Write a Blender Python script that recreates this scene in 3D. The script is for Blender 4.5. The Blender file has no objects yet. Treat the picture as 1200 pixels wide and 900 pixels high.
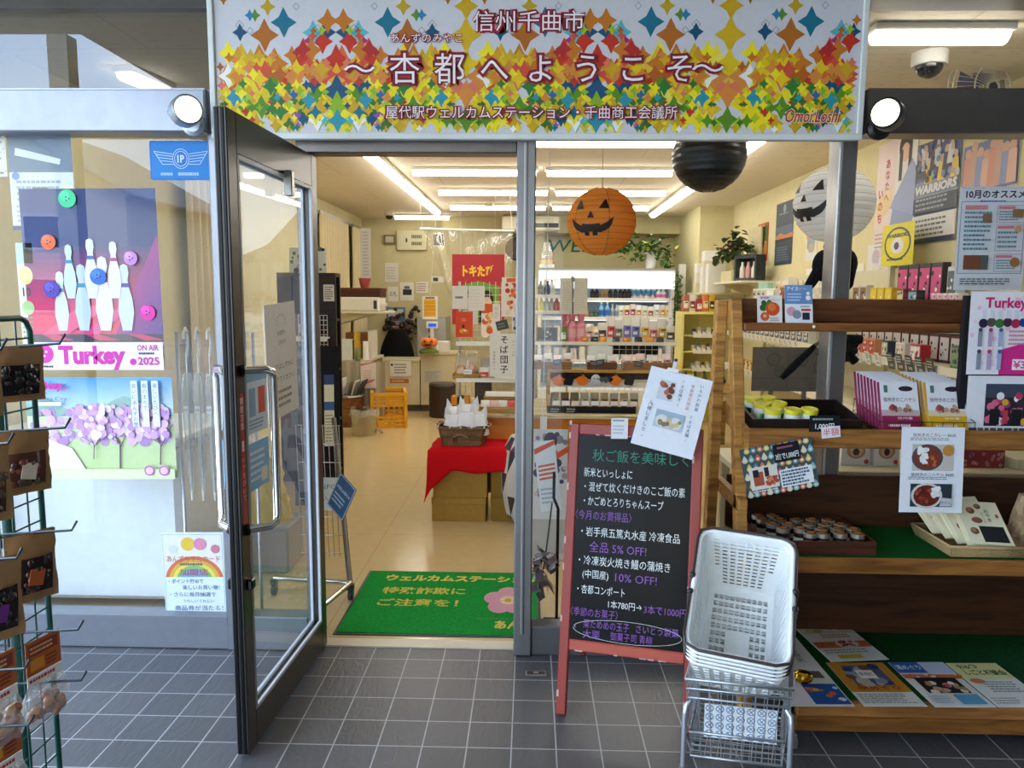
import bpy, math, random
import numpy as np
from mathutils import Matrix, Vector
R = math.radians
scene = bpy.context.scene
COL = scene.collection
# ------------------------------------------------------------------ camera
F_, PITCH, YAW, ROLL, HC = 870.0, .1165, .024, .007, 1.503
def _axes():
    cp, sp, cy, sy = math.cos(PITCH), math.sin(PITCH), math.cos(YAW), math.sin(YAW)
    fw = np.array([-sy*cp, cy*cp, -sp]); rt = np.array([cy, sy, 0]); up = np.cross(rt, fw)
    c, s = math.cos(ROLL), math.sin(ROLL)
    return c*rt + s*up, -s*rt + c*up, fw
RT, UP, FW = _axes()
cam = bpy.data.cameras.new('camera'); camo = bpy.data.objects.new('camera', cam); COL.objects.link(camo)
cam.sensor_width = 36; cam.lens = F_*36/1200; cam.clip_start = .05; cam.clip_end = 300
camo.matrix_world = Matrix(((RT[0], UP[0], -FW[0], 0), (RT[1], UP[1], -FW[1], 0), (RT[2], UP[2], -FW[2], HC), (0, 0, 0, 1)))
scene.camera = camo
def _ray(px, py): return FW + RT*((px-600)/F_) - UP*((py-450)/F_)
C0 = np.array([0, 0, HC])
def PY(px, py, y):      # point of the photograph's pixel at depth y
    d = _ray(px, py); return Vector(C0 + d*(y/d[1]))
def PZ(px, py, z):      # ... at height z
    d = _ray(px, py); return Vector(C0 + d*((z-HC)/d[2]))
def PX(px, py, x):      # ... on the plane X = x
    d = _ray(px, py); return Vector(C0 + d*(x/d[0]))
# ------------------------------------------------------------------ view, world, sun
scene.view_settings.view_transform = 'Standard'; scene.view_settings.look = 'None'
scene.view_settings.gamma = 1; scene.view_settings.use_curve_mapping = False
scene.view_settings.exposure = 0.38
scene.cycles.transparent_max_bounces = 24
scene.cycles.max_bounces = 8
scene.cycles.caustics_reflective = False; scene.cycles.caustics_refractive = False
scene.cycles.sample_clamp_indirect = 4
SKY, SUN, LAMP = 8.5, 5.0, 13.2
w = bpy.data.worlds.new('world'); scene.world = w; w.use_nodes = True
nt = w.node_tree; nt.nodes.clear()
def nd(nt, t, **k):
    n = nt.nodes.new(t)
    for a, b in k.items():
        if a.startswith('i_'): n.inputs[int(a[2:])].default_value = b
        else: setattr(n, a, b)
    return n
tc = nd(nt, 'ShaderNodeTexCoord'); sx = nd(nt, 'ShaderNodeSeparateXYZ'); nt.links.new(tc.outputs['Generated'], sx.inputs[0])
ramp = nd(nt, 'ShaderNodeValToRGB'); e = ramp.color_ramp.elements
e[0].position = 0; e[0].color = (.62, .77, .96, 1); e[1].position = .55; e[1].color = (.30, .50, .84, 1)
nt.links.new(sx.outputs[2], ramp.inputs[0])
mp = nd(nt, 'ShaderNodeMapping'); mp.inputs['Scale'].default_value = (1, 1, 3); nt.links.new(tc.outputs['Generated'], mp.inputs[0])
ns = nd(nt, 'ShaderNodeTexNoise'); ns.inputs['Scale'].default_value = 3.2; ns.inputs['Detail'].default_value = 6; nt.links.new(mp.outputs[0], ns.inputs['Vector'])
cr = nd(nt, 'ShaderNodeValToRGB'); e = cr.color_ramp.elements; e[0].position = .50; e[0].color = (0, 0, 0, 1); e[1].position = .66; e[1].color = (1, 1, 1, 1)
nt.links.new(ns.outputs[0], cr.inputs[0])
mx = nd(nt, 'ShaderNodeMix', data_type='RGBA'); nt.links.new(cr.outputs[0], mx.inputs[0]); nt.links.new(ramp.outputs[0], mx.inputs[6]); mx.inputs[7].default_value = (1, .98, .94, 1)
bg = nd(nt, 'ShaderNodeBackground'); bg.inputs[1].default_value = SKY; nt.links.new(mx.outputs[2], bg.inputs[0])
wo = nd(nt, 'ShaderNodeOutputWorld'); nt.links.new(bg.outputs[0], wo.inputs[0])
sl = bpy.data.lights.new('sun', 'SUN'); sl.energy = SUN; sl.angle = .01; so = bpy.data.objects.new('sun', sl); COL.objects.link(so)
so.rotation_euler = (R(-38), R(18), 0)
# ------------------------------------------------------------------ colours and materials
def rgb(h):
    if not isinstance(h, str): return tuple(h)
    h = h.lstrip('#'); c = [int(h[i:i+2], 16)/255 for i in (0, 2, 4)]
    return tuple(x/12.92 if x <= .04045 else ((x+.055)/1.055)**2.4 for x in c)
MATS = {}
SPEC = dict(  # roughness, metallic, noise amount, noise scale, bump, specular
    paper=(.5, 0, .03, 40, 0, .35), card=(.75, 0, .08, 30, .02, .3), matte=(.85, 0, .08, 25, .02, .25), plastic=(.32, 0, .04, 20, 0, .5),
    gloss=(.1, 0, .02, 15, 0, .5), metal=(.34, .75, .06, 18, 0, .5), chrome=(.1, 1, .02, 10, 0, .5), cloth=(.95, 0, .16, 220, .25, .15),
    slate=(.25, 0, .05, 30, 0, .12), leaf=(.45, 0, .3, 30, .05, .4), paint=(.4, 0, .05, 12, 0, .45), wall=(.9, 0, .04, 9, .02, .2), wood=(.5, 0, 0, 0, .05, .35), turf=(.95, 0, .5, 260, .6, .1))
def mat(key):
    if key in MATS: return MATS[key]
    m = bpy.data.materials.new(key); m.use_nodes = True; MATS[key] = m
    nt = m.node_tree; nt.nodes.clear(); L = nt.links.new
    out = nd(nt, 'ShaderNodeOutputMaterial')
    at = nd(nt, 'ShaderNodeAttribute', attribute_name='Col')
    if key.startswith('glow'):
        em = nd(nt, 'ShaderNodeEmission'); L(at.outputs['Color'], em.inputs[0]); em.inputs[1].default_value = float(key[4:]); L(em.outputs[0], out.inputs[0]); return m
    if key in ('glass', 'film', 'tinted'):        # thin pane: clear with the grazing-angle reflection of glass
        g = nd(nt, 'ShaderNodeNewGeometry'); dt = nd(nt, 'ShaderNodeVectorMath', operation='DOT_PRODUCT'); L(g.outputs['Normal'], dt.inputs[0]); L(g.outputs['Incoming'], dt.inputs[1])
        ab = nd(nt, 'ShaderNodeMath', operation='ABSOLUTE'); L(dt.outputs['Value'], ab.inputs[0])
        om = nd(nt, 'ShaderNodeMath', operation='SUBTRACT', i_0=1.0); L(ab.outputs[0], om.inputs[1])
        pw = nd(nt, 'ShaderNodeMath', operation='POWER', i_1=5.0); L(om.outputs[0], pw.inputs[0])
        base = {'glass': .06, 'tinted': .085, 'film': .1}[key]
        ma = nd(nt, 'ShaderNodeMath', operation='MULTIPLY_ADD', i_1=1-base, i_2=base); L(pw.outputs[0], ma.inputs[0])
        tr = nd(nt, 'ShaderNodeBsdfTransparent'); tr.inputs[0].default_value = (.30, .31, .32, 1) if key == 'tinted' else (.97, .985, .98, 1)  # upper left pane: darkening added so the mirrored sky stands out
        gl = nd(nt, 'ShaderNodeBsdfGlossy'); gl.inputs['Roughness'].default_value = .12 if key == 'film' else 0.0
        ms = nd(nt, 'ShaderNodeMixShader'); L(ma.outputs[0], ms.inputs[0]); L(tr.outputs[0], ms.inputs[1]); L(gl.outputs[0], ms.inputs[2])
        if key == 'film':
            df = nd(nt, 'ShaderNodeBsdfDiffuse'); L(at.outputs['Color'], df.inputs[0])
            m2 = nd(nt, 'ShaderNodeMixShader'); m2.inputs[0].default_value = .22; L(ms.outputs[0], m2.inputs[1]); L(df.outputs[0], m2.inputs[2]); ms = m2
        L(ms.outputs[0], out.inputs[0]); return m
    if key == 'shade':         # thin lantern paper: light passes through it
        df = nd(nt, 'ShaderNodeBsdfDiffuse'); tl = nd(nt, 'ShaderNodeBsdfTranslucent'); L(at.outputs['Color'], df.inputs[0]); L(at.outputs['Color'], tl.inputs[0])
        nz = nd(nt, 'ShaderNodeTexNoise'); nz.inputs['Scale'].default_value = 40; bp = nd(nt, 'ShaderNodeBump'); bp.inputs['Strength'].default_value = .15; bp.inputs['Distance'].default_value = .003; L(nz.outputs[0], bp.inputs['Height']); L(bp.outputs[0], df.inputs['Normal'])
        ms = nd(nt, 'ShaderNodeMixShader'); ms.inputs[0].default_value = .5; L(df.outputs[0], ms.inputs[1]); L(tl.outputs[0], ms.inputs[2]); L(ms.outputs[0], out.inputs[0]); return m
    if key == 'veil':
        df = nd(nt, 'ShaderNodeBsdfDiffuse'); L(at.outputs['Color'], df.inputs[0]); tr = nd(nt, 'ShaderNodeBsdfTransparent')
        gl = nd(nt, 'ShaderNodeBsdfGlossy'); gl.inputs['Roughness'].default_value = .12
        m1 = nd(nt, 'ShaderNodeMixShader'); m1.inputs[0].default_value = .25; L(df.outputs[0], m1.inputs[1]); L(gl.outputs[0], m1.inputs[2])
        m2 = nd(nt, 'ShaderNodeMixShader'); m2.inputs[0].default_value = .42; L(tr.outputs[0], m2.inputs[1]); L(m1.outputs[0], m2.inputs[2]); L(m2.outputs[0], out.inputs[0]); return m
    b = nd(nt, 'ShaderNodeBsdfPrincipled'); L(b.outputs[0], out.inputs[0])
    tc = nd(nt, 'ShaderNodeTexCoord')
    def mixcol(fac, c1, c2, blend='MIX'):
        x = nd(nt, 'ShaderNodeMix', data_type='RGBA', blend_type=blend)
        for s, v in ((0, fac), (6, c1), (7, c2)):
            if isinstance(v, (int, float, tuple)): x.inputs[s].default_value = v
            else: L(v, x.inputs[s])
        return x.outputs[2]
    if key in ('tile', 'vinyl', 'ceilingboard'):
        if key == 'tile':
            mpn = nd(nt, 'ShaderNodeMapping'); mpn.inputs['Location'].default_value = (.05, .07, 0); L(tc.outputs['Object'], mpn.inputs[0])
            br = nd(nt, 'ShaderNodeTexBrick', offset=0.0, squash=1.0); L(mpn.outputs[0], br.inputs['Vector'])
            for k, v in (('Scale', 1.0), ('Mortar Size', .0026), ('Mortar Smooth', .2), ('Bias', 0.0), ('Brick Width', .15), ('Row Height', .15)): br.inputs[k].default_value = v
            br.inputs['Color1'].default_value = (.062, .062, .067, 1); br.inputs['Color2'].default_value = (.082, .082, .087, 1); br.inputs['Mortar'].default_value = (.36, .36, .36, 1)
            L(br.outputs['Color'], b.inputs['Base Color'])
            wv = nd(nt, 'ShaderNodeTexNoise'); wv.inputs['Scale'].default_value = 26; wv.inputs['Detail'].default_value = 5; wv.inputs['Distortion'].default_value = 1.5
            m3 = nd(nt, 'ShaderNodeMapping'); m3.inputs['Scale'].default_value = (1, .35, 1); m3.inputs['Rotation'].default_value = (0, 0, .6); L(tc.outputs['Object'], m3.inputs[0]); L(m3.outputs[0], wv.inputs['Vector'])
            bp = nd(nt, 'ShaderNodeBump'); bp.inputs['Strength'].default_value = .35; bp.inputs['Distance'].default_value = .006; L(wv.outputs[0], bp.inputs['Height'])
            b2 = nd(nt, 'ShaderNodeBump', invert=True); b2.inputs['Strength'].default_value = .5; b2.inputs['Distance'].default_value = .003; L(br.outputs['Fac'], b2.inputs['Height']); L(bp.outputs[0], b2.inputs['Normal'])
            L(b2.outputs[0], b.inputs['Normal']); b.inputs['Roughness'].default_value = .36
        elif key == 'vinyl':
            n1 = nd(nt, 'ShaderNodeTexNoise'); n1.inputs['Scale'].default_value = 14; n1.inputs['Detail'].default_value = 8; L(tc.outputs['Object'], n1.inputs['Vector'])
            n2 = nd(nt, 'ShaderNodeTexNoise'); n2.inputs['Scale'].default_value = 120; L(tc.outputs['Object'], n2.inputs['Vector'])
            c = mixcol(n1.outputs[0], (.50, .36, .17, 1), (.66, .50, .27, 1)); c = mixcol(n2.outputs[0], c, (.60, .45, .22, 1))
            br = nd(nt, 'ShaderNodeTexBrick', offset=0.0); L(tc.outputs['Object'], br.inputs['Vector'])
            for k, v in (('Scale', 1.0), ('Mortar Size', .002), ('Brick Width', .91), ('Row Height', .91)): br.inputs[k].default_value = v
            br.inputs['Color1'].default_value = br.inputs['Color2'].default_value = (1, 1, 1, 1); br.inputs['Mortar'].default_value = (.72, .68, .6, 1)
            L(mixcol(1.0, c, br.outputs['Color'], 'MULTIPLY'), b.inputs['Base Color']); b.inputs['Roughness'].default_value = .17
        else:
            br = nd(nt, 'ShaderNodeTexBrick', offset=.5); L(tc.outputs['Object'], br.inputs['Vector'])
            for k, v in (('Scale', 1.0), ('Mortar Size', .004), ('Brick Width', 1.82), ('Row Height', .91)): br.inputs[k].default_value = v
            br.inputs['Color1'].default_value = (.80, .71, .56, 1); br.inputs['Color2'].default_value = (.79, .70, .55, 1); br.inputs['Mortar'].default_value = (.6, .52, .4, 1)
            n1 = nd(nt, 'ShaderNodeTexNoise'); n1.inputs['Scale'].default_value = 60; m3 = nd(nt, 'ShaderNodeMapping'); m3.inputs['Scale'].default_value = (.25, 1, 1); L(tc.outputs['Object'], m3.inputs[0]); L(m3.outputs[0], n1.inputs['Vector'])
            rr = nd(nt, 'ShaderNodeValToRGB'); rr.color_ramp.elements[0].position = .32; rr.color_ramp.elements[0].color = (.86, .84, .8, 1); rr.color_ramp.elements[1].position = .42; L(n1.outputs[0], rr.inputs[0])
            L(mixcol(1.0, br.outputs['Color'], rr.outputs[0], 'MULTIPLY'), b.inputs['Base Color']); b.inputs['Roughness'].default_value = .9
        return m
    ro, me, na, nsz, bu, spc = SPEC[key]
    b.inputs['Roughness'].default_value = ro; b.inputs['Metallic'].default_value = me; b.inputs['Specular IOR Level'].default_value = spc
    if key == 'wood':
        m3 = nd(nt, 'ShaderNodeMapping'); m3.inputs['Scale'].default_value = (2.2, 24, 24); L(tc.outputs['Object'], m3.inputs[0])
        n1 = nd(nt, 'ShaderNodeTexNoise'); n1.inputs['Scale'].default_value = 1.6; n1.inputs['Detail'].default_value = 6; n1.inputs['Distortion'].default_value = .8; L(m3.outputs[0], n1.inputs['Vector'])
        rr = nd(nt, 'ShaderNodeValToRGB'); rr.color_ramp.elements[0].position = .3; rr.color_ramp.elements[0].color = (.42, .36, .3, 1); rr.color_ramp.elements[1].position = .6; rr.color_ramp.elements[1].color = (1, 1, 1, 1); L(n1.outputs[0], rr.inputs[0])
        L(mixcol(1.0, at.outputs['Color'], rr.outputs[0], 'MULTIPLY'), b.inputs['Base Color'])
        n2 = n1
    else:
        n2 = nd(nt, 'ShaderNodeTexNoise'); n2.inputs['Scale'].default_value = nsz; n2.inputs['Detail'].default_value = 4; L(tc.outputs['Object'], n2.inputs['Vector'])
        rr = nd(nt, 'ShaderNodeMapRange'); rr.inputs[1].default_value = .25; rr.inputs[2].default_value = .75; rr.inputs[3].default_value = 1-na*1.4; rr.inputs[4].default_value = 1+na*.6; L(n2.outputs[0], rr.inputs[0])
        L(mixcol(1.0, at.outputs['Color'], rr.outputs[0], 'MULTIPLY'), b.inputs['Base Color'])
    if bu:
        bp = nd(nt, 'ShaderNodeBump'); bp.inputs['Strength'].default_value = min(1, bu*2); bp.inputs['Distance'].default_value = .004; L(n2.outputs[0], bp.inputs['Height']); L(bp.outputs[0], b.inputs['Normal'])
    return m
# ------------------------------------------------------------------ mesh builder
_TX = {}
def glyphs(s, bold=0.0, shear=0.0):
    k = (s, bold, shear)
    if k not in _TX:
        c = bpy.data.curves.new('t', 'FONT'); c.body = s; c.size = 1; c.resolution_u = 2; c.offset = bold; c.shear = shear
        o = bpy.data.objects.new('t', c); COL.objects.link(o)
        me = bpy.data.meshes.new_from_object(o.evaluated_get(bpy.context.evaluated_depsgraph_get()))
        v = [(p.co.x, p.co.y) for p in me.vertices]; f = [tuple(p.vertices) for p in me.polygons]
        bpy.data.objects.remove(o); bpy.data.curves.remove(c); bpy.data.meshes.remove(me)
        _TX[k] = (v, f)
    return _TX[k]
class MB:
    def __init__(s, m='plastic', c='#ffffff'):
        s.v = []; s.f = []; s.c = []; s.m = []; s.s = []; s.mk = []; s.M = Matrix(); s.mat = m; s.col = c
    def _a(s, vs, fs, c=None, m=None, smooth=False):
        b = len(s.v); M = s.M
        s.v += [tuple(M @ Vector(p)) for p in vs]
        c = rgb(c if c is not None else s.col); m = m or s.mat
        if m not in s.mk: s.mk.append(m)
        mi = s.mk.index(m)
        for f in fs: s.f.append(tuple(b+i for i in f)); s.c.append(c); s.m.append(mi); s.s.append(smooth)
        return s
    def box(s, x0, x1, y0, y1, z0, z1, c=None, m=None, t=0.0):     # t: chamfer
        if t <= 0:
            return s._a([(x0, y0, z0), (x1, y0, z0), (x1, y1, z0), (x0, y1, z0), (x0, y0, z1), (x1, y0, z1), (x1, y1, z1), (x0, y1, z1)],
                        [(3, 2, 1, 0), (4, 5, 6, 7), (0, 1, 5, 4), (1, 2, 6, 5), (2, 3, 7, 6), (3, 0, 4, 7)], c, m)
        t = min(t, (x1-x0)*.45, (y1-y0)*.45, (z1-z0)*.45)
        pts = [(x0+t, y0), (x1-t, y0), (x1, y0+t), (x1, y1-t), (x1-t, y1), (x0+t, y1), (x0, y1-t), (x0, y0+t)]
        inn = [(x0+t, y0+t), (x1-t, y0+t), (x1-t, y0+t), (x1-t, y1-t), (x1-t, y1-t), (x0+t, y1-t), (x0+t, y1-t), (x0+t, y0+t)]
        vs = [(*p, z0+t) for p in pts] + [(*p, z1-t) for p in pts] + [(*p, z0) for p in inn[0::2]] + [(*p, z1) for p in inn[0::2]]
        fs = [(i, (i+1) % 8, 8+(i+1) % 8, 8+i) for i in range(8)]
        k = [0, 1, 1, 2, 2, 3, 3, 0]
        for i in range(8):
            j = (i+1) % 8
            for base, o, rev in ((0, 16, True), (8, 20, False)):
                q = [base+i, base+j, o+k[j], o+k[i]] if k[i] != k[j] else [base+i, base+j, o+k[i]]
                fs.append(tuple(reversed(q)) if rev else tuple(q))
        fs += [(19, 18, 17, 16), (20, 21, 22, 23)]
        return s._a(vs, fs, c, m)
    def prism(s, pts, z0, z1, c=None, m=None, smooth=False):          # outline in x, y pushed along z
        n = len(pts)
        s._a([(*p, z0) for p in pts] + [(*p, z1) for p in pts], [(i, (i+1) % n, n+(i+1) % n, n+i) for i in range(n)], c, m, smooth)
        return s._a([(*p, z0) for p in pts] + [(*p, z1) for p in pts], [tuple(range(n-1, -1, -1)), tuple(range(n, 2*n))], c, m)
    def lathe(s, pr, n=16, o=(0, 0, 0), c=None, m=None, cols=None, sx=1, sy=1):
        vs = []
        for r, z in pr: vs += [(o[0]+sx*r*math.cos(2*math.pi*i/n), o[1]+sy*r*math.sin(2*math.pi*i/n), o[2]+z) for i in range(n)]
        for k in range(len(pr)-1):
            a = [vs[k*n+i] for i in range(n)] + [vs[(k+1)*n+i] for i in range(n)]
            s._a(a, [(i, (i+1) % n, n+(i+1) % n, n+i) for i in range(n)], cols[k] if cols else c, m, True)
        if pr[0][0] > 1e-5: s._a(vs[:n], [tuple(range(n-1, -1, -1))], cols[0] if cols else c, m)
        if pr[-1][0] > 1e-5: s._a(vs[-n:], [tuple(range(n))], cols[-1] if cols else c, m)
        return s
    def ball(s, o, rx, ry=None, rz=None, n=14, k=8, c=None, m=None, lo=-90, hi=90):
        ry = ry or rx; rz = rz or rx
        pr = [(math.cos(R(lo+(hi-lo)*i/k)), rz*math.sin(R(lo+(hi-lo)*i/k))) for i in range(k+1)]
        return s.lathe([(max(a, 0), b) for a, b in pr], n, o, c, m, sx=rx, sy=ry)
    def tube(s, pts, r, n=6, c=None, m=None, closed=False):
        pts = [Vector(p) for p in pts]; N = len(pts); vs = []; prev = None
        for i, p in enumerate(pts):
            a = pts[(i-1) % N] if (i > 0 or closed) else p; b = pts[(i+1) % N] if (i < N-1 or closed) else p
            t = (b-a).normalized()
            if prev is None:
                u = Vector((0, 0, 1)) if abs(t.z) < .9 else Vector((1, 0, 0)); u = (u - t*u.dot(t)).normalized()
            else: u = (prev - t*prev.dot(t)).normalized()
            prev = u; q = t.cross(u); rr = r[i] if isinstance(r, (list, tuple)) else r
            vs += [tuple(p + (u*math.cos(2*math.pi*j/n) + q*math.sin(2*math.pi*j/n))*rr) for j in range(n)]
        fs = []
        for i in range(N if closed else N-1):
            k = (i+1) % N
            fs += [(i*n+j, i*n+(j+1) % n, k*n+(j+1) % n, k*n+j) for j in range(n)]
        s._a(vs, fs, c, m, True)
        if not closed: s._a(vs[:n], [tuple(range(n-1, -1, -1))], c, m); s._a(vs[-n:], [tuple(range(n))], c, m)
        return s
    def grid(s, fn, nu, nv, c=None, m=None, smooth=True):
        vs = [fn(i/nu, j/nv) for j in range(nv+1) for i in range(nu+1)]
        return s._a(vs, [(j*(nu+1)+i, j*(nu+1)+i+1, (j+1)*(nu+1)+i+1, (j+1)*(nu+1)+i) for j in range(nv) for i in range(nu)], c, m, smooth)
    def poly(s, pts, c=None, m=None): return s._a(pts, [tuple(range(len(pts)))], c, m)
    def mesh(s, name):
        me = bpy.data.meshes.new(name); me.from_pydata(s.v, [], s.f); 
        a = me.color_attributes.new('Col', 'FLOAT_COLOR', 'CORNER')
        cnt = np.array([len(f) for f in s.f]); c = np.ones((len(s.f), 4), np.float32); c[:, :3] = np.array(s.c)
        a.data.foreach_set('color', np.repeat(c, cnt, 0).ravel())
        for k in s.mk: me.materials.append(mat(k))
        me.polygons.foreach_set('material_index', s.m); me.polygons.foreach_set('use_smooth', s.s); me.update()
        return me
    def build(s, name, parent=None, label=None):
        o = bpy.data.objects.new(name, s.mesh(name)); COL.objects.link(o)
        if parent is not None: o.parent = parent
        if label: o['label'] = label
        return o
class Sheet(MB):                                              # a printed sheet w x h metres, drawn in fractions of its size
    def __init__(s, w, h, c='#ffffff', m='paper', th=.0012, r=0.0):
        super().__init__(m, c); s.w = w; s.h = h; s.z = th
        if r:
            pts = []
            for cx, cy, a0 in ((w-r, h-r, 0), (r, h-r, 90), (r, r, 180), (w-r, r, 270)): pts += [(cx+r*math.cos(R(a0+k*30)), cy+r*math.sin(R(a0+k*30))) for k in range(4)]
            s.prism(pts, 0, th, c)
        else: s.box(0, w, 0, h, 0, th, c)
    def up(s): s.z += .00025; return s.z
    def pg(s, pts, c, keep=False):
        z = s.z if keep else s.up(); return s._a([(u*s.w, v*s.h, z) for u, v in pts], [tuple(range(len(pts)))], c)
    def rc(s, u0, v0, u1, v1, c, keep=False): return s.pg([(u0, v0), (u1, v0), (u1, v1), (u0, v1)], c, keep)
    def el(s, u, v, ru, c, rv=None, n=20, keep=False):        # ru a fraction of the width; round unless rv (fraction of the height) is given
        rv = rv or ru*s.w/s.h
        return s.pg([(u+ru*math.cos(2*math.pi*i/n), v+rv*math.sin(2*math.pi*i/n)) for i in range(n)], c, keep)
    def fr(s, u0, v0, u1, v1, t, c):
        z = s.up(); a, b = t/s.w, t/s.h
        for q in ((u0, v0, u1, v0+b), (u0, v1-b, u1, v1), (u0, v0+b, u0+a, v1-b), (u1-a, v0+b, u1, v1-b)): s.rc(*q, c, True)
        return s
    def ln(s, pts, t, c):                                     # polyline of width t metres
        z = s.up(); P = [Vector((u*s.w, v*s.h)) for u, v in pts]
        for a, b in zip(P, P[1:]):
            d = (b-a).normalized(); q = Vector((-d.y, d.x))*t/2
            s._a([(*(a-q), z), (*(b-q), z), (*(b+q), z), (*(a+q), z)], [(0, 1, 2, 3)], c)
        return s
    def tx(s, t, u, v, h, c, w=None, a='c', bold=0.0, shear=0.0, rot=0):   # h: glyph size (fraction of height); w: width to fill (fraction)
        vs, fs = glyphs(t, bold, shear)
        if not vs: return s
        x0 = min(p[0] for p in vs); x1 = max(p[0] for p in vs); k = h*s.h; kx = k if w is None else w*s.w/(x1-x0)
        ox = {'l': x0, 'c': (x0+x1)/2, 'r': x1}[a]; z = s.up(); cr, sr = math.cos(rot), math.sin(rot)
        return s._a([(u*s.w+(p[0]-ox)*kx*cr-(p[1]-.35)*k*sr, v*s.h+(p[0]-ox)*kx*sr+(p[1]-.35)*k*cr, z) for p in vs], fs, c)
    def vt(s, t, u, v, h, c, step=1.05, bold=0.0, w=None):            # vertical writing from v downwards
        for i, ch in enumerate(t):
            if ch != ' ': s.tx(ch, u, v-(i+.5)*h*step, h, c, bold=bold); s.z -= .00025
        s.z += .00025; return s
    def rows(s, u0, v0, u1, v1, n, c, rnd=0, fill=.45):            # lines of print too small to read
        rr = random.Random(rnd); z = s.up(); dh = (v1-v0)/n
        for i in range(n):
            v = v1-(i+.5)*dh; u = u0; end = u1-(u1-u0)*rr.random()*.3
            while u < end:
                q = min((u1-u0)*(.03+.09*rr.random()), u1-u); s.rc(u, v-dh*fill/2, u+q, v+dh*fill/2, c, True); u += q+(u1-u0)*.018
        return s
    def pebbles(s, u0, v0, u1, v1, n, cols, r0, r1, rnd=0):       # many small round shapes: food, beads
        rr = random.Random(rnd)
        for i in range(n):
            s.el(u0+(u1-u0)*rr.random(), v0+(v1-v0)*rr.random(), r0+(r1-r0)*rr.random(), rr.choice(cols), n=9)
            s.z -= .00021
        s.z += .0004; return s
# ------------------------------------------------------------------ things
LABELS = []
def tag(o, label, cat, group=None, kind=None):
    o['label'] = label; o['category'] = cat
    if group: o['group'] = group
    if kind: o['kind'] = kind
    return o
def thing(name, label, cat, loc=(0, 0, 0), rz=0, group=None, M=None):
    o = bpy.data.objects.new(name, None); COL.objects.link(o); o.empty_display_size = .05
    if M is not None: o.matrix_world = M
    else: o.location = loc; o.rotation_euler = (0, 0, rz)
    return tag(o, label, cat, group)
def one(mb, name, label, cat, loc=None, rz=0, group=None, M=None, kind=None):
    o = mb.build(name)
    if M is not None: o.matrix_world = M
    elif loc is not None: o.location = loc; o.rotation_euler = (0, 0, rz)
    return tag(o, label, cat, group, kind)
def kids(o): return [c for c in KID.get(o.name, [])]
KID = {}
def copytree(o, parent=None):
    c = o.copy(); COL.objects.link(c)
    if parent is not None: c.parent = parent
    for ch in list(o.children): copytree(ch, c)
    return c
def dup(o, loc=None, rz=0, label=None, group=None, M=None, scale=None):
    c = copytree(o)
    if M is not None: c.matrix_world = M
    else:
        if loc is not None: c.location = loc
        c.rotation_euler = (0, 0, rz)
    if scale: c.scale = scale if isinstance(scale, tuple) else (scale,)*3
    if label: c['label'] = label
    if group: c['group'] = group
    return c
def struct(mb, name, label=None):
    o = mb.build(name); o['kind'] = 'structure'
    if label: o['label'] = label
    return o
def frame(o, r, u):                                       # matrix with x = r, y = u, z = outward
    r = Vector(r).normalized(); u = Vector(u); u = (u - r*u.dot(r)).normalized(); n = r.cross(u); o = Vector(o)
    return Matrix(((r.x, u.x, n.x, o.x), (r.y, u.y, n.y, o.y), (r.z, u.z, n.z, o.z), (0, 0, 0, 1)))
def front(x0, y0, x1, y1, Y):                             # a sheet facing the street at depth Y that fills this rectangle of the photograph
    a = PY(x0, y1, Y); b = PY(x1, y1, Y); c = PY(x0, y0, Y)
    return (b-a).length, (c-a).length, frame(a, b-a, c-a)
def front_up(x0, y0, x1, y1, Y):
    a = PY(x0, y1, Y); b = PY(x1, y1, Y); c = PY((x0+x1)/2, y0, Y)
    return b.x-a.x, c.z-a.z, frame(a, (1, 0, 0), (0, 0, 1))
def onright(x0, y0, x1, y1, X):                           # a sheet on the right-hand wall, its outline from the photograph
    far, near = PX(x0, (y0+y1)/2, X), PX(x1, (y0+y1)/2, X); ym = (far.y+near.y)/2; 
    zt = PX((x0+x1)/2, y0, X).z; zb = PX((x0+x1)/2, y1, X).z
    return far.y-near.y, zt-zb, frame((X, far.y, zb), (0, -1, 0), (0, 0, 1))
def onleft(x0, y0, x1, y1, X):
    near, far = PX(x0, (y0+y1)/2, X), PX(x1, (y0+y1)/2, X)
    zt = PX((x0+x1)/2, y0, X).z; zb = PX((x0+x1)/2, y1, X).z
    return far.y-near.y, zt-zb, frame((X, near.y, zb), (0, 1, 0), (0, 0, 1))
YF = 3.03; HCEIL = 2.66; XL, XR, YB = -2.55, 2.55, 11.3
rnd = random.Random(7)
# ================================================================== SETTING
m = MB('tile'); m.box(-6, 6, -1.6, 3.06, -.05, 0); struct(m, 'floor_entrance')
m = MB('vinyl'); m.box(XL, XR, 3.06, YB, -.05, .002); struct(m, 'floor')
m = MB('paint', '#cfc2a8'); m.box(-.88, -.06, 3.03, 3.1, -.02, .006); struct(m, 'trim_threshold')
m = MB('ceilingboard'); m.box(XL, XR, 3.02, YB, HCEIL, HCEIL+.05); struct(m, 'ceiling')
WALLC = '#d6cda2'
m = MB('wall', WALLC); m.box(XL-.1, XL, 3.09, YB, 0, HCEIL); struct(m, 'wall_left')
m = MB('wall', '#ddd2a6'); m.box(XR, XR+.1, 3.09, YB, 0, HCEIL); struct(m, 'wall_right')
m = MB('wall', '#cabf94'); m.box(XL, XR, YB, YB+.1, 0, HCEIL); struct(m, 'wall_back')
m = MB('wall', '#cfc59a'); m.box(2.13, XR, 9.6, YB, 0, HCEIL); struct(m, 'column_corner')
m = MB('wall', '#c4b98c'); m.box(-.35, 2.13, YB-.45, YB, 2.42, HCEIL); m.box(-1.3, -.35, YB-.25, YB, 2.5, HCEIL); struct(m, 'beam_back')
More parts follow.
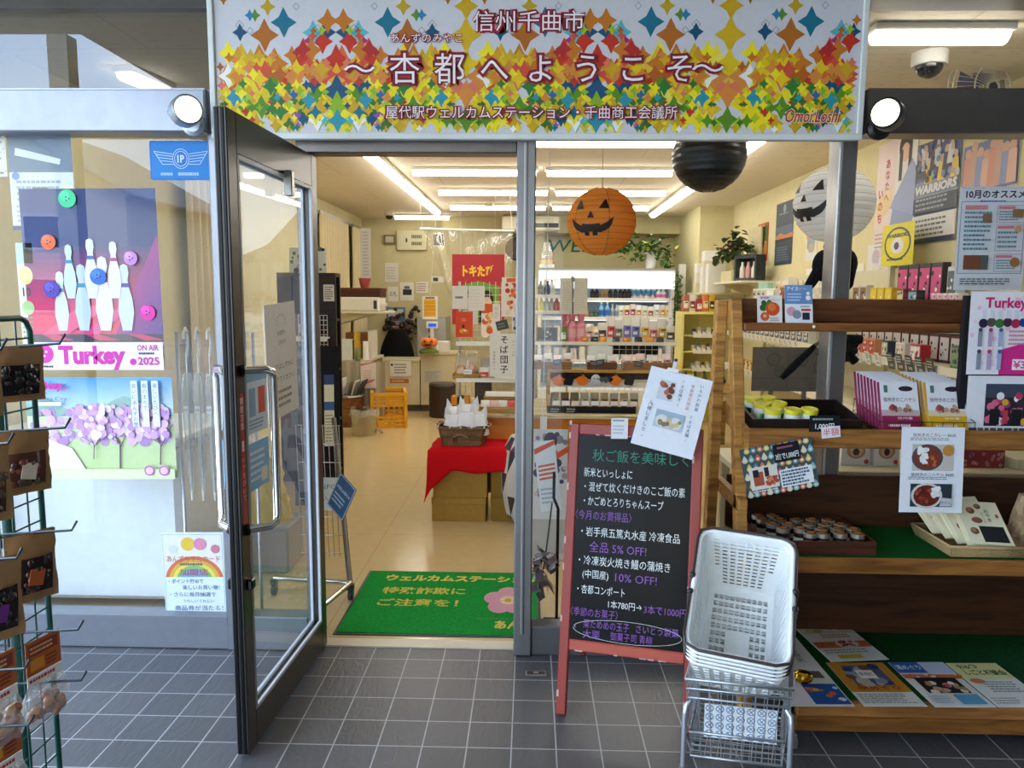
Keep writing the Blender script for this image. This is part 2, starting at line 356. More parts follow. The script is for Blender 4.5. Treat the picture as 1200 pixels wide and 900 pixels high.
# canopy over the pavement, road and what stands across it (seen mirrored in the panes)
m = MB('wall', '#cfc9bb'); m.box(-2.66, 6, -9, 3.1, 3.02, 3.3); m.box(-8, -2.66, 1.55, 3.1, 3.02, 3.3); struct(m, 'canopy_roof')
m = MB('paint', '#d8d8d4'); m.box(-2.86, -2.74, 1.46, 1.56, 0, 3.02); struct(m, 'pillar_canopy')
m = MB('matte', '#b8b4ab'); m.box(-40, 40, -60, -1.6, -.08, -.02); m.box(-40, -6, -1.6, 3, -.08, -.02); struct(m, 'road')
m = MB('matte', '#4c4844'); m.box(3.1, 3.3, -7, 3.0, 0, 3.02); m.box(.4, 3.1, -3.2, -3.0, 0, 3.02); struct(m, 'wall_light_block')  # unseen walls added to keep light off the right side and its glass
m = MB('matte', '#56606a')
hp = [(-60 + i*4, 3 + 9*math.exp(-((i-13)/5.0)**2) + 2.2*math.sin(i*1.3) + 5*math.exp(-((i-24)/6.0)**2)) for i in range(31)]
for i in range(30):
    (xa, za), (xb, zb) = hp[i], hp[i+1]
    m._a([(xa, -58, -1), (xb, -58, -1), (xb, -62, zb), (xa, -62, za), (xa, -75, -1), (xb, -75, -1)], [(1, 0, 3, 2), (2, 3, 4, 5)], None, None, False)
struct(m, 'hills')
def house(x, y, w_, d, h, c, roof, label):
    t = thing('house', label, 'house', (x, y, 0))
    b = MB('wall', c); b.box(-w_/2, w_/2, -d/2, d/2, -.05, h); b.poly([(-w_/2, d/2, h), (w_/2, d/2, h), (0, d/2, h+w_*.27)][::-1]); b.poly([(-w_/2, -d/2, h), (w_/2, -d/2, h), (0, -d/2, h+w_*.27)]); b.build('body', t)
    r = MB('paint', roof)
    for s in (-1, 1):
        r._a([(s*(w_/2+.4), -d/2-.4, h-.2), (s*(w_/2+.4), d/2+.4, h-.2), (0, d/2+.4, h+w_*.27+.08), (0, -d/2-.4, h+w_*.27+.08), (s*(w_/2+.4), -d/2-.4, h-.08), (s*(w_/2+.4), d/2+.4, h-.08), (0, d/2+.4, h+w_*.27+.2), (0, -d/2-.4, h+w_*.27+.2)],
             [(0, 1, 2, 3), (4, 5, 6, 7), (1, 2, 6, 5), (0, 3, 7, 4), (0, 1, 5, 4)])
    r.build('roof', t)
    for wx, wz in ((-w_*.25, h*.62), (w_*.22, h*.62), (w_*.2, h*.2)):
        f = MB('paint', '#e8e8e4'); f.box(wx-.75, wx+.75, d/2, d/2+.06, wz, wz+1.1); f.box(wx-.66, wx+.66, d/2+.06, d/2+.08, wz+.08, wz+1.02, '#2b3036', 'gloss'); f.build('window', t)
house(-17, -21, 9, 8, 4.6, '#d9cdb4', '#7c746c', 'pale house with grey tiled roof across the street mirrored in the shop window')
house(-29, -24, 8, 8, 5.2, '#cfcac0', '#5f6670', 'grey roofed house beyond the pale house across the street')
house(-4, -26, 9, 8, 5.0, '#d2c2a4', '#6c5a50', 'brown roofed house across the street in front of the shop')
m = MB('metal', '#c9c9c9')
m.tube([(-30, -5.2, .75), (-4, -5.2, .75)], .03); m.tube([(-30, -5.2, .4), (-4, -5.2, .4)], .02)
for i in range(14): m.tube([(-30+i*2, -5.2, -.03), (-30+i*2, -5.2, .75)], .025)
one(m, 'guard_railing', 'grey metal street railing across the road mirrored in the shop glass', 'railing')
# ------------------------------------------------------------------ shopfront frame
AL, AD, AM = '#868990', '#7c7a7a', '#7c7c80'
y0, y1 = YF-.045, YF+.045
m = MB('metal', AL); m.box(-2.7, -1.27, y0-.03, y1, 2.134, 2.30, t=.006); m.box(-2.7, -1.27, y0-.034, y0-.028, 2.29, 2.297, '#8e9096'); struct(m, 'beam_left')
m = MB('metal', '#8f8d8c'); m.box(-1.27, 1.27, y0, y1, 2.134, 2.30); struct(m, 'beam_middle')
m = MB('metal', '#6f6a66'); m.box(1.27, 2.7, y0-.03, y1, 2.134, 2.30, t=.006); struct(m, 'beam_right')  # this and the door lintel: same metal, shade put into the colour
m = MB('metal', '#77726f'); m.box(-.93, -.058, y0, y1, 2.062, 2.134, t=.004); struct(m, 'lintel_door')
m = MB('metal', '#8c8e92'); m.box(-2.7, 2.7, y0-.05, y1, 2.62, 2.68); m.box(-2.7, 2.7, y0-.03, y1, 2.68, 2.74, '#b8b4aa'); m.box(-2.7, 2.7, y0-.2, y1, 2.74, 3.03, '#6b6660'); struct(m, 'beam_head')
m = MB('metal', AL); m.box(-2.7, -1.27, y0, y1, 0, .148, t=.005); m.box(-2.7, -1.27, y0-.012, y0+.01, .135, .15); struct(m, 'sill_left')
m = MB('metal', AL); m.box(-1.19, -.93, y0, y1, 0, .148, t=.005); struct(m, 'sill_side')
m = MB('metal', AM); m.box(.017, 2.7, y0, y1, 0, .125, t=.005); struct(m, 'sill_right')
m = MB('metal', AL); m.box(-1.275, -1.19, y0-.01, y1, 0, 2.134, t=.006); struct(m, 'trim_1')
m = MB('metal', AM); m.box(-.93, -.885, y0, y1, 0, 2.062, t=.004); struct(m, 'trim_2')
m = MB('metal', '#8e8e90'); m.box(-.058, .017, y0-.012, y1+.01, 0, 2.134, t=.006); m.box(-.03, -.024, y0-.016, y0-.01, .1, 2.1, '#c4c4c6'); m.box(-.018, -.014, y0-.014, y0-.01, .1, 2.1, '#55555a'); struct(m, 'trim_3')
m = MB('metal', '#8e8a87'); m.box(1.185, 1.255, y0-.012, y1+.01, 0, 2.134, t=.006); m.box(1.188, 1.196, y0-.016, y0-.01, .1, 2.13, '#e0e0de'); struct(m, 'trim_4')  # pale edge strip puts light reflected on the post into the colour
for i, (xa, xb, za, zb) in enumerate([(-2.7, -1.275, .148, 2.134), (-2.7, -1.27, 2.30, 2.62), (-1.27, 2.7, 2.30, 2.62), (-1.19, -.93, .148, 2.062), (.017, 1.185, .125, 2.134), (1.255, 2.7, .125, 2.134)]):
    m = MB('tinted' if i == 1 else 'glass'); m.poly([(xa, YF, za), (xb, YF, za), (xb, YF, zb), (xa, YF, zb)]); m.build('window_%d' % (i+1))['kind'] = 'structure'
m = MB('metal', '#98948c')
p = PZ(628, 790, 0); m.box(p.x-.042, p.x+.042, p.y-.02, p.y+.02, 0, .006, t=.002); m.box(p.x-.035, p.x+.035, p.y-.012, p.y+.012, .006, .0066, '#5c4a40'); m.box(p.x-.01, p.x+.01, p.y-.006, p.y+.006, .0066, .008, '#b5aa98')
one(m, 'floor_bolt_plate', 'small metal bolt plate let into the dark tiles below the centre post', 'floor plate')
# ------------------------------------------------------------------ glazed door leaf standing open
D = Matrix.Translation((-.885, YF+.01, 0)) @ Matrix.Rotation(R(-92.6), 4, 'Z')     # local x runs from the hinge to the free edge, local +y faces the passage
dl = thing('glass_door', 'dark metal framed glass door standing open towards the street with chrome bar handles', 'door', M=D)
W, H, T2 = .80, 2.055, .021
f = MB('metal', '#4a4744')
f.box(0, .062, -T2, T2, .014, H, t=.003); f.box(W-.062, W, -T2, T2, .014, H, t=.003)
f.box(.062, W-.062, -T2, T2, .014, .135, t=.003); f.box(.062, W-.062, -T2, T2, H-.125, H, t=.003)
f.box(W-.002, W+.004, -.014, -.004, .02, H-.004, '#19191a'); f.box(W-.002, W+.004, .004, .012, .02, H-.004, '#19191a')
f.build('door_frame', dl)
g = MB('paint', '#c9cdd2')
for a in (-T2-.001, T2-.009):
    g.box(.062, .074, a, a+.01, .135, H-.125); g.box(W-.074, W-.062, a, a+.01, .135, H-.125, '#8a8c90'); g.box(.074, W-.074, a, a+.01, .135, .147); g.box(.074, W-.074, a, a+.01, H-.137, H-.125)
g.build('glazing_bead', dl)
g = MB('glass'); g.poly([(.07, 0, .14), (W-.07, 0, .14), (W-.07, 0, H-.13), (.07, 0, H-.13)]); g.build('glass_pane', dl)
for s in (-1, 1):
    h = MB('chrome', '#d9d4cc'); x = W-.033; pts = [(x, s*T2, 1.275), (x-.0, s*.075, 1.275)]
    o = .085; pts = [(x, s*T2, 1.27), (x-.05, s*(T2+.06), 1.27), (x-.075, s*(T2+.07), 1.262), (x-.082, s*(T2+.072), 1.24), (x-.082, s*(T2+.072), .79), (x-.075, s*(T2+.07), .768), (x-.05, s*(T2+.06), .76), (x, s*T2, .76)]
    h.tube(pts, .0135, 10)
    h.tube([(x, s*T2, 1.27), (x-.006, s*(T2+.008), 1.27)], .019, 10, '#2c2a28'); h.tube([(x, s*T2, .76), (x-.006, s*(T2+.008), .76)], .019, 10, '#2c2a28')
    h.build('door_handle', dl)
l = MB('chrome', '#3a3632'); l.box(W-.05, W-.02, -T2-.02, T2+.02, .565, .6, t=.004); l.build('lock_cylinder', dl)
l = MB('metal', '#6b665f'); l.tube([(0, 0, 0.004), (0, 0, .03)], .018, 10); l.build('pivot', dl)
l = MB('metal', '#8f8a82'); l.box(.33, .36, T2, T2+.03, H-.20, H-.11, t=.003); l.build('stay_bracket', dl)
s = Sheet(.026, .42, '#c4372c', th=.0006)
s.vt('開閉注意', .5, .97, .06, '#f7eceb'); s.rc(.2, .56, .8, .64, '#e9dcd6'); s.vt('ドアをひいて', .5, .52, .055, '#f0c7c0')
st = s.build('push_sticker', dl, 'red vertical warning sticker with white writing'); st.matrix_local = frame((W-.018, T2+.0005, .78), (-1, 0, 0), (0, 0, 1))
def doorsheet(x, z, w_, h, tilt=0):      # on the passage side of the pane
    return D @ frame((x+w_, .003, z), (-math.cos(tilt), 0, math.sin(tilt)), (math.sin(tilt), 0, math.cos(tilt)))
s = Sheet(.29, .41, '#efeae0')
for k in range(9): s.el(.5+.16*math.cos(R(k*20+10)), .8+.1*math.sin(R(k*20+10)), .02, '#d9d2c4')
s.tx('お客様へ', .5, .74, .05, '#6f675c'); s.tx('お知らせ', .5, .66, .045, '#8a8276'); s.tx('ドアはしずかに', .5, .45, .055, '#5c554c', w=.7); s.tx('開けてください', .5, .34, .055, '#5c554c', w=.7); s.rows(.15, .08, .85, .26, 3, '#a09688')
one(s, 'notice_paper', 'cream notice paper taped to the open door glass above the bar handle', 'notice', M=doorsheet(.22, 1.06, .29, .41, .05))
s = Sheet(.17, .2, '#dcecf4'); s.rc(.0, .86, 1, 1, '#86bfe0'); s.rc(.12, .28, .42, .75, '#8fb8d6'); s.rc(.55, .3, .88, .75, '#d9584c'); s.rows(.1, .06, .9, .24, 3, '#7fa0ba')
one(s, 'payment_card', 'small pale blue card with a red block stuck on the open door glass', 'card', M=doorsheet(.545, 1.05, .15, .18))
s = Sheet(.17, .16, '#8cc4e8'); s.rows(.1, .15, .9, .85, 5, '#eef7fc'); s.rc(.6, .1, .9, .4, '#f4f0e4')
one(s, 'payment_card', 'small sky blue card on the open door glass under the pale one', 'card', M=doorsheet(.545, .86, .15, .15))
# ------------------------------------------------------------------ banner board
bx0, bx1, bz0, bz1, by = -1.232, 1.243, 2.105, 2.66, 2.935
bt = thing('banner_board', 'wide signboard over the door with colourful diamond pattern and white Japanese welcome lettering', 'sign', M=frame((bx0, by, bz0), (1, 0, 0), (0, 0, 1)))
W, H = bx1-bx0, bz1-bz0
c = MB('paint', '#d4d6d4'); c.box(0, W, 0, H, -.045, -.001, t=.003)
c.build('sign_box', bt)
c = MB('paint', '#dfe2de'); fw_ = .02
c.box(-.004, W+.004, -.004, fw_, -.001, .012, t=.003); c.box(-.004, W+.004, H-fw_, H+.004, -.001, .012, t=.003); c.box(-.004, fw_-.002, fw_, H-fw_, -.001, .012, t=.003); c.box(W-fw_+.002, W+.004, fw_, H-fw_, -.001, .012, t=.003)
c.build('sign_frame', bt)
s = Sheet(W-.04, H-.04, '#d2d1d6', th=.001)
rr = random.Random(3)
YEL = ['#f2d80c', '#e9c514', '#d9b01a', '#f6e21f', '#cfa516']; ORA = ['#c8751c', '#b5601a', '#d9822a', '#e08a3c']; RED = ['#c8321e', '#d4503a', '#b52a2a', '#e0765c', '#d8893c']
GRN = ['#5a8c1f', '#2f7a34', '#8db41e', '#a8c61c', '#3d6b1e']; TEA = ['#12708a', '#2a93a8', '#54b8c0', '#0f4f70']; BLU = ['#1c3f66', '#3a5fa0', '#274a78']; PIN = ['#b42a78', '#c75aa0', '#8f4fa8']
def star(u, v, r, c, k=.34, z=None):
    w_, h_ = s.w, s.h; pts = []
    for q in range(4):
        a = R(90*q); pts.append((math.cos(a)*r, math.sin(a)*r*1.12)); 
        b = R(90*q+45); pts.append((math.cos(b)*r*.52, math.sin(b)*r*.56))
    s._a([(u*w_+x, v*h_+y, z) for x, y in pts], [tuple(range(8))], c)
HWD, UY = .2035, -.013
star_list = []
def pick(t, v):                            # t: 0 = axis of a red heart, 1 = axis of the yellow wings
    x = rr.random()
    if v > .70: return rr.choice(TEA + GRN + ORA[:2] if t < .5 else YEL[2:] + ORA[:1]) if x < .92 else rr.choice(BLU)
    if v > .52: return rr.choice(RED + ORA + ORA + PIN[:1]) if t < .5 else rr.choice(YEL*2 + ORA + GRN[2:3])
    if v > .36: return rr.choice(RED*2 + ORA + YEL) if t < .46 else rr.choice(YEL*2 + RED[1:] + ORA + ['#f4f0e6'])
    if v > .2: return rr.choice(BLU + TEA + GRN + YEL*3) if t < .36 else rr.choice(YEL*3 + GRN*2 + RED[1:] + TEA[:2])
    return rr.choice(TEA*2 + GRN + PIN[1:] + ['#f4f2ee']*2 + YEL) if t < .35 else rr.choice(YEL*4 + GRN*2 + ['#f4f2ee']*2 + RED[:1])
for i in range(290):
    t, v = rr.random(), rr.random()**1.1
    lim = .60 + .22*max(0, 1-t/.35) - .10*math.sin(math.pi*t) + .12*rr.random()
    if v > lim or t < .06 or t > .94: continue
    r = rr.choice((.016, .02, .028, .036, .046)) * (1.15 if .3 < v < .6 else .9)
    star_list.append((t, v, r, pick(t, v)))
star_list.sort(key=lambda a: -a[2])
star_list = [(1.0, .90, .105, '#cfa516'), (.86, .955, .045, '#a8661c'), (1.0, .70, .06, '#d9b01a'), (.40, .79, .05, '#12708a'), (.44, .97, .03, '#2f7a34'), (.52, .90, .03, '#c2a01c'), (.62, .84, .022, '#5a8c1f'), (.2, .66, .026, '#b42a78'), (.55, .70, .055, '#b5681c'), (.74, .72, .03, '#0f4f70'), (.66, .84, .02, '#2a7fa8'), (0.0, .52, .055, '#c8321e'), (0.0, .40, .05, '#e8a81c'), (0.0, .30, .06, '#1c4f78'), (0.0, .2, .05, '#8db41e'), (0.0, .09, .05, '#2a93a8'), (1.0, .5, .05, '#e9c514'), (1.0, .28, .05, '#e08a3c'), (1.0, .1, .05, '#5a8c1f')] + star_list
def tile_u(k, t): return UY + HWD*(k + (1-t if k % 2 == 0 else t))
s.up(); rb_ = random.Random(11)                          # soft yellow and orange ground of the pattern
for k in range(5):
    for q in range(26):
        t, v = rb_.random(), rb_.random()*.5; u = tile_u(k, t); r_ = rb_.uniform(.05, .085); r_ = min(r_, u*s.w, (1-u)*s.w, v*s.h/1.12)
        if r_ > .015: star(u, v, r_, rb_.choice(['#ecd21a', '#f2dc1c', '#e6c41c', '#e2b83a', '#f0e05a', '#d8c01c']) if v < .33 or t > .35 else rb_.choice(['#d8662a', '#e08a3c', '#e2a83a']), z=s.z + .000008*q + .000001*k)
s.up()
for k in range(5):
    for j, (t, v, r, c) in enumerate(star_list):
        u = tile_u(k, t)
        if not 0 < u < 1 or (t in (0.0, 1.0) and k % 2): continue
        r2 = min(r, u*s.w, (1-u)*s.w, v*s.h/1.12, (1-v)*s.h/1.12)
        if r2 > .007: star(u, v, r2, c, z=s.z + .001*j/len(star_list) + .00004*k)
s.z += .0012
for k in range(5):                                        # thin outlined diamonds
    for (t, v, r) in ((.3, .90, .012), (.14, .74, .016), (.74, .77, .016), (.66, .73, .012)):
        u = tile_u(k, t); a, b = r/s.w, r*1.1/s.h
        if .02 < u < .98: s.ln([(u-a, v), (u, v+b), (u+a, v), (u, v-b), (u-a, v)], .0014, '#2a5a66'); s.z -= .0002
s.z += .0006
def glow(t, u, v, h, w_=None, b=.05):
    s.tx(t, u, v, h, '#a01c34', w=w_*1.016 if w_ else None, bold=b*1.7); s.tx(t, u, v, h, '#74101f', w=w_*1.008 if w_ else None, bold=b); s.tx(t, u, v, h, '#f6eef0', w=w_)
glow('信州千曲市', .4905, .79, .155, .172, .05)
glow('あんずのみやこ', .332, .675, .07, .112, .05)
glow('～', .227, .455, .2, .05, .05); glow('杏', .298, .455, .235, None, .05); glow('都', .368, .455, .235, None, .05)
for i, ch in enumerate('へようこそ'): glow(ch, .438+i*.0715, .455, .225, None, .05)
glow('～', .768, .455, .2, .05, .05)
glow('屋代駅ウェルカムステーション・千曲商工会議所', .4955, .145, .1, .455, .05)
s.tx('Omoi.Loshi', .932, .125, .13, '#f6e8c8', w=.085, bold=.05, shear=.3); s.tx('Omoi.Loshi', .932, .125, .13, '#c03a1c', w=.085, bold=.015, shear=.3)
pn = s.build('sign_panel', bt); pn.location = (.02, .02, .0)
# spot lamps on the beams, turned to the banner
def spot(px, py, sgn, label):
    p = PY(px, py, 2.82)
    t = thing('spot_lamp', label, 'lamp', p)
    M = Matrix.Rotation(R(90), 4, 'Y') if sgn > 0 else Matrix.Rotation(R(-90), 4, 'Y')
    tw = Matrix.Rotation(R(-52*sgn), 4, 'Z') 
    c = '#9ba0a6' if sgn > 0 else '#3a3836'
    b = MB('metal', c); b.M = tw @ M
    b.lathe([(.0, -.045), (.05, -.042), (.056, -.03), (.056, .01), (.053, .012), (.056, .014), (.056, .028), (.05, .032)], 20); b.build('housing', t)
    b = MB('glow6', '#fff6dc'); b.M = tw @ M; b.lathe([(.049, .0315), (.03, .036), (.0, .037)], 20); b.build('lens', t)
    b = MB('metal', c); b.tube([(0, 0, -.0), (-.075*sgn, .03, 0.0), (-.085*sgn, .09, -.01), (-.03*sgn, .13, -.02)], .011, 8); b.lathe([(.05, 0), (.05, .01)], 14, (-.02*sgn, .0, 0)) if False else None; b.build('arm', t)
    b = MB('metal', c); b.M = Matrix.Translation((-.03*sgn, .135, -.02)) @ Matrix.Rotation(R(90), 4, 'X'); b.lathe([(.045, 0), (.045, .012), (.03, .02)], 16); b.build('mount_plate', t)
    l = bpy.data.lights.new('spot', 'SPOT'); l.energy = 5; l.spot_size = R(85); l.spot_blend = .8; l.color = (1, .95, .8); l.shadow_soft_size = .04
    o = bpy.data.objects.new('lamp_light', l); COL.objects.link(o); o.parent = t
    d = tw @ M @ Vector((0, 0, 1)); o.location = d*.05; o.rotation_euler = d.to_track_quat('-Z', 'Y').to_euler()
spot(218, 130, 1, 'round grey spot lamp on the pale beam, lit and turned to the banner')
spot(1040, 134, -1, 'round dark spot lamp on the dark beam, lit and turned to the banner')
# ------------------------------------------------------------------ ceiling lamps
def lampbar(xa, ya, xb, yb, label, z=HCEIL, emi=LAMP, wd=.05):
    a, b = Vector((xa, ya, 0)), Vector((xb, yb, 0)); L_ = (b-a).length; mid = (a+b)/2
    t = thing('ceiling_lamp', label, 'lamp', (mid.x, mid.y, z), math.atan2(yb-ya, xb-xa), 'strip lamps on the ceiling')
    q = MB('paint', '#efe9da'); q.box(-L_/2, L_/2, -.06, .06, -.03, 0, t=.006); q.build('lamp_base', t)
    q = MB('glow%g' % emi, '#fffaf0')
    pts = [(wd*math.cos(R(180+k*30)), -.03+.045*math.sin(R(180+k*30))) for k in range(7)]
    q.M = Matrix.Rotation(R(90), 4, 'Y') @ Matrix.Rotation(R(90), 4, 'Z')
    q.prism(pts, -L_/2+.02, L_/2-.02); q.build('diffuser', t)
def zc(px, py): return PZ(px, py, HCEIL-.07)
rows = [(482, 790, 206), (513, 782, 229), (527, 762, 246)]
nm = ['nearest', 'second', 'third']
for i, (xa, xb, yy) in enumerate(rows):
    a, b = zc(xa, yy), zc(xb, yy); q = (b.x-a.x)/2-.03
    for k in range(2):
        x_a = a.x + k*(q+.06)
        lampbar(x_a, (a.y+b.y)/2, x_a+q, (a.y+b.y)/2, ['%s strip lamp of the cross rows, window side', '%s strip lamp of the cross rows, beside the pumpkin lantern'][k] % ('front' if i == 0 else 'middle' if i == 1 else 'rear'))
yy = zc(700, 172).y
lampbar(-.1, yy, 1.2, yy, 'strip lamp right above the pumpkin lantern, front of the cross rows')
lampbar(-1.45, yy-1.35, -.1, yy-1.35, 'strip lamp of the shop front hidden behind the banner, door side')
lampbar(.1, yy-1.35, 1.5, yy-1.35, 'strip lamp of the shop front hidden behind the banner, wall side')
a, b = zc(430, 182), zc(514, 252); lampbar(a.x-.02, a.y, b.x-.02, b.y, 'long strip lamp running into the shop on the curtain side')
a, b = zc(892, 168), zc(765, 255); lampbar(a.x, a.y, b.x, b.y, 'long strip lamp running into the shop behind the black lantern')
a, b = zc(468, 265), zc(522, 265); lampbar(-1.95, 10.7, -1.15, 10.7, 'short strip lamp at the back over the counter')
a = zc(1018, 51); b = zc(1182, 51); lampbar(a.x, a.y, b.x, b.y, 'strip lamp seen through the upper pane over the dark beam')
a, b = zc(143, 93), zc(197, 115); lampbar(a.x, a.y, b.x, b.y, 'strip lamp by the left window seen through the upper pane')  # lamp added where the pane only mirrors a strip lamp
# ================================================================== WOODEN LADDER RACK
WD, WD2, WDK = '#c9924a', '#7a4a22', '#3a2314'
rk = thing('display_rack', 'wooden ladder display rack with tiers of turf covered shelves outside the glass', 'display rack')
XA, XB = .80, 2.45
def plank(name, x0, x1, y0_, y1_, z0, z1, c, tilt=0, lab=None, m_='wood'):
    b = MB(m_, c); b.box(x0, x1, y0_, y1_, z0, z1, t=.004)
    return b.build(name, rk, lab)
def leg(x, ya, za, yb, zb, wd=.052, c=WD):
    b = MB('wood', c); b.M = Matrix.Translation((x, 0, 0)) @ Matrix.Rotation(R(-90), 4, 'Y')   # x local = up
    L_ = math.hypot(yb-ya, zb-za)
    b.M = Matrix.Translation((x, ya, za)) @ Matrix.Rotation(math.atan2(-(yb-ya), zb-za), 4, 'X') @ Matrix.Rotation(R(-90), 4, 'Y')
    b.box(0, L_, -.02, .02, -wd/2, wd/2, t=.003) if False else b.box(0, L_, -wd/2, wd/2, -.02, .02, t=.003)
    b.build('leg', rk)
for x in (.775, 2.42):
    leg(x, 2.50, .005, 2.855, 1.50); leg(x-.04, 2.975, .005, 2.90, 1.495)
b = MB('wood', '#b07c3c'); b.box(.755, .78, 2.6, 2.96, .74, .79); b.build('brace', rk)
# top tier
plank('shelf', XA, XB, 2.80, 2.95, 1.383, 1.413, '#8a5528'); plank('back_panel', XA, XB, 2.925, 2.945, 1.413, 1.505, '#6b4020')
# second tier, tilted
def T2z(y): return 1.0 + (y-2.70)*.17
b = MB('wood', '#8a5c2c'); b._a([(XA, 2.70, .985), (XB, 2.70, .985), (XB, 2.97, 1.03), (XA, 2.97, 1.03), (XA, 2.70, 1.005), (XB, 2.70, 1.005), (XB, 2.97, 1.05), (XA, 2.97, 1.05)], [(3, 2, 1, 0), (4, 5, 6, 7), (0, 1, 5, 4), (2, 3, 7, 6), (3, 0, 4, 7), (1, 2, 6, 5)]); b.build('shelf', rk)
plank('front_rail', XA, XB, 2.68, 2.70, .965, 1.035, '#a56f35')
b = MB('wood', '#c08a45'); b._a([(XA-.018, 2.68, .965), (XA, 2.68, .965), (XA, 2.96, 1.02), (XA-.018, 2.96, 1.02), (XA-.018, 2.68, 1.035), (XA, 2.68, 1.035), (XA, 2.96, 1.10), (XA-.018, 2.96, 1.10)], [(3, 2, 1, 0), (4, 5, 6, 7), (0, 1, 5, 4), (2, 3, 7, 6), (3, 0, 4, 7), (1, 2, 6, 5)]); b.build('side_rail', rk)
# third tier
plank('shelf', XA, XB, 2.57, 2.97, .555, .585, '#6b4422'); plank('front_rail', XA, XB, 2.548, 2.57, .542, .597, '#a06a30'); plank('back_panel', XA, XB, 2.95, 2.97, .585, .80, '#4a2d18')
b = MB('turf', '#0f5a22'); b.box(XA+.01, XB-.01, 2.572, 2.948, .585, .592); b.build('turf_mat', rk, 'green artificial turf')
# base tier
plank('base_board', .92, 2.5, 2.43, 2.97, .105, .137, '#7a4c24'); plank('base_rail', .92, 2.5, 2.408, 2.43, .035, .092, '#8a5a28'); plank('base_rail', .92, 2.5, 2.40, 2.43, .094, .14, '#a8713a'); plank('back_panel', XA, XB, 2.95, 2.97, .137, .53, '#4a2c17')
b = MB('wood', '#2a1a10'); b.box(.95, 2.45, 2.6, 2.65, 0, .105); b.box(.95, 2.45, 2.9, 2.95, 0, .105); b.build('plinth', rk)
b = MB('turf', '#0d4a1e'); b.box(.93, 2.48, 2.434, 2.948, .137, .144); b.build('turf_mat', rk, 'green artificial turf')
b = MB('gloss', '#f4f0e8'); p = PY(955, 383, 2.79); b.ball((p.x, 2.798, p.z), .006); b.build('screw_cap', rk)
# sheets on the top tier
s = Sheet(.094, .105, '#efece6'); s.pebbles(.1, .5, .5, .75, 7, ['#2c5a2a', '#3d7a34'], .1, .16, 2); s.el(.62, .5, .28, '#d8531f'); s.el(.58, .56, .16, '#e87a3a'); s.el(.3, .22, .18, '#d9622a'); s.el(.3, .24, .07, '#f0b890'); s.tx('市田柿', .32, .9, .1, '#c23a2a', w=.4, bold=.02); s.tx('あんずソフト', .68, .82, .08, '#8f3b2f', w=.5); s.rows(.5, .05, .92, .2, 2, '#9a8a7a')
one(s, 'fruit_card', 'small white card with orange apricot picture on the top shelf of the wooden rack', 'card', M=frame((.862, 2.85, 1.4135), (1, 0, 0), (0, .2, 1)))
s = Sheet(.104, .145, '#eef1f6'); s.rc(0, .5, 1, 1, '#6d93c4'); s.tx('アイス', .28, .9, .12, '#eef6fc', w=.42, bold=.02); s.tx('あります', .66, .9, .07, '#f2dc6a', w=.3); s.rows(.08, .56, .7, .8, 3, '#c6d8ec'); s.el(.84, .66, .09, '#f2f2f2'); s.el(.84, .78, .06, '#f2f2f2'); s.el(.22, .3, .17, '#d9a0b0'); s.el(.42, .22, .16, '#8d95a8'); s.rc(.62, .08, .88, .27, '#22262c'); s.rc(.58, .31, .92, .37, '#d8463a'); s.rows(.55, .4, .95, .46, 1, '#4a7a5a')
one(s, 'ice_cream_card', 'blue and white ice cream card leaning on the top shelf of the wooden rack', 'card', M=frame((.965, 2.845, 1.4135), (1, 0, 0), (0, .2, 1)))
# ---- second tier goods
TM = Matrix.Translation((0, 2.70, 1.005)) @ Matrix.Rotation(math.atan(.167), 4, 'X')        # plane of the tilted shelf
def tray(M, w_, d, h, c, name, label, m_='wood', wall=.008):
    b = MB(m_, c); b.box(0, w_, 0, d, 0, .006)
    b.box(0, w_, 0, wall, .006, h); b.box(0, w_, d-wall, d, .006, h); b.box(0, wall, wall, d-wall, .006, h); b.box(w_-wall, w_, wall, d-wall, .006, h)
    return one(b, name, label, 'tray', M=M)
tray(TM @ Matrix.Translation((.815, .006, 0)), .40, .255, .062, '#241410', 'dark_tray', 'black wooden tray holding yellow lidded tins on the second shelf of the rack')
tin = thing('canister', 'yellow lidded white tin with green print', 'canister')
b = MB('paint'); b.lathe([(.029, 0), (.0295, .002), (.0295, .016), (.0295, .05), (.0295, .07)], 20, cols=['#e4e6e0', '#2f9a44', '#e7ebe2', '#eef0ea']); b.build('can', tin)
b = MB('paper', '#2f8a3c'); rr = random.Random(5)
for k in range(10):
    a = R(-150+k*12); b.M = Matrix.Rotation(a, 4, 'Z'); r_ = .012*rr.uniform(.5, 1); b.box(.0295, .0299, -.004, .004, .026, .034+r_*1.2, rr.choice(['#2f8a3c', '#1f5a2a', '#63b84e', '#efefe6']))
b.build('label_print', tin, 'green and black label print')
b = MB('plastic', '#e8dc34'); b.lathe([(.031, .066), (.0315, .07), (.031, .082), (.027, .0835), (.026, .081), (0, .0812)], 20); b.build('lid', tin, 'yellow lid')
tl = [(.866, .195, 'tin at the back of the black tray, first from the wooden legs'), (.925, .2, 'tin at the back of the black tray, second from the wooden legs'), (.882, .125, 'tin in the middle row of the black tray beside the wooden legs'), (.945, .13, 'tin in the middle row of the black tray, second from the legs'), (.90, .05, 'tin in the front row of the black tray closest to the legs'), (.972, .05, 'tin in the middle of the front row in the black tray'), (1.035, .055, 'tin at the open end of the front row near the price card')]
for i, (x, y, l_) in enumerate(tl):
    M = TM @ Matrix.Translation((x, y, .0062)) @ Matrix.Rotation(R(20*i), 4, 'Z')
    if i == 0: tin.matrix_world = M; tin['label'] = 'yellow lidded ' + l_; tin['group'] = 'yellow lidded tins in the black tray'
    else: dup(tin, M=M, label='yellow lidded ' + l_)
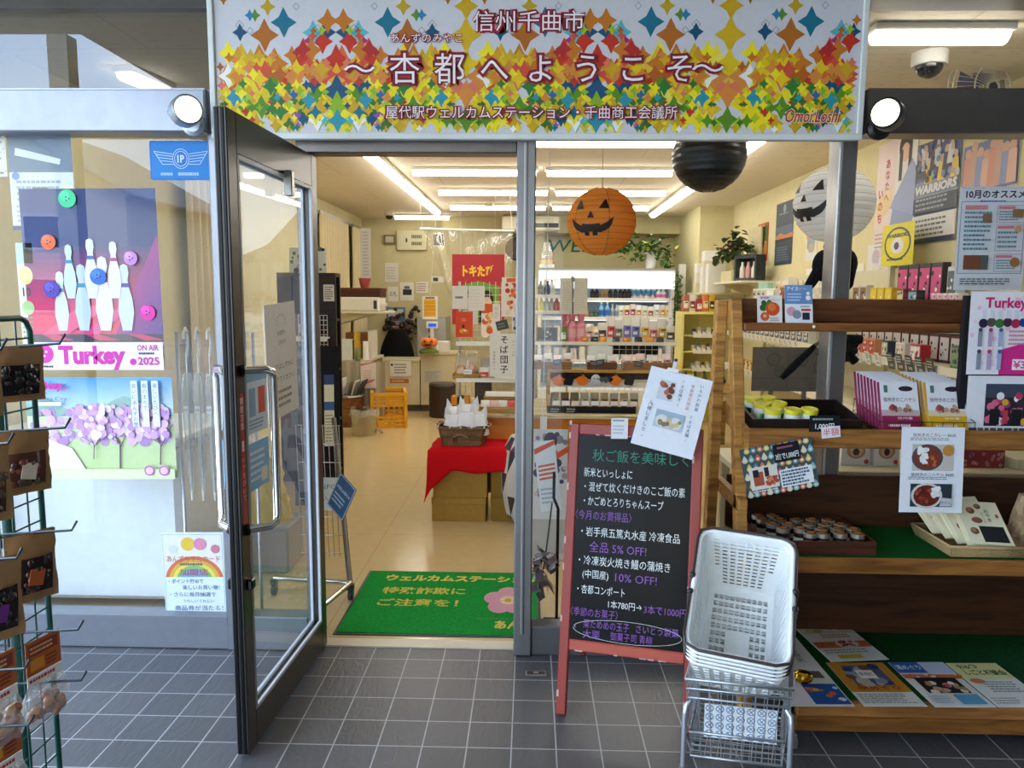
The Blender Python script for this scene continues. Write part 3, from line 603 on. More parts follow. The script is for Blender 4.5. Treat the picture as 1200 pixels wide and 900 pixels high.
def pouch(c, edge, title, name, label):
    t = thing(name, label, 'pouch')
    w_, h_ = .142, .185
    b = MB('plastic', edge); b.grid(lambda u, v: ((u-.5)*w_, -(.011*math.sin(math.pi*u)**.6*math.sin(math.pi*min(1, v*1.05+.02))**.6), v*h_), 8, 8); b.grid(lambda u, v: ((.5-u)*w_, (.002+.004*math.sin(math.pi*u)*math.sin(math.pi*v)), v*h_), 4, 4); b.build('bag', t)
    s = Sheet(w_-.004, h_-.004, '#e4e2e6', m='plastic', th=.0006)
    s.pg([(0, 0), (1, 0), (1, .3), (0, .3)], c); s.pg([(0, .3), (1, .3), (.97, .42), (0, .42)], tuple(x*.5+.38 for x in rgb(c)))
    s.el(.68, .86, .19, '#2a2430', .055); s.rc(.1, .78, .2, .93, '#4a7a6a'); s.tx(title, .5, .63, .1, '#221a22', w=.86); s.pebbles(.25, .4, .8, .54, 16, ['#9a6a5a', '#7a4a44', '#c09a84', '#b0483a'], .04, .09, 4); s.tx('信州産', .6, .25, .055, '#f0e8e4', w=.4); s.rows(.15, .05, .85, .15, 1, '#e8dcd8')
    q = s.build('front_label', t); q.matrix_local = frame((-(w_-.004)/2, -.0128, .002), (1, 0, 0), (0, 0, 1))
    return t
def pouchrow(t0, x, label, grp):
    n = 8
    for i in range(n):
        y = .030 + i*.021
        M = TM @ Matrix.Translation((x - i*.0035, y, .012)) @ Matrix.Rotation(R(-27), 4, 'X')
        pos = ['front one of the row', 'second from the front', 'third from the front', 'fourth from the front', 'fourth from the back', 'third from the back', 'second from the back', 'rear one of the row'][i]
        l_ = label + ', ' + pos
        if i == 0: t0.matrix_world = M; t0['label'] = l_; t0['group'] = grp
        else: dup(t0, M=M, label=l_)
pouchrow(pouch('#8f1f4a', '#9a2454', '信州きのこハヤシ', 'stew_pouch', ''), 1.365, 'crimson and white mushroom stew pouch in the wire holder', 'crimson stew pouches')
pouchrow(pouch('#d9a818', '#d9a21c', '信州きのこカレー', 'curry_pouch', ''), 1.535, 'yellow and white mushroom curry pouch in the wire holder', 'yellow curry pouches')
wr = MB('metal', '#3a3836'); wr.M = TM
x0, x1 = 1.275, 1.62
for z_ in (.006, .055): wr.tube([(x0, .012, z_), (x1, .012, z_), (x1, .235, z_+.02), (x0, .235, z_+.02)], .0016, 5, closed=True)
for k in range(10): x = x0 + k*(x1-x0)/9; wr.tube([(x, .012, .055), (x, .012, .006), (x, .235, .008), (x, .235, .075)], .0013, 4)
one(wr, 'wire_rack', 'black wire holder keeping the mushroom pouches upright on the second shelf', 'rack')
tray(TM @ Matrix.Translation((1.64, .07, 0)), .35, .185, .05, '#20140f', 'dark_tray', 'black wooden tray behind the poster stand on the second shelf')
# poster stand
ps = thing('poster_stand', 'black upright board stand with two posters on the second shelf of the rack', 'stand', (0, 0, 0))
b = MB('matte', '#1c1b1d'); b.box(1.575, 1.60, 2.74, 2.765, 1.008, 1.52); b.box(1.60, 2.0, 2.752, 2.762, 1.02, 1.515); b.box(1.575, 2.0, 2.735, 2.77, 1.006, 1.02); b.build('board', ps)
w_, h_, M = front_up(1133, 338, 1215, 430, 2.738)
s = Sheet(.30, .30, '#f3eef2'); s.pebbles(.02, .1, .98, .98, 40, ['#f0c8dc', '#f6dbe8'], .02, .035, 3); s.pg([(.38, .0), (1, .0), (1, .48), (.38, .3)], '#d8308a'); s.tx('Turkey', .42, .87, .17, '#d12f78', w=.5, bold=.03)
for k, c in enumerate(['#2a2440', '#5a5048', '#3f7a34', '#4a2a44', '#b02a4a', '#1f3f8a', '#d06a34']): s.el(.16+k*.095, .62+.012*(k % 2), .055, c); s.rc(.14+k*.095, .68, .18+k*.095, .78, '#dfe3ee')
for k in range(3):
    for j in range(2): s.rc(.1+k*.12, .06+j*.28, .15+k*.12, .26+j*.26, ['#8a94a8', '#b8a8c8', '#a8b8d8'][k]); s.el(.125+k*.12, .28+j*.26, .025, ['#4a4a66', '#b03a6a', '#3a6a9a'][k])
s.rows(.46, .35, .7, .55, 4, '#d88aa8'); s.rows(.72, .45, .96, .58, 3, '#9aa0a8'); s.el(.88, .33, .12, '#1f4f8a'); s.tx('全6種', .88, .33, .07, '#f4f4f8', w=.16); s.rc(.52, .06, .86, .19, '#f6f4f6'); s.tx('¥300', .68, .125, .12, '#d8488a', w=.3, bold=.02)
q = s.build('poster', ps, 'pink and white poster with key rings and price'); q.matrix_local = frame((1.59, 2.734, 1.235), (1, 0, 0), (0, .02, 1))
s = Sheet(.30, .21, '#e9e9ec'); s.rc(.22, .12, .72, .86, '#3f4a5c'); s.rc(.22, .12, .72, .62, '#2c2430'); s.pebbles(.25, .15, .7, .7, 26, ['#d8a82a', '#c83a5a', '#e8e8ec', '#3a2a34', '#8a3a6a', '#d86a8a'], .03, .06, 6); s.rc(.28, .14, .4, .42, '#191a1e'); s.rc(.54, .14, .66, .42, '#191a1e'); s.rc(.44, .16, .5, .4, '#c83a4a'); s.rows(.04, .02, .98, .1, 1, '#5a5a60', fill=.7); s.rows(.76, .6, .98, .85, 3, '#b05a5a')
q = s.build('poster', ps, 'white sheet with photograph of a dark gift bag'); q.matrix_local = frame((1.602, 2.735, 1.02), (1, 0, 0), (0, .02, 1))
w_, h_, M = front(1117, 219, 1197, 340, 3.012)
s = Sheet(w_, h_, '#d9dce0'); s.fr(.03, .16, .97, .86, .003, '#8a93a8'); s.tx('10月のオススメ', .52, .925, .085, '#3f2a3a', w=.86, bold=.03); s.rows(.3, .845, .75, .875, 1, '#5a4ab0')
for k in range(24): s.el(.04+k*.04, .985, .008, rnd.choice(['#d88a9a', '#8aa8d8', '#d8c88a']))
s.rc(.08, .78, .4, .82, '#d88a94'); s.rows(.08, .38, .48, .77, 9, '#5f8a96', 3); s.rc(.34, .65, .47, .74, '#8a6a5a'); s.rc(.1, .2, .36, .34, '#7a4a34'); s.rc(.36, .2, .46, .34, '#54605a')
for za, zb in ((.65, .82), (.38, .63), (.18, .35)): s.fr(.54, za, .95, zb, .002, '#b08a9a'); s.rc(.56, zb-.035, .8, zb-.012, '#d87a84'); s.rows(.57, za+.02, .9, zb-.05, 4, '#6a8a94', 5)
s.el(.86, .59, .05, '#d09a70'); s.rc(.76, .7, .92, .78, '#8a6a4a'); s.el(.84, .27, .07, '#a0683a'); s.rows(.06, .05, .94, .12, 3, '#5a5c66')
one(s, 'recommendation_poster', 'pale grey poster listing the recommendations of October stuck to the upper glass', 'poster', M=M)
# price cards and sheets on the rack fronts
w_, h_, M = front(948, 487, 984, 506, 2.674)
s = Sheet(w_, h_, '#14181c', m='matte'); s.tx('1,000円', .5, .34, .42, '#e9ecec', w=.62, bold=.02); s.rows(.1, .66, .9, .9, 1, '#9aa4a4')
one(s, 'price_card', 'black price card reading 1,000 yen on the second shelf rail', 'price card', M=M)
w_, h_, M = front(963, 501, 985, 514, 2.669); s = Sheet(w_, h_, '#efe8ea'); s.tx('半額', .5, .5, .75, '#c8203c', w=.84)
one(s, 'half_price_card', 'white card with red half price characters under the black price card', 'price card', M=M @ Matrix.Rotation(R(6), 4, 'Z'))
w_, h_, _ = front(1055, 503, 1128, 601, 2.668); M = frame(PY(1053, 600, 2.645), (1, 0, 0), (.03, .06, 1))
s = Sheet(w_, h_, '#eceef2'); 
s.tx('信州きのこカレー ¥600', .52, .905, .05, '#34343a', w=.68); s.rows(.14, .84, .88, .88, 2, '#8a8c92'); s.rc(.18, .49, .84, .8, '#c9c3ba'); s.el(.42, .645, .25, '#4a4e54', .155); s.el(.42, .645, .215, '#7a3a26', .135); s.pebbles(.27, .58, .42, .75, 26, ['#f2f2ee', '#e6e8ea'], .025, .045, 1); s.pebbles(.42, .54, .58, .66, 18, ['#a0452c', '#c06a3a', '#8a3020'], .02, .035, 2); s.el(.74, .73, .09, '#c98a3c')
s.tx('信州きのこハヤシ ¥600', .5, .445, .05, '#34343a', w=.68); s.rows(.12, .385, .86, .425, 2, '#8a8c92'); s.rc(.16, .07, .82, .34, '#2f3640'); s.el(.42, .2, .25, '#d8d4cc', .15); s.el(.42, .2, .21, '#6a2418', .125); s.pebbles(.5, .2, .62, .29, 20, ['#f2f2ee', '#dfe2e4'], .025, .045, 3); s.pebbles(.25, .12, .5, .27, 30, ['#8a3020', '#a84a34', '#5a1c14'], .018, .032, 4); s.pg([(.62, .08), (.8, .08), (.82, .17), (.66, .18)], '#c9cdd4'); s.tx('きのこ', .72, .125, .04, '#4a4e56')
one(s, 'menu_sheet', 'white sheet with two curry plate photographs hanging from the second shelf rail', 'menu', M=M)
a, b_, c_ = PY(876, 584, 2.672), PY(960, 568, 2.672), PY(869, 527, 2.672); w_, h_ = (b_-a).length, (c_-a).length
s = Sheet(w_, h_, '#4a5a60')
for i in range(11):
    for j in range(6):
        u, v = .05+i*.09+(.045 if j % 2 else 0), .06+j*.18
        if u > .97: continue
        c = ['#e8e0c4', '#d98a5a', '#8ac0c4', '#e8cf6a', '#d8705a', '#5f9aa8'][(i*2+j*3) % 6]; r_ = .041
        s.pg([(u+r_*math.cos(R(k))*1.0, v-.02+.055*math.sin(R(k))) for k in range(180, 361, 20)] + [(u+r_*.5, v+.04), (u, v+.085 if v < .9 else .985), (u-r_*.5, v+.04)], c); s.z -= .0002; s.el(u, v-.02, r_*.5, '#efe6cc', n=8); s.z -= .0002
s.z += .001; s.rc(.07, .14, .46, .6, '#e9e2d8'); s.rc(.12, .22, .26, .5, '#b0583a'); s.rc(.12, .4, .2, .55, '#22262a'); s.rc(.28, .38, .34, .57, '#2a2424'); s.pebbles(.27, .2, .44, .36, 22, ['#c0684a', '#d88a68', '#b04a34'], .02, .03, 2); s.rows(.08, .08, .5, .14, 1, '#efe9e0')
s.rc(.44, .62, .8, .98, '#15161a'); s.rows(.5, .86, .76, .95, 1, '#b05a7a'); s.tx('3個で1,000円', .62, .73, .14, '#f0f2f2', w=.32, bold=.02); s.rc(.48, .1, .93, .46, '#eef0f2'); s.rows(.5, .12, .9, .44, 5, '#3f5a74', 4, .6)
one(s, 'product_card', 'tilted card with a colourful teardrop pattern hanging below the second shelf rail', 'card', M=frame(a, b_-a, c_-a))
# ---- third tier
tray(Matrix.Translation((.845, 2.60, .5922)), .40, .30, .05, '#5a3020', 'brown_tray', 'brown wooden tray full of small dark jam jars on the third shelf')
jar = thing('jam_jar', 'x', 'jar')
b = MB('gloss', '#2a150c'); b.lathe([(.021, 0), (.024, .004), (.024, .042), (.019, .05)], 14); b.build('glass_body', jar)
b = MB('paper', '#c9c2ae'); b.lathe([(.0243, .012), (.0243, .03)], 14); b.build('paper_label', jar)
b = MB('metal', '#1e1a18'); b.lathe([(.0245, .047), (.0245, .061), (.022, .0635), (0, .0635)], 16, cols=['#b8b0a0', '#a89c84', '#2a2420']); b.lathe([(.0145, .0637), (0, .0641)], 14, c='#f08a3a'); b.build('lid', jar, 'black lid with orange dot')
jn = 0
rowsj = [(.045, [.915-.845+.11, .225, .29, .35]), (.1, [.1, .165, .24, .30, .36]), (.155, [.08, .14, .215, .275, .335]), (.21, [.06, .125, .19, .25, .31]), (.262, [.055, .115])]
words_r = ['front row', 'second row', 'third row', 'fourth row', 'back row']; words_c = ['first from the rack legs', 'second along', 'third along', 'fourth along', 'fifth along']
for ri, (y, xs) in enumerate(rowsj):
    for ci, x in enumerate(xs):
        l_ = 'jam jar with orange dot lid, %s of brown tray, %s' % (words_r[ri], words_c[ci]); P = (.845+x, 2.60+y+(rnd.random()-.5)*.006, .5985)
        if jn == 0: jar.location = P; jar['label'] = l_; jar['group'] = 'jam jars in the brown tray'
        else: dup(jar, P, R(rnd.random()*360), l_)
        jn += 1
# wicker tray of cream packets
wt = thing('wicker_tray', 'shallow pale wicker tray of cream packets on the third shelf turf', 'basket', (1.50, 2.59, .5922))
def wick(b, w_, d, h, c, fl=.0, rows_=5, ins=.012):
    for k in range(rows_+1):
        q = k/rows_; o = ins*(1-q); b.tube([(o, o, h*q+.004), (w_-o, o, h*q+.004), (w_-o, d-o, h*q+.004), (o, d-o, h*q+.004)], .0045 if k < rows_ else .007, 5, c, closed=True)
    n = int(w_/.02)
    for k in range(n+1):
        x = k*w_/n
        for yy in (0, d): b.tube([(min(max(x, ins), w_-ins), yy+(ins if yy == 0 else -ins), .003), (x, yy, h)], .003, 4, c)
    n = int(d/.02)
    for k in range(1, n):
        for xx in (0, w_): b.tube([(xx+(ins if xx == 0 else -ins), k*d/n, .003), (xx, k*d/n, h)], .003, 4, c)
b = MB('cloth', '#b79a68'); wick(b, .36, .27, .035, None); b.build('wicker_weave', wt)
b = MB('cloth', '#a88a58'); b.box(.012, .348, .012, .258, .001, .006); b.build('base', wt)
def packet(label, M):
    t = thing('snack_packet', label, 'packet', M=M, group='cream snack packets in the wicker tray')
    b = MB('paper', '#e4dcb8'); b.grid(lambda u, v: ((u-.5)*.16, v*.2, .006+.016*(math.sin(math.pi*u)*math.sin(math.pi*v))**.5), 8, 8); b.box(-.08, .08, 0, .2, 0, .006); b.build('bag', t)
    return t
pk = packet('cream snack packet with black label square at the front of the wicker tray', Matrix.Translation((1.66, 2.615, .615)) @ Matrix.Rotation(R(38), 4, 'X') @ Matrix.Rotation(R(-3), 4, 'Z'))
s = Sheet(.15, .19, '#e9e2c0', th=.0003); s.rc(.34, .06, .92, .42, '#191c20'); 
for (u, v, r_) in ((.3, .78, .1), (.2, .3, .1), (.5, .88, .08)): s.el(u, v, r_, '#7a4a34'); s.el(u-.02, v+.02, r_*.6, '#a8745a')
s.el(.36, .55, .13, '#8a5644', .07); s.vt('おやき', .66, .82, .1, '#3a3430'); s.vt('ひとくち', .54, .74, .06, '#4a4440'); s.rc(.84, .62, .9, .7, '#b0402c')
q = s.build('label_print', pk, 'chestnut print and black label'); q.matrix_local = Matrix.Translation((-.075, .006, .0225))
for i, (x, y, z, a, l_) in enumerate([(1.645, 2.665, .622, 36, 'second from the front'), (1.625, 2.71, .628, 34, 'third from the front'), (1.60, 2.755, .634, 33, 'at the back')]):
    dup(pk, M=Matrix.Translation((x, y, z)) @ Matrix.Rotation(R(a), 4, 'X') @ Matrix.Rotation(R(4+i*2), 4, 'Z'), label='cream snack packet with chestnut print in the wicker tray, ' + l_)
bg_ = thing('paper_bag', 'crumpled light brown paper bag at the edge of the third shelf', 'bag', (1.90, 2.76, .592))
b = MB('card', '#b59a78'); rq = random.Random(4)
noise = {}
def bagf(u, v):
    a = 2*math.pi*u; r_ = 1-.25*v*v; k = noise.setdefault((round(u % 1, 3), round(v, 3)), rq.uniform(-.008, .008)); sq = max(abs(math.cos(a)), abs(math.sin(a)))
    return (.08*math.cos(a)/sq**.7*r_+k, (.05/sq**.7*math.sin(a))*(1-.6*v)+k, v*.19)
b.grid(bagf, 16, 8, smooth=False); b.build('bag_body', bg_)
# ---- base tier leaflets
def leaflet(px, label, name, fn, z=.1445, cat='leaflet', curl=0):
    a, b_, c_ = PZ(*px[0], z), PZ(*px[1], z), PZ(*px[2], z); u = c_-a; r_ = b_-a
    s = Sheet(r_.length, u.length, '#e2e0da', th=.0012); fn(s); return one(s, name, label, cat, M=frame(a, r_, u))
def lf1(s): s.rc(.05, .03, .95, .2, '#e6dfe4'); s.rc(.45, .02, .98, .26, '#1f4f9a'); s.pebbles(.5, .06, .95, .22, 12, ['#d8c83a', '#e0703a', '#d0e0f0'], .03, .06, 1); s.rc(.6, .33, .9, .42, '#6a5a50'); s.rows(.05, .3, .55, .85, 12, '#8a8a86', 2); s.vt('まちの歴史', .75, .85, .06, '#3a3a40'); s.rc(.35, .88, .7, .98, '#4a7ab0'); s.rc(.05, .5, .3, .62, '#9a4a3a')
leaflet([(922, 828), (1002, 828), (955, 752)], 'newspaper style leaflet under the gold paperweight on the lowest shelf', 'leaflet', lf1)
def lf2(s): s.rc(.02, .62, .98, .97, '#cfc9b8'); s.pebbles(.05, .65, .5, .92, 14, ['#d8cfae', '#a89a6a', '#c9b88a'], .06, .1, 2); s.pebbles(.6, .7, .95, .9, 8, ['#b03a34', '#d8c0ae', '#3a2a2a'], .03, .05, 3); s.rows(.3, .5, .9, .6, 2, '#c05a3a'); s.rc(.02, .28, .98, .42, '#c86a34'); s.el(.6, .36, .2, '#d8d4cc', .09); s.pebbles(.47, .31, .73, .41, 34, ['#c02a24', '#d8483a', '#a01a18'], .02, .035, 4); s.rows(.05, .14, .95, .24, 2, '#9a948a'); s.rc(.2, .03, .6, .11, '#c8b43a')
leaflet([(974, 776), (1042, 773), (941, 727)], 'food leaflet with a red berry bowl picture at the back of the lowest shelf', 'leaflet', lf2, z=.152)
def lf3(s): s.rc(0, .3, 1, 1, '#c8862c'); s.rc(.2, .45, .84, .92, '#4a5a7a'); s.pebbles(.2, .46, .84, .9, 20, ['#6a4a3a', '#2a3a5a', '#8a94a8', '#c0b0a0'], .06, .12, 3); s.rc(.36, .6, .66, .8, '#efeee8'); s.tx('宿場町', .51, .7, .09, '#3a3a40', w=.24); s.tx('秋めぐり', .5, .38, .09, '#8a3a1c', w=.7, bold=.02); s.rows(.04, .04, .96, .26, 5, '#9a9890')
leaflet([(1013, 828), (1087, 828), (978, 777)], 'orange leaflet with a blue photo block on the lowest shelf', 'leaflet', lf3)
def lf4(s): s.rc(0, .74, .52, 1, '#2f62b0'); s.tx('湯めぐり', .26, .87, .12, '#e8f0fa', w=.44, bold=.02); s.rc(.52, .74, 1, 1, '#c9d4ea'); s.rc(0, .6, 1, .7, '#d8703a'); s.pebbles(0, .62, 1, .7, 14, ['#e8e0d4', '#d8703a'], .03, .05, 2); s.rc(.14, .28, .86, .62, '#241c1c'); s.pebbles(.18, .3, .84, .5, 16, ['#c9a48a', '#e8dcd4', '#c03a44', '#b08a5a'], .05, .08, 5); s.rc(.5, .04, .9, .24, '#5a9ab8'); s.rows(.06, .05, .45, .22, 4, '#aab0c0')
leaflet([(1096, 829), (1168, 829), (1056, 777)], 'white and blue hot spring leaflet with a dark photo on the lowest shelf', 'leaflet', lf4)
def lf5(s): s.rc(0, .62, 1, 1, '#e2dc9a'); s.tx('9/6㊏', .34, .9, .12, '#4a6a2a', w=.4, bold=.03); s.tx('しごと相談会', .55, .76, .13, '#3a5a2a', w=.8, bold=.03); s.el(.2, .56, .14, '#d8804a', .06); s.rows(.25, .3, .95, .56, 5, '#7a8a7a'); s.el(.85, .18, .16, '#7ab06a', .09); s.rows(.05, .05, .6, .2, 3, '#9a9a90')
leaflet([(1170, 829), (1236, 829), (1124, 778)], 'yellow topped job fair leaflet beside the hot spring leaflet', 'leaflet', lf5)
b = MB('chrome', '#d8a52c'); b.ball((0, 0, .024), .036, .026, .024, 18, 10); p = PZ(940, 800, .146); one(b, 'paperweight', 'shiny gold egg shaped paperweight on the newspaper leaflet', 'paperweight', (p.x, p.y, .1452), R(-20))
# ================================================================== BLACKBOARD
pl, pr = PZ(651, 838, 0), Vector((.575, 2.425, 0))
ax = (pr-pl).normalized(); BW = (pr-pl).length; n = Vector((ax.y, -ax.x, 0)); LEAN = R(11)
upv = Vector((-n.x*math.sin(LEAN), -n.y*math.sin(LEAN), math.cos(LEAN)))
bd = thing('menu_board', 'red framed standing blackboard with chalk writing on the tiles by the shop front', 'blackboard', M=frame(pl, ax, upv))
BH = 1.06
f = MB('paint', '#8f2f26')
def bar(nm, u0, u1, v0, v1, c='#93332a'):
    f = MB('paint', c); f.box(u0, u1, v0, v1, -.026, 0, t=.004)
    for k in range(7):
        q = rnd.random(); 
        if v1-v0 > u1-u0: z_ = v0+(v1-v0)*q; f.box(u0-.0004, u0+.004+rnd.random()*.004, z_, z_+.01+rnd.random()*.02, -.006, .0006, '#c9a89a')
        else: x_ = u0+(u1-u0)*q; f.box(x_, x_+.01+rnd.random()*.02, v0-.0004, v0+.004, -.006, .0006, '#c9a89a')
    return f.build(nm, bd)
bar('leg', 0, .036, 0.003, BH); bar('leg', BW-.036, BW, 0.003, BH); bar('top_rail', .036, BW-.036, BH-.042, BH); bar('bottom_rail', .036, BW-.036, .235, .275, '#b04a38')
s = Sheet(BW-.072, BH-.317, '#08090b', m='slate', th=.006)
G, P_, Wt = '#2f7a66', '#8a5aa8', '#dfe3e0'
def ch(t, u, v, h, c, w_=None, a='l', b=-.002): s.tx(t, u, v, h, c, w=w_, a=a, bold=b)
ch('秋ご飯を美味しく', .13, .9, .066, G, .84)
ch('新米といっしょに', .06, .815, .05, Wt, .43); ch('・混ぜて炊くだけきのこご飯の素', .07, .745, .05, Wt, .88); ch('・かごめとろりちゃんスープ', .07, .675, .05, Wt, .70)
ch('〈今月のお買得品〉', .0, .605, .05, P_, .5); ch('・岩手県五篤丸水産 冷凍食品', .06, .525, .05, Wt, .86); ch('全品 5% OFF!', .14, .452, .056, P_, .50)
ch('・冷凍炭火焼き鰻の蒲焼き', .05, .385, .05, Wt, .80); ch('(中国産)', .09, .32, .045, Wt, .23); ch('10% OFF!', .38, .318, .055, P_, .36)
ch('・杏都コンポート', .05, .245, .046, Wt, .42); ch('1本780円→', .33, .185, .042, Wt, .29); ch('3本で1000円', .64, .18, .046, P_, .36)
ch('〈季節のお菓子〉', .0, .135, .046, P_, .42); ch('栗ためめの玉子', .12, .082, .046, P_, .4); ch('さいとう製菓', .58, .084, .044, P_, .36); ch('大栗', .12, .033, .046, P_, .15); ch('御菓子司 青柳', .36, .036, .044, P_, .36)
s.ln([(.05+.0, .06)] + [(.5+.47*math.cos(R(a)), .06+.052*math.sin(R(a))*1.0) for a in range(170, -190, -10)], .0018, '#b9bec0')
q = s.build('chalkboard', bd); q.matrix_local = Matrix.Translation((.036, .275, -.012))
for x in (.01, BW-.036):
    b = MB('paint', '#7a2a22'); b.M = Matrix.Translation((x, BH-.03, -.04)) @ Matrix.Rotation(R(24), 4, 'X'); b.box(0, .026, -(BH-.03)*1.0, 0, -.02, 0, t=.003); 
    b.build('rear_leg', bd)
# sheet clipped to the board
a, b_, c_ = PY(739, 519, 2.57), PY(811, 539, 2.53), PY(757, 427, 2.62)
s = Sheet((b_-a).length, (c_-a).length, '#dfe1e6')
s.vt('いもかわ製菓', .86, .93, .052, '#34343a', 1.12); s.vt('季節限定商品', .72, .9, .05, '#c85a5a', 1.1); s.vt('『そば焼き』', .56, .92, .05, '#34343a', 1.1); s.vt('『そば大福』', .82, .52, .05, '#34343a', 1.1)
s.rc(.2, .62, .46, .87, '#c9cbd0'); s.pebbles(.24, .66, .42, .84, 14, ['#8a4a34', '#a8644a', '#6a3424'], .03, .05, 1); s.rc(.26, .28, .72, .5, '#b8c4cc'); s.rc(.26, .4, .72, .5, '#9ab0c0'); s.el(.38, .37, .1, '#d8d4cc'); s.el(.6, .37, .1, '#d8d4cc'); s.pebbles(.3, .32, .68, .4, 10, ['#7a8a5a', '#c9b48a', '#8a6a4a'], .03, .05, 2); s.vt('入荷しました。', .14, .58, .06, '#34343a', 1.12)
one(s, 'notice_sheet', 'white laminated sheet about new sweets clipped over the top of the blackboard', 'notice', M=frame(a, b_-a, c_-a))
p = PY(789, 432, 2.60); cl = MB('plastic', '#e6e6e8'); cl.M = frame((p.x, p.y-.006, p.z), b_-a, c_-a); cl.box(-.02, .02, -.014, .0, -.004, .008, t=.002); cl.box(-.006, .006, .0, .034, -.002, .006, '#d8d8dc'); cl.lathe([(.006, 0), (.006, .004)], 10, (0, .03, .006), '#2a2a2e'); one(cl, 'paper_clip', 'white and black clip gripping the laminated sheet over the blackboard', 'clip')
s = Sheet(.06, .075, '#e6e8ea')
s.rows(.1, .82, .9, .96, 1, '#5a5c60'); s.rows(.1, .2, .9, .7, 3, '#b8bcc0')
a = PY(716, 514, 2.66); one(s, 'small_card', 'small white card standing behind the blackboard under the laminated sheet', 'card', M=frame(a, (1, 0, 0), (0, 0, 1)))
# ================================================================== SHOPPING BASKETS AND CART
xl = Vector((.262, -.075, -.010)); yl = Vector((.115, .33, .25)); yl = yl.normalized(); xl = (xl - yl*xl.dot(yl)).normalized()
o_ = PY(806, 757, 2.06); BWx, BLy, BD = .272, .415, .235
nb = xl.cross(yl)
def basket(M, label):
    t = thing('shopping_basket', label, 'basket', M=M, group='stacked white shopping baskets')
    b = MB('plastic', '#f0f2f0'); W2, L2, w2, l2 = BWx, BLy, BWx*.78, BLy*.80
    def P(side, u, v):                      # v: 0 rim .. 1 bottom
        q = v; xi = (W2-w2)/2*q; yi = (L2-l2)/2*q; z = -BD*v
        return [(xi+u*(W2-2*xi), yi, z), (W2-xi, yi+u*(L2-2*yi), z), (W2-xi-u*(W2-2*xi), L2-yi, z), (xi, L2-yi-u*(L2-2*yi), z)][side]
    def cell(f, u0, v0, u1, v1, hole):
        if not hole: return b._a([f(u0, v0), f(u1, v0), f(u1, v1), f(u0, v1)], [(0, 1, 2, 3)])
        a, c = (u1-u0)*.14, (v1-v0)*.2
        vs = [f(u0, v0), f(u1, v0), f(u1, v1), f(u0, v1), f(u0+a, v0+c), f(u1-a, v0+c), f(u1-a, v1-c), f(u0+a, v1-c)]
        b._a(vs, [(0, 1, 5, 4), (1, 2, 6, 5), (2, 3, 7, 6), (3, 0, 4, 7)])
    for side in range(4):
        nu, nv = (10, 15) if side % 2 == 0 else (14, 15)
        f = lambda u, v, side=side: P(side, u, v)
        for i in range(nu):
            for j in range(nv):
                sl = 1 <= j <= nv-2 and 1 <= i <= nu-2
                if side in (1, 3): sl = sl and (2 <= j <= 12) and (i + j//3) % 14 < 12 and not (5 <= i <= 8 and j > 8)
                if side == 2: sl = sl and not ((i in (1, 8)) and j > 8) 
                if side == 0: sl = False
                cell(f, i/nu, j/nv, (i+1)/nu, (j+1)/nv, sl)
    f = lambda u, v: ((W2-w2)/2+u*w2, (L2-l2)/2+v*l2, -BD)
    for i in range(12):
        for j in range(12):
            cell(f, i/12, j/12, (i+1)/12, (j+1)/12, not (i in (0, 11) or j in (0, 11)) and not (4 <= i <= 7 and 2 <= j <= 5))
    o = b.build('basket_body', t); sm = o.modifiers.new('thickness', 'SOLIDIFY'); sm.thickness = .0025; sm.offset = 0
    for k in range(1, 12):                                                       # embossed weave of the short front wall
        pass
    w = MB('plastic', '#eceeec')
    for j in range(9):
        for i in range(8):
            u0, v0 = (i+.12+(.0 if j % 2 else .0))/8.2, .1+j*.095
            p0, p1, p2, p3 = P(0, u0, v0), P(0, u0+.085, v0), P(0, u0+.085, v0+.06), P(0, u0, v0+.06); e_ = .004
            w._a([p0, p1, p2, p3] + [(p[0], p[1]-e_, p[2]) for p in [tuple(Vector(x).lerp(Vector(p2 if x is p0 else p3 if x is p1 else p0 if x is p2 else p1), .2)) for x in (p0, p1, p2, p3)]], [(4, 5, 6, 7), (0, 1, 5, 4), (1, 2, 6, 5), (2, 3, 7, 6), (3, 0, 4, 7)])
    w.build('woven_pattern', t)
    r_ = MB('plastic', '#f0f2f0')
    def ring(e_, z): 
        c_ = .035; pts = []
        for cx, cy, a0 in ((W2-c_, L2-c_, 0), (c_, L2-c_, 90), (c_, c_, 180), (W2-c_, c_, 270)): pts += [(cx+(c_+e_)*math.cos(R(a0+k*22.5)), cy+(c_+e_)*math.sin(R(a0+k*22.5)), z) for k in range(5)]
        return pts
    r_.tube(ring(.006, 0), .0075, 6, closed=True); r_.tube(ring(.011, -.008), .006, 6, closed=True); r_.build('rim', t)
    for side in (0, 1):
        h = MB('plastic', '#3a302c'); yy = -.012 if side == 0 else L2+.012; d = 1 if side == 0 else -1
        h.tube([(-.014, L2*.5-d*.03, .010), (-.015, yy+d*.05, .010), (-.008, yy+d*.015, .010), (.03, yy, .010), (W2-.03, yy, .010), (W2+.008, yy+d*.015, .010), (W2+.015, yy+d*.05, .010), (W2+.014, L2*.5-d*.03, .010)], .0045, 6)
        h.build('carry_handle', t, 'dark brown handle')
        for xx in (-.015, W2+.015):
            k_ = MB('plastic', '#2a2422'); k_.ball((xx, L2*.5-d*.03, .010), .010, n=8, k=5); k_.build('handle_pin', t)
    return t
BM = frame(o_, xl, yl)
bk = basket(BM, 'topmost white shopping basket with brown handles, its open top tilted to the street')
for i in range(1, 4):
    dup(bk, M=BM @ Matrix.Translation((0, 0, -.0209*i)), label=['second', 'third', 'lowest'][i-1] + ' white shopping basket of the tilted stack on the wire cart')
ct = thing('basket_cart', 'low chrome wire cart on casters carrying the stack of white baskets', 'cart')
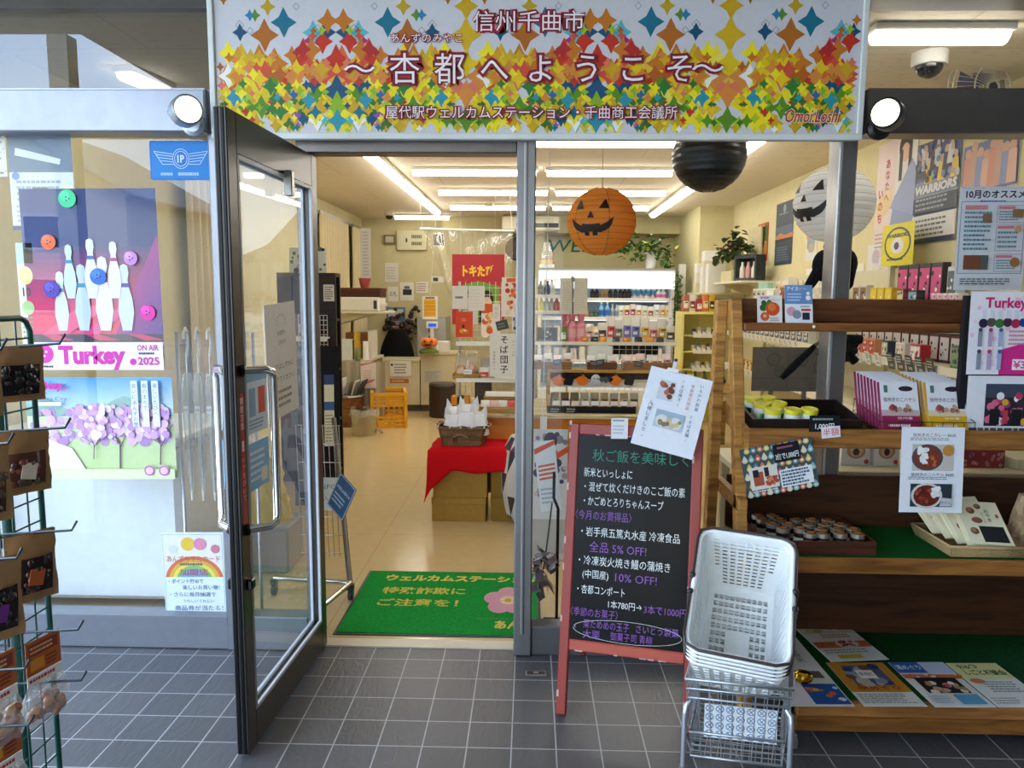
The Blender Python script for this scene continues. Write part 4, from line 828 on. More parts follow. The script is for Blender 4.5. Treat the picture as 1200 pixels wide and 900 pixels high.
FL, FR, RR_, RL = Vector((.475, 2.11, 0)), Vector((.775, 2.06, 0)), Vector((.875, 2.36, 0)), Vector((.575, 2.41, 0))
CC = (FL+FR+RR_+RL)/4
for i, P0 in enumerate((FL, FR, RR_, RL)):
    b = MB('metal', '#b9bcc0'); top = P0 + (CC-P0)*.04; b.tube([P0 + Vector((0, 0, .085)), P0 + Vector((0, 0, .26)), P0 + (CC-P0)*.02 + Vector((0, 0, .29)), P0 + (CC-P0)*.1 + Vector((0, 0, .302))], .0085, 8); lg = b.build('leg', ct)
    b = MB('metal', '#9a9c9e'); b.tube([P0 + Vector((0, 0, .06)), P0 + Vector((0, 0, .10))], .013, 10); b.box(P0.x-.022, P0.x+.03, P0.y-.014, P0.y+.014, .045, .06, t=.003); b.box(P0.x-.004, P0.x+.03, P0.y-.016, P0.y-.011, .012, .05); b.box(P0.x-.004, P0.x+.03, P0.y+.011, P0.y+.016, .012, .05)
    cs = b.build('caster', lg)
    b = MB('plastic', '#4a4846'); b.M = Matrix.Translation((P0.x+.015, P0.y-.009, .022)) @ Matrix.Rotation(R(-90), 4, 'X'); b.lathe([(.0, 0), (.021, .001), (.022, .004), (.022, .014), (.021, .017), (0, .018)], 16); b.build('caster_wheel', lg)
def cring(b, k, z, r_=.004): b.tube([p + (CC-p)*k + Vector((0, 0, z)) for p in (FL, FR, RR_, RL)], r_, 6, closed=True)
b = MB('metal', '#b4b8bb')
for k, z, r_ in ((.0, .375, .006), (.02, .345, .004), (.04, .315, .004), (.1, .2, .005), (.14, .12, .005)): cring(b, k, z, r_)
for P0, P1 in ((FL, FR), (FR, RR_), (RR_, RL), (RL, FL)):
    for i in range(9):
        q = P0.lerp(P1, i/9); b.tube([q + Vector((0, 0, .375)), q + (CC-q)*.14 + Vector((0, 0, .12))], .0017, 4)
    for z in (.14, .16, .18): 
        k = .14*(.375-z)/.255; b.tube([P0 + (CC-P0)*k + Vector((0, 0, z)), P1 + (CC-P1)*k + Vector((0, 0, z))], .0015, 4)
for i in range(1, 14): b.tube([FL.lerp(FR, i/14).lerp(CC, .14) + Vector((0, 0, .12)), RL.lerp(RR_, i/14).lerp(CC, .14) + Vector((0, 0, .12))], .0016, 4)
for i in range(1, 10): b.tube([FL.lerp(RL, i/10).lerp(CC, .14) + Vector((0, 0, .122)), FR.lerp(RR_, i/10).lerp(CC, .14) + Vector((0, 0, .122))], .0016, 4)
b.build('wire_lattice', ct)
dF = (FR-FL).normalized(); w_ = .21; s = Sheet(w_, .10, '#e4e8ec', th=.004)
for i in range(7):
    for j in range(4):
        u, v = (i+.5)/7, (j+.5)/4; s.z = .0042; s.ln([(u+.055*math.cos(R(a)), v+.1*math.sin(R(a))) for a in range(0, 361, 45)], .0022, '#3f6a8c')
        s.z = .0046; s.ln([(u-.03, v-.06), (u+.03, v+.06)], .002, '#5a86a4'); s.z = .005; s.ln([(u-.03, v+.06), (u+.03, v-.06)], .002, '#2f5878')
one(s, 'patterned_board', 'white board with blue tile pattern standing inside the wire cart', 'panel', M=frame(FL.lerp(FR, .14).lerp(CC, .12) + Vector((0, 0, .19)), dF, (0, .12, 1)))
# ================================================================== GREEN WIRE RACK ON THE LEFT
gr = thing('wire_display_rack', 'dark green wire grid rack hung with snack bags beside the window', 'display rack')
GX, GY0, GY1, GZ = -1.115, .88, 1.63, 1.45
GC = '#0f4a40'
b = MB('plastic', GC); b.tube([(GX, GY1, .0), (GX, GY1, GZ-.03), (GX, GY1-.012, GZ-.008), (GX, GY1-.03, GZ), (GX, GY0+.03, GZ), (GX, GY0+.012, GZ-.008), (GX, GY0, GZ-.03), (GX, GY0, .0)], .0065, 8); b.build('rack_frame', gr)
b = MB('plastic', GC)
for k in range(26): z = GZ-.045-k*.052; b.tube([(GX, GY0, z), (GX, GY1, z)], .0022, 5) if z > .08 else None
for k in range(1, 15): y = GY0+k*(GY1-GY0)/15; b.tube([(GX+.003, y, .08), (GX+.003, y, GZ)], .0022, 5)
b.build('grid_mesh', gr)
b = MB('plastic', '#0d3d36'); b.tube([(GX-.03, 1.56, .0), (GX-.03, 1.56, 1.36)], .013, 10); b.build('pole', gr)
hooks = []
for ri, z in enumerate((1.39, 1.215, .995, .775, .66)):
    for y in (1.5, 1.33):
        b = MB('metal', '#3c4448'); L_ = .15; b.tube([(GX, y, z), (GX+L_, y, z+.012), (GX+L_+.012, y, z+.032)], .0028, 6); b.tube([(GX-.004, y, z), (GX-.004, y, z-.03)], .0028, 6); b.build('hook', gr); hooks.append((y, z))
def kraft(label, x, y, z, h=.165, w_=.098, win='#2a1c14', patch=None, grp='kraft snack bags on the wire rack'):
    t = thing('snack_bag', label, 'bag', (x, y, z), R(58), grp)
    b = MB('card', '#a07a50'); rq = random.Random(int(y*100+z*1000)); nz = {}; wob = lambda u, v: nz.setdefault((round(u, 2), round(v, 2)), rq.uniform(-.0035, .0035))
    
    b.grid(lambda u, v: ((u-.5)*w_*(1+.02*math.sin(9*v)), -.016*(math.sin(math.pi*u)**.7)*math.sin(math.pi*min(1, .15+.95*(1-v)))-.002+wob(u, v), -h+v*h), 10, 10); b.grid(lambda u, v: ((.5-u)*w_, .002+.008*math.sin(math.pi*u)*math.sin(math.pi*(1-v)), -h+v*h), 6, 6); b.build('pouch', t)
    b = MB('gloss', win); b.grid(lambda u, v: ((u-.5)*w_*.74, -.0215*(math.sin(math.pi*(.13+.74*u))**.7)*math.sin(math.pi*min(1, .15+.95*(1-(.12+.55*v))))-.0035, -h+(.12+.55*v)*h), 8, 6); b.build('window', t, 'clear window showing the dark snack')
    b = MB('gloss', win)
    for k in range(16): u, v = rq.uniform(.18, .82), rq.uniform(.16, .62); b.ball(((u-.5)*w_, -.019*(math.sin(math.pi*u)**.7)*math.sin(math.pi*min(1, .15+.95*(1-v)))-.006, -h+v*h), rq.uniform(.006, .012), .005, rq.uniform(.006, .010), 7, 4, tuple(x*rq.uniform(.6, 2.2)+.004 for x in rgb(win)))
    b.build('snack_pieces', t, 'dark snack pieces')['kind'] = 'stuff'
    if patch:
        b = MB('paper', patch); b.M = Matrix.Translation((0, -.027, -h*.6)) @ Matrix.Rotation(R(12), 4, 'Y'); b.lathe([(.016, 0), (.016, .001)], 5) if False else b.box(-.016, .013, 0, .002, -.02, .014, t=.0006); b.build('sticker', t)
    b = MB('card', '#6f4e30'); b.box(-w_*.49, w_*.49, -.0035, .0035, -.034, -.028); b.build('seal', t)
    return t
KB = [(0, 1.50, 1.39, 'with black window on the highest hook beside the poster'), (0, 1.345, 1.385, 'with clear window at the top, nearer the street'), (1, 1.5, 1.215, 'with red brown crackers on the second hook'), (1, 1.35, 1.205, 'with yellow sticker on the second row, nearer the street'), (2, 1.5, .995, 'with orange sticker on the third hook'), (2, 1.36, .985, 'with purple sticker on the third row, nearer the street')]
for i, (r_, y, z, l_) in enumerate(KB):
    x = GX+.058+(.02 if i % 2 else 0)
    kraft('brown kraft snack bag ' + l_, x, y, z+.006, h=[.115, .12, .135, .145, .15, .165][i], win=['#1c1410', '#2a1c14', '#5a3322', '#4a2c1c', '#2c1a12', '#20140e'][i], patch=[None, '#d8cfc0', '#d8cdb8', '#c8b43a', '#b85a2c', '#6a2a7a'][i])
for i, (y, z, l_) in enumerate([(1.5, .775, 'under the third hook beside the window'), (1.36, .80, 'on the lower row, nearer the street'), (1.36, .655, 'lowest on the rack, nearer the street')]):
    t = thing('clear_snack_bag', 'clear bag of brown crackers with orange header card ' + l_, 'bag', (GX+.07, y, z), R(76), 'clear cracker bags on the wire rack')
    s = Sheet(.085, .075, '#b8602c'); s.rc(.08, .55, .92, .9, '#8a3a1c'); s.rows(.12, .6, .9, .85, 2, '#e8b88a'); s.rc(.1, .12, .5, .45, '#d8902c'); s.rows(.55, .1, .92, .45, 3, '#7a2c14'); q = s.build('header_card', t, 'orange header card'); q.matrix_local = frame((-.0425, 0, -.08), (1, 0, 0), (0, 0, 1))
    s = Sheet(.085, .022, '#ece4de'); s.rows(.05, .2, .95, .9, 1, '#b03a2a'); q = s.build('header_strip', t, 'white strip with red print'); q.matrix_local = frame((-.0425, 0, -.103), (1, 0, 0), (0, 0, 1))
    b = MB('gloss'); rq = random.Random(i)
    for k in range(14): b.ball(((rq.random()-.5)*.07, (rq.random()-.5)*.022, -.125-rq.random()*.055), .013, .010, .012, 8, 5, rq.choice(['#9a5a30', '#b0703c', '#84491f', '#c0834a']))
    b.build('crackers', t, 'brown crackers')['kind'] = 'stuff'
    b = MB('film', '#eef0f0'); rq = random.Random(i+9); nz = {}
    b.grid(lambda u, v: (.056*math.cos(2*math.pi*u)*(.75+.25*math.sin(math.pi*v)), .028*math.sin(2*math.pi*u)*math.sin(math.pi*(.06+.9*v)), -.195+.095*v + nz.setdefault((round(u % 1, 2), round(v, 2)), rq.uniform(-.004, .004))), 14, 7, smooth=False); b.build('film_bag', t, 'crinkled clear film')
s = Sheet(.05, .05, '#dcdcd6'); s.rows(.1, .3, .9, .9, 3, '#6a6a66'); s.rc(.4, .08, .7, .25, '#c0504a')
one(s, 'price_tag', 'small white price tag clipped to the green wire rack', 'price tag', M=frame((GX+.01, 1.43, 1.045), (0.25, 1, 0), (0, 0, 1)))
# ================================================================== LEFT WINDOW
YG = YF + .006
def glassed(px, fn, name, label, cat, c='#ffffff', Y=YG, r=0):
    w_, h_, M = front(*px, Y); s = Sheet(w_, h_, c, th=.0006, r=r); fn(s); return one(s, name, label, cat, M=M)
def f(s):
    n = 24                                    # a printed blend from navy to crimson
    for i in range(n):
        v0, v1 = .16+.84*i/n, .16+.84*(i+1)/n; q = i/(n-1); a, b_ = rgb('#e81f5c'), rgb('#1f3470'); k = min(1, max(0, (q-.12)*1.9)); c = tuple(a[j]*(1-k)+b_[j]*k for j in range(3)); s.rc(0, v0, 1, v1, c, i > 0)
    s.up()
    for i in range(8): q = i/8; c = tuple(rgb('#3a2a8a')[j]*(.4+.6*q)+rgb('#c02a7a')[j]*(.6-.6*q) for j in range(3)); s.pg([(.45+.07*i, .16), (1, .16), (1, .2+.07*(8-i)), (.62+.045*i, .16)], c)
    s.rc(0, .155, 1, .2, '#241a38')
    for i in range(5): s.pg([(.1+.16*i, .2), (.2+.16*i, .2), (.34+.17*i, .165), (.18+.17*i, .165)], '#3a1c3c' if i % 2 else '#c81f58')
    s.pg([(.1, .2), (.3, .2), (.62, .36), (.4, .36)], '#f0487c'); s.pg([(.4, .2), (.52, .2), (.8, .36), (.7, .36)], '#d83a86')
    # plain bowling pins and balls
    for i, (u, v, k) in enumerate(((.26, .22, 1), (.42, .22, 1.12), (.58, .22, 1.25), (.74, .22, 1.12), (.5, .40, 1.0), (.34, .40, .9), (.67, .40, .95))):
        pr = [(.0, .0), (.03, .0), (.052, .09), (.045, .16), (.024, .22), (.02, .25), (.03, .285), (.024, .32), (0, .33)]
        out = [(u+x*k, v+y*k) for x, y in pr] + [(u-x*k, v+y*k) for x, y in reversed(pr)][1:-1]
        s.pg(out, ['#dfe3ee', '#c9d4e6', '#e6e2ea', '#d4d8e8'][i % 4]); s.rc(u-.03*k, v+.215*k, u+.03*k, v+.235*k, ['#5a6a9a', '#3f8aa8', '#b05a8a', '#6a5aa0'][i % 4])
    for u, v, r_, c in ((.36, .945, .065, '#3fc98a'), (.2, .71, .055, '#e8663a'), (.55, .52, .06, '#2f6ac0'), (.2, .45, .06, '#4a3aa0'), (.9, .32, .058, '#e03aa0'), (.8, .62, .05, '#c88ad0')):
        s.el(u, v, r_, c); s.el(u-.015, v+.014, r_*.55, tuple(min(1, x*1.35+.03) for x in rgb(c)))
        for a in (0, 1, 2): s.el(u+.014*math.cos(a*2.1), v+.010*math.sin(a*2.1), .006, '#20202c', n=8); s.z -= .0002
    s.rc(0, 0, 1, .155, '#f6f4f8'); s.el(.115, .09, .07, '#d63aa4')
    for du, dv in ((-.015, .012), (.015, .012), (0, -.012)): s.el(.115+du, .09+dv, .009, '#f6e6f2', n=8)
    s.tx('Turkey', .47, .085, .135, '#d032a0', w=.5, bold=.05); s.el(.775, .045, .025, '#d032a0'); s.tx('ON AIR', .89, .125, .045, '#c83a9c', w=.16, bold=.02); s.rows(.82, .085, .96, .1, 1, '#5a4a60', fill=.8); s.tx('2025', .89, .05, .06, '#c83a9c', w=.16, bold=.03); s.rows(.06, .012, .2, .026, 1, '#4a4a54', fill=.8)
glassed((38, 222, 194, 433), f, 'bowling_poster', 'large navy and pink bowling poster with Turkey lettering inside the left window', 'poster')
def f(s):
    n = 16
    for i in range(n):
        q = i/(n-1); a, b_ = rgb('#d4ecf6'), rgb('#4a9ad8'); s.rc(0, .62+.38*i/n, 1, .62+.38*(i+1)/n, tuple(a[j]*(1-q)+b_[j]*q for j in range(3)), i > 0)
    rq = random.Random(8)
    s.pg([(0, .62)] + [(k/12, .72+.1*math.sin(k*.9+.5)) for k in range(13)] + [(1, .62)], '#8ab0a4'); s.pg([(0, .6)] + [(k/12, .66+.06*math.sin(k*1.3+2)) for k in range(13)] + [(1, .6)], '#6f9a7c')
    s.rc(0, 0, 1, .62, '#cfe0a0'); s.pebbles(.04, .36, .96, .68, 150, ['#e0b8dc', '#cfa0d4', '#ecd0e8', '#b88ac4'], .018, .036, 2)
    s.pg([(.0, .5), (.1, .42), (.3, .3), (.42, .0), (.12, .0), (.1, .2), (0, .3)], '#e8e0cc')
    for u, k in ((.62, 1.1), (.9, .9), (.45, .6)):
        s.ln([(u, .12+.2*(1-k)), (u+.01, .34), (u-.05, .5)], .006*k, '#6a4a5c'); s.ln([(u+.005, .3), (u+.07, .48), (u+.1, .54)], .004*k, '#6a4a5c'); s.ln([(u, .36), (u-.09, .44)], .003, '#6a4a5c')
        s.pebbles(max(.035, u-.16*k), .42, min(.965, u+.16*k), .72, 70, ['#e6c0e0', '#d4a4d8', '#f0dcee', '#c494cc'], .014, .03, int(u*50))
    s.rc(0, 0, 1, .1, '#dfe8b8'); s.tx('Turkey.', .16, .93, .1, '#d032a0', w=.27, bold=.05); s.tx('in', .16, .855, .05, '#7a6a90'); s.tx('Chikuma City', .17, .8, .055, '#6a6a90', w=.26); s.rc(.08, .73, .26, .765, '#efeaf4')
    for u, t in ((.9, '楽しいたびへ'), (.83, '春のまちで'), (.76, '会いにあんずの里')): s.rc(u-.022, .52, u+.022, .97, '#e6f0f6'); s.vt(t, u, .95, .052, '#4a5a80', 1.05)
    for u in (.83, .93): s.el(u, .085, .035, '#c86ac0'); s.el(u, .085, .025, '#ecc8ea')
glassed((38, 443, 208, 560), f, 'blossom_poster', 'pale landscape poster of blossoming pink trees below the bowling poster', 'poster')
def f(s):
    s.rc(.03, .05, .97, .95, '#1c7ecb'); L_ = lambda p: s.ln(p, .0022, '#cfe4f4')
    for sg in (-1, 1):
        L_([(.5+sg*.13, .66), (.5+sg*.43, .73), (.5+sg*.3, .4), (.5+sg*.12, .4)])
        for k in range(3): L_([(.5+sg*.14, .6-k*.07), (.5+sg*(.4-.04*k), .655-k*.08)])
    L_([(.5+.13*math.cos(R(a)), .54+.25*math.sin(R(a))) for a in range(0, 361, 20)]); L_([(.5+.1*math.cos(R(a)), .54+.19*math.sin(R(a))) for a in range(0, 361, 20)])
    s.tx('1P', .5, .54, .26, '#dbeaf6', w=.11, bold=.03); s.rows(.17, .1, .4, .2, 1, '#a8cdea', fill=.7); s.rows(.45, .1, .85, .2, 1, '#a8cdea', fill=.8)
glassed((177, 165, 250, 211), f, 'winged_sticker', 'blue sticker with a white winged emblem high in the left window', 'sticker', '#1672c0', Y=YF-.002, r=.008)
def f(s):
    s.rc(.0, .46, 1, 1, '#f4efe4')
    for i, c in enumerate(('#e2703a', '#eab03a', '#efe05a', '#8ac46a', '#6aa8d8')):
        r_ = .47-.06*i; s.pg([(.5+r_*1.0*math.cos(R(a)), .42+r_*.62*math.sin(R(a))) for a in range(0, 181, 10)], c)
    s.rc(0, .0, 1, .46, '#eaf4f8'); s.el(.42, .86, .11, '#f2c428'); s.el(.62, .86, .1, '#e88aa8'); s.el(.18, .8, .07, '#dfe4d8'); s.el(.86, .8, .07, '#d8788a')
    s.tx('あんずちゃんカード', .5, .68, .085, '#c8502c', w=.86); s.rows(.28, .6, .72, .635, 1, '#8a6a5a', fill=.8); s.tx('加盟店', .5, .52, .085, '#c83a2c', w=.46)
    s.tx('・ポイント貯めて', .36, .41, .06, '#2a4a78', w=.56); s.tx('楽しいお買い物！', .6, .335, .06, '#2a4a78', w=.6); s.tx('・さらに毎月抽選で', .46, .25, .06, '#2a4a78', w=.74); s.tx('うれしいうれしい', .55, .17, .045, '#4a6a90', w=.5); s.tx('商品券が当たる！', .55, .085, .07, '#1f3f70', w=.78); s.fr(.02, .02, .98, .98, .002, '#9ac4d8')
glassed((195, 624, 267, 720), f, 'point_card_notice', 'white notice with a rainbow about a point card at the foot of the left window', 'notice', '#f6f6f2')
def f(s): s.rc(0, .62, 1, 1, '#5f7488'); s.pg([(.1, .8), (.8, .7), (.82, .76), (.12, .88)], '#d8dde0'); s.rows(.1, .3, .95, .55, 4, '#9aa4ac'); s.rc(.35, .35, .6, .46, '#6a6460'); s.el(.1, .58, .06, '#6a86b8'); s.el(.88, .4, .14, '#e6ddb8'); s.rows(.08, .08, .5, .28, 4, '#a8acb0'); s.rc(0, 0, 1, .05, '#3a4a60')
glassed((16, 160, 90, 270), f, 'event_leaflet', 'grey and white event leaflet stuck above the bowling poster in the left window', 'leaflet', '#d9dde0', Y=YG+.004)
def f(s): s.pebbles(.05, .05, .95, .95, 60, ['#a89a8a', '#c9c0b0', '#8a8078'], .02, .05, 3)
glassed((-20, 158, 9, 207), f, 'patterned_leaflet', 'small brown patterned leaflet in the upper corner of the left window', 'leaflet', '#dcd6ca')
def f(s): s.rc(0, .8, 1, 1, '#b8d4e4'); s.el(.5, .68, .42, '#e8dc8a', .09); s.tx('10', .5, .52, .12, '#4a4a44', w=.5, bold=.02); s.el(.5, .36, .38, '#b8d08a', .07); s.rows(.1, .05, .9, .28, 5, '#8a8a7a')
glassed((27, 285, 46, 403), f, 'autumn_flyer', 'narrow cream flyer with number ten tucked beside the bowling poster', 'flyer', '#e6e2cc')
# things just inside the left window
fz = thing('chest_freezer', 'white chest freezer on casters just inside the left window', 'freezer', (-2.06, 3.62, 0))
b = MB('plastic', '#e3e8ec'); b.box(-.44, .44, -.30, .30, .065, .80, t=.025); b.build('freezer_body', fz)
b = MB('plastic', '#eef1f3'); b.box(-.465, .465, -.31, .31, .805, .87, t=.02); b.build('lid', fz)
b = MB('metal', '#a8acb0'); b.tube([(-.1, -.31, .83), (-.1, -.335, .83), (.1, -.335, .83), (.1, -.31, .83)], .008, 8); b.build('lid_handle', fz)
for x in (-.4, .40):
    for y in (-.25, .25):
        b = MB('plastic', '#8f969a'); b.M = Matrix.Translation((x-.012, y, .028)) @ Matrix.Rotation(R(90), 4, 'Y'); b.lathe([(0, 0), (.022, .001), (.026, .004), (.026, .02), (.022, .023), (0, .024)], 16); b.M = Matrix(); b.box(x-.02, x+.02, y-.03, y+.03, .054, .066); b.box(x-.018, x-.014, y-.012, y+.012, .03, .064); b.box(x+.014, x+.018, y-.012, y+.012, .03, .064); b.build('caster', fz)
ur = thing('umbrella_rail', 'thin metal rail stand from which clear umbrellas hang behind the left window', 'rail')
b = MB('metal', '#a6a8ac'); zr = 1.34; b.tube([(-1.56, 3.24, .0), (-1.56, 3.24, zr), (-1.22, 3.24, zr), (-1.22, 3.24, .0)], .008, 8); b.build('rail_bar', ur)
b = MB('metal', '#8c8e92'); b.box(-1.58, -1.2, 3.15, 3.33, 0.002, .012, t=.003); b.build('base_plate', ur)
um = None
for i in range(6):
    x = -1.52+i*.052; l_ = 'folded clear vinyl umbrella hanging on the rail behind the left window'
    if um is None:
        um = thing('vinyl_umbrella', l_, 'umbrella', (x, 3.24, zr), 0, 'clear umbrellas on the rail')
        b = MB('plastic', '#e4e2de'); b.tube([(0, -.0155, -.03), (0, -.0165, .0), (0, 0, .0165), (0, .0165, 0), (0, .016, -.06), (0, .0, -.11)], .0065, 8); b.build('handle', um)
        b = MB('metal', '#c9c9c9'); b.tube([(0, 0, -.11), (0, 0, -.74)], .004, 6); b.build('shaft', um)
        b = MB('film', '#e8eef2'); b.grid(lambda u, v: ((.007+.018*(1-v)**.5*min(1, 6*v+.3)+.005*math.sin(2*math.pi*u*8)*(1-v))*math.cos(2*math.pi*u), (.007+.018*(1-v)**.5*min(1, 6*v+.3)+.005*math.sin(2*math.pi*u*8)*(1-v))*math.sin(2*math.pi*u), -.18-.54*v), 32, 10); b.build('canopy', um)
        b = MB('plastic', '#dcdcd8'); b.lathe([(.005, -.76), (.007, -.72), (.004, -.71)], 8); b.build('tip', um)
        s = Sheet(.022, .035, '#e9ecee', th=.0004); s.tx('65', .5, .5, .45, '#5a5e66', w=.8); q = s.build('size_label', um); q.matrix_local = frame((-.011, -.028, -.36), (1, 0, 0), (0, 0, 1))
    else: dup(um, (x, 3.24, zr), 0)
st = thing('storage_crate', 'grey crate on the floor carrying a yellow bag behind the glass beside the door', 'crate', (-1.50, 4.0, .002))
b = MB('plastic', '#8a8a86'); b.box(-.2, .2, -.14, .14, 0, .26, t=.01); b.box(-.21, .21, -.15, .15, .23, .262, t=.006); b.build('crate_box', st)
yb = thing('yellow_bag', 'shiny yellow plastic bag on a grey crate behind the glass beside the open door', 'bag', (-1.50, 4.0, .2645))
b = MB('gloss', '#e8c414'); rq = random.Random(2); nz = {}
b.grid(lambda u, v: ((.17*(1-.35*v*v)+nz.setdefault(('a', round(u % 1, 2), round(v, 2)), rq.uniform(-.012, .012)))*math.cos(2*math.pi*u), (.1*(1-.5*v*v))*math.sin(2*math.pi*u)+nz.setdefault(('b', round(u % 1, 2), round(v, 2)), rq.uniform(-.01, .01)), .33*v), 18, 9); b.build('bag_body', yb)
b = MB('gloss', '#e3bd10'); b.tube([(-.06, 0, .32), (-.05, 0, .41), (0, 0, .44), (.05, 0, .41), (.06, 0, .32)], .008, 6); b.build('bag_handle', yb)
# ================================================================== LEFT WALL: curtains and cabinet
def curtain(ya, yb_, label, z0=.25, z1=2.45):
    t = thing('curtain', label, 'curtain'); n = max(6, int((yb_-ya)/.11))*8
    b = MB('cloth', '#d8c9a2')
    b.grid(lambda u, v: (XL+.085+.05*math.sin(u*n/8*2*math.pi)*(1-.25*v), ya+(yb_-ya)*u, z0+(z1-z0)*v), n, 3); 
    b.build('drape', t); r_ = MB('metal', '#9a958a'); r_.box(XL+.03, XL+.11, ya-.05, yb_+.05, z1, z1+.035); r_.build('curtain_track', t)
curtain(5.35, 6.3, 'cream pleated curtain seen through the left window on the curtain wall')
curtain(8.75, 10.05, 'cream pleated curtain above the printer, nearer the street', .85)
curtain(10.35, 11.1, 'cream pleated curtain in the back corner by the wall control box')
m = MB('metal', '#a8a8a4'); m.box(XL, XL+.06, 10.15, 10.27, 1.1, 2.5, t=.004); struct(m, 'trim_5')
dk = thing('dark_cabinet', 'tall dark brown cabinet end with a small white notice beside the doorway', 'cabinet', (-1.70, 6.2, .002))
b = MB('wood', '#2a1c17'); b.box(-.30, .165, -.35, -.32, 0, 1.68, t=.003); b.box(-.30, .165, -.22, -.19, 0, 1.68, t=.003); b.box(-.30, .165, -.32, -.22, 1.65, 1.68); b.box(-.30, -.28, -.32, -.22, 0, 1.65); b.build('cabinet_body', dk)
for z in (.08, .5, .9, 1.3):
    b = MB('wood', '#30201a'); b.box(-.28, .16, -.32, -.22, z, z+.02); b.build('shelf', dk)
s = Sheet(.085, .13, '#dcd8cc'); s.rows(.1, .1, .9, .9, 6, '#5a564e', 3); a = PY(385, 353, 5.84); one(s, 'wall_notice', 'small white notice stuck on the dark cabinet end', 'notice', M=frame((-1.63, 5.849, a.z), (1, 0, 0), (0, 0, 1)))
lt = thing('wire_grid_panel', 'small white wire grid hung on the dark cabinet end with snack packs', 'grid panel')
b = MB('plastic', '#d8d6d0'); Yg = 5.83; xa, xb = -1.83, -1.60; za, zb = .93, 1.35
for k in range(9): x = xa+k*(xb-xa)/8; b.tube([(x, Yg, za), (x, Yg, zb)], .003, 5)
for k in range(12): z = za+k*(zb-za)/11; b.tube([(xa, Yg, z), (xb, Yg, z)], .003, 5)
b.build('grid_mesh', lt)
for z in (.96, 1.17):
    b = MB('plastic', '#e2e0da'); b.box(xa, xb+.02, Yg-.1, Yg-.005, z, z+.012); b.box(xa, xb+.02, Yg-.104, Yg-.1, z-.02, z+.02); b.build('tray', lt)
bag0 = None
def crumple(b, w_, d, h, seed, top=.88):
    rq = random.Random(seed); nz = {}
    def f_(u, v):                              # a pillow shaped pack, pinched at its top seam
        a = 2*math.pi*u; c, s_ = math.cos(a), math.sin(a); k = nz.setdefault((round(u % 1, 2), round(v, 2)), rq.uniform(-.05, .05))
        return (w_*(1-(1-top)*v**1.5)*(math.copysign(abs(c)**.55, c)+k), d*(1-.9*v**2.2)*(math.copysign(abs(s_)**.7, s_)+k), h*v)
    b.grid(f_, 14, 6, smooth=False)
def snack(name, label, c, loc, w_=.05, d=.025, h=.1, group=None, mt='gloss', seed=0, patch=None, cat='bag'):
    t = thing(name, label, cat, loc, 0, group); b = MB(mt, c); crumple(b, w_, d, h, seed); b.build('bag_body', t)
    if patch:
        b = MB('paper', patch); b.box(-w_*.72, w_*.72, -d*1.05-.003, -d*1.05-.002, h*.2, h*.62); b.box(-w_*.5, w_*.3, -d*1.05-.0036, -d*1.05-.003, h*.3, h*.42, '#f0e8dc'); b.box(-w_*.2, w_*.55, -d*1.05-.0036, -d*1.05-.003, h*.5, h*.56, '#3a302c'); b.build('bag_label', t)
    return t
pos4 = [(-1.77, 1.183, 'upper tray, far side'), (-1.68, 1.183, 'upper tray, aisle side'), (-1.77, .973, 'lower tray, far side'), (-1.67, .973, 'lower tray, aisle side')]
for i, (x, z, l_) in enumerate(pos4): snack('snack_pack', 'brown and white snack pack in the wire grid, ' + l_, ['#8a5a3a', '#d8cfc4', '#c9a888', '#7a5038'][i], (x, Yg-.055, z), .038, .03, .12 if i % 2 else .16, 'snack packs in the white wire grid', seed=i, patch=['#efe6da', '#8a4a30', '#5a3a2a', '#e6d8c0'][i])
s = Sheet(.3, .2, '#e2e2d8'); s.pebbles(.05, .05, .95, .95, 26, ['#3a4a3a', '#5a6a58', '#1c2020', '#a8b09a'], .03, .08, 3)
one(s, 'small_print', 'small white print with dark leaves standing on the dark cabinet', 'print', M=frame((-1.93, 5.95, 1.684), (1, 0, 0), (0, .1, 1)))
# wheeled stand with sign by the door
ws = thing('wheeled_rack', 'chrome wheeled wire rack with sloping pole just inside the door', 'rack')
b = MB('metal', '#6a6660'); p1, p2 = PY(391, 490, 4.25), PZ(411, 690, .06); b.tube([p1, PY(398, 560, 4.05), p2], .014, 8); b.build('pole', ws)
b = MB('chrome', '#c4c2be'); p3 = PZ(374, 722, .09); b.tube([(p3.x-.06, p3.y-.12, .09), (p2.x, p2.y, .09)], .013, 8); b.tube([(p2.x, p2.y, .09), (p2.x-.4, p2.y+.05, .09)], .013, 8); b.build('base_bar', ws)
for q in (Vector((p2.x, p2.y, 0)), Vector((p2.x-.4, p2.y+.05, 0))):
    b = MB('plastic', '#2c2a2a'); b.M = Matrix.Translation((q.x-.012, q.y, .03)) @ Matrix.Rotation(R(90), 4, 'Y'); b.lathe([(0, 0), (.026, .001), (.028, .004), (.028, .02), (.026, .023), (0, .024)], 14); b.M = Matrix(); b.box(q.x-.016, q.x+.016, q.y-.014, q.y+.014, .056, .085); b.build('caster', ws)
b = MB('chrome', '#c9c9c7'); xa, xb, yy = -1.22, -.99, 3.86
for k in range(9): x = xa+k*(xb-xa)/8; b.tube([(x, yy, .1), (x-.02, yy, .82)], .0025, 5)
for k in range(8): z = .12+k*.1; b.tube([(xa-.01, yy, z), (xb-.01, yy, z)], .0025, 5)
b.build('wire_mesh', ws)
a = MB('matte', '#141414'); 
bb = thing('black_board', 'narrow black board leaning against the dark cabinet beside the wheeled rack', 'board', (-1.52, 5.2, .002), R(12))
b = MB('matte', '#16171a'); b.M = Matrix.Rotation(R(-9), 4, 'X'); b.box(-.16, .16, -.012, .012, 0, 1.15, t=.003); b.build('board_panel', bb)
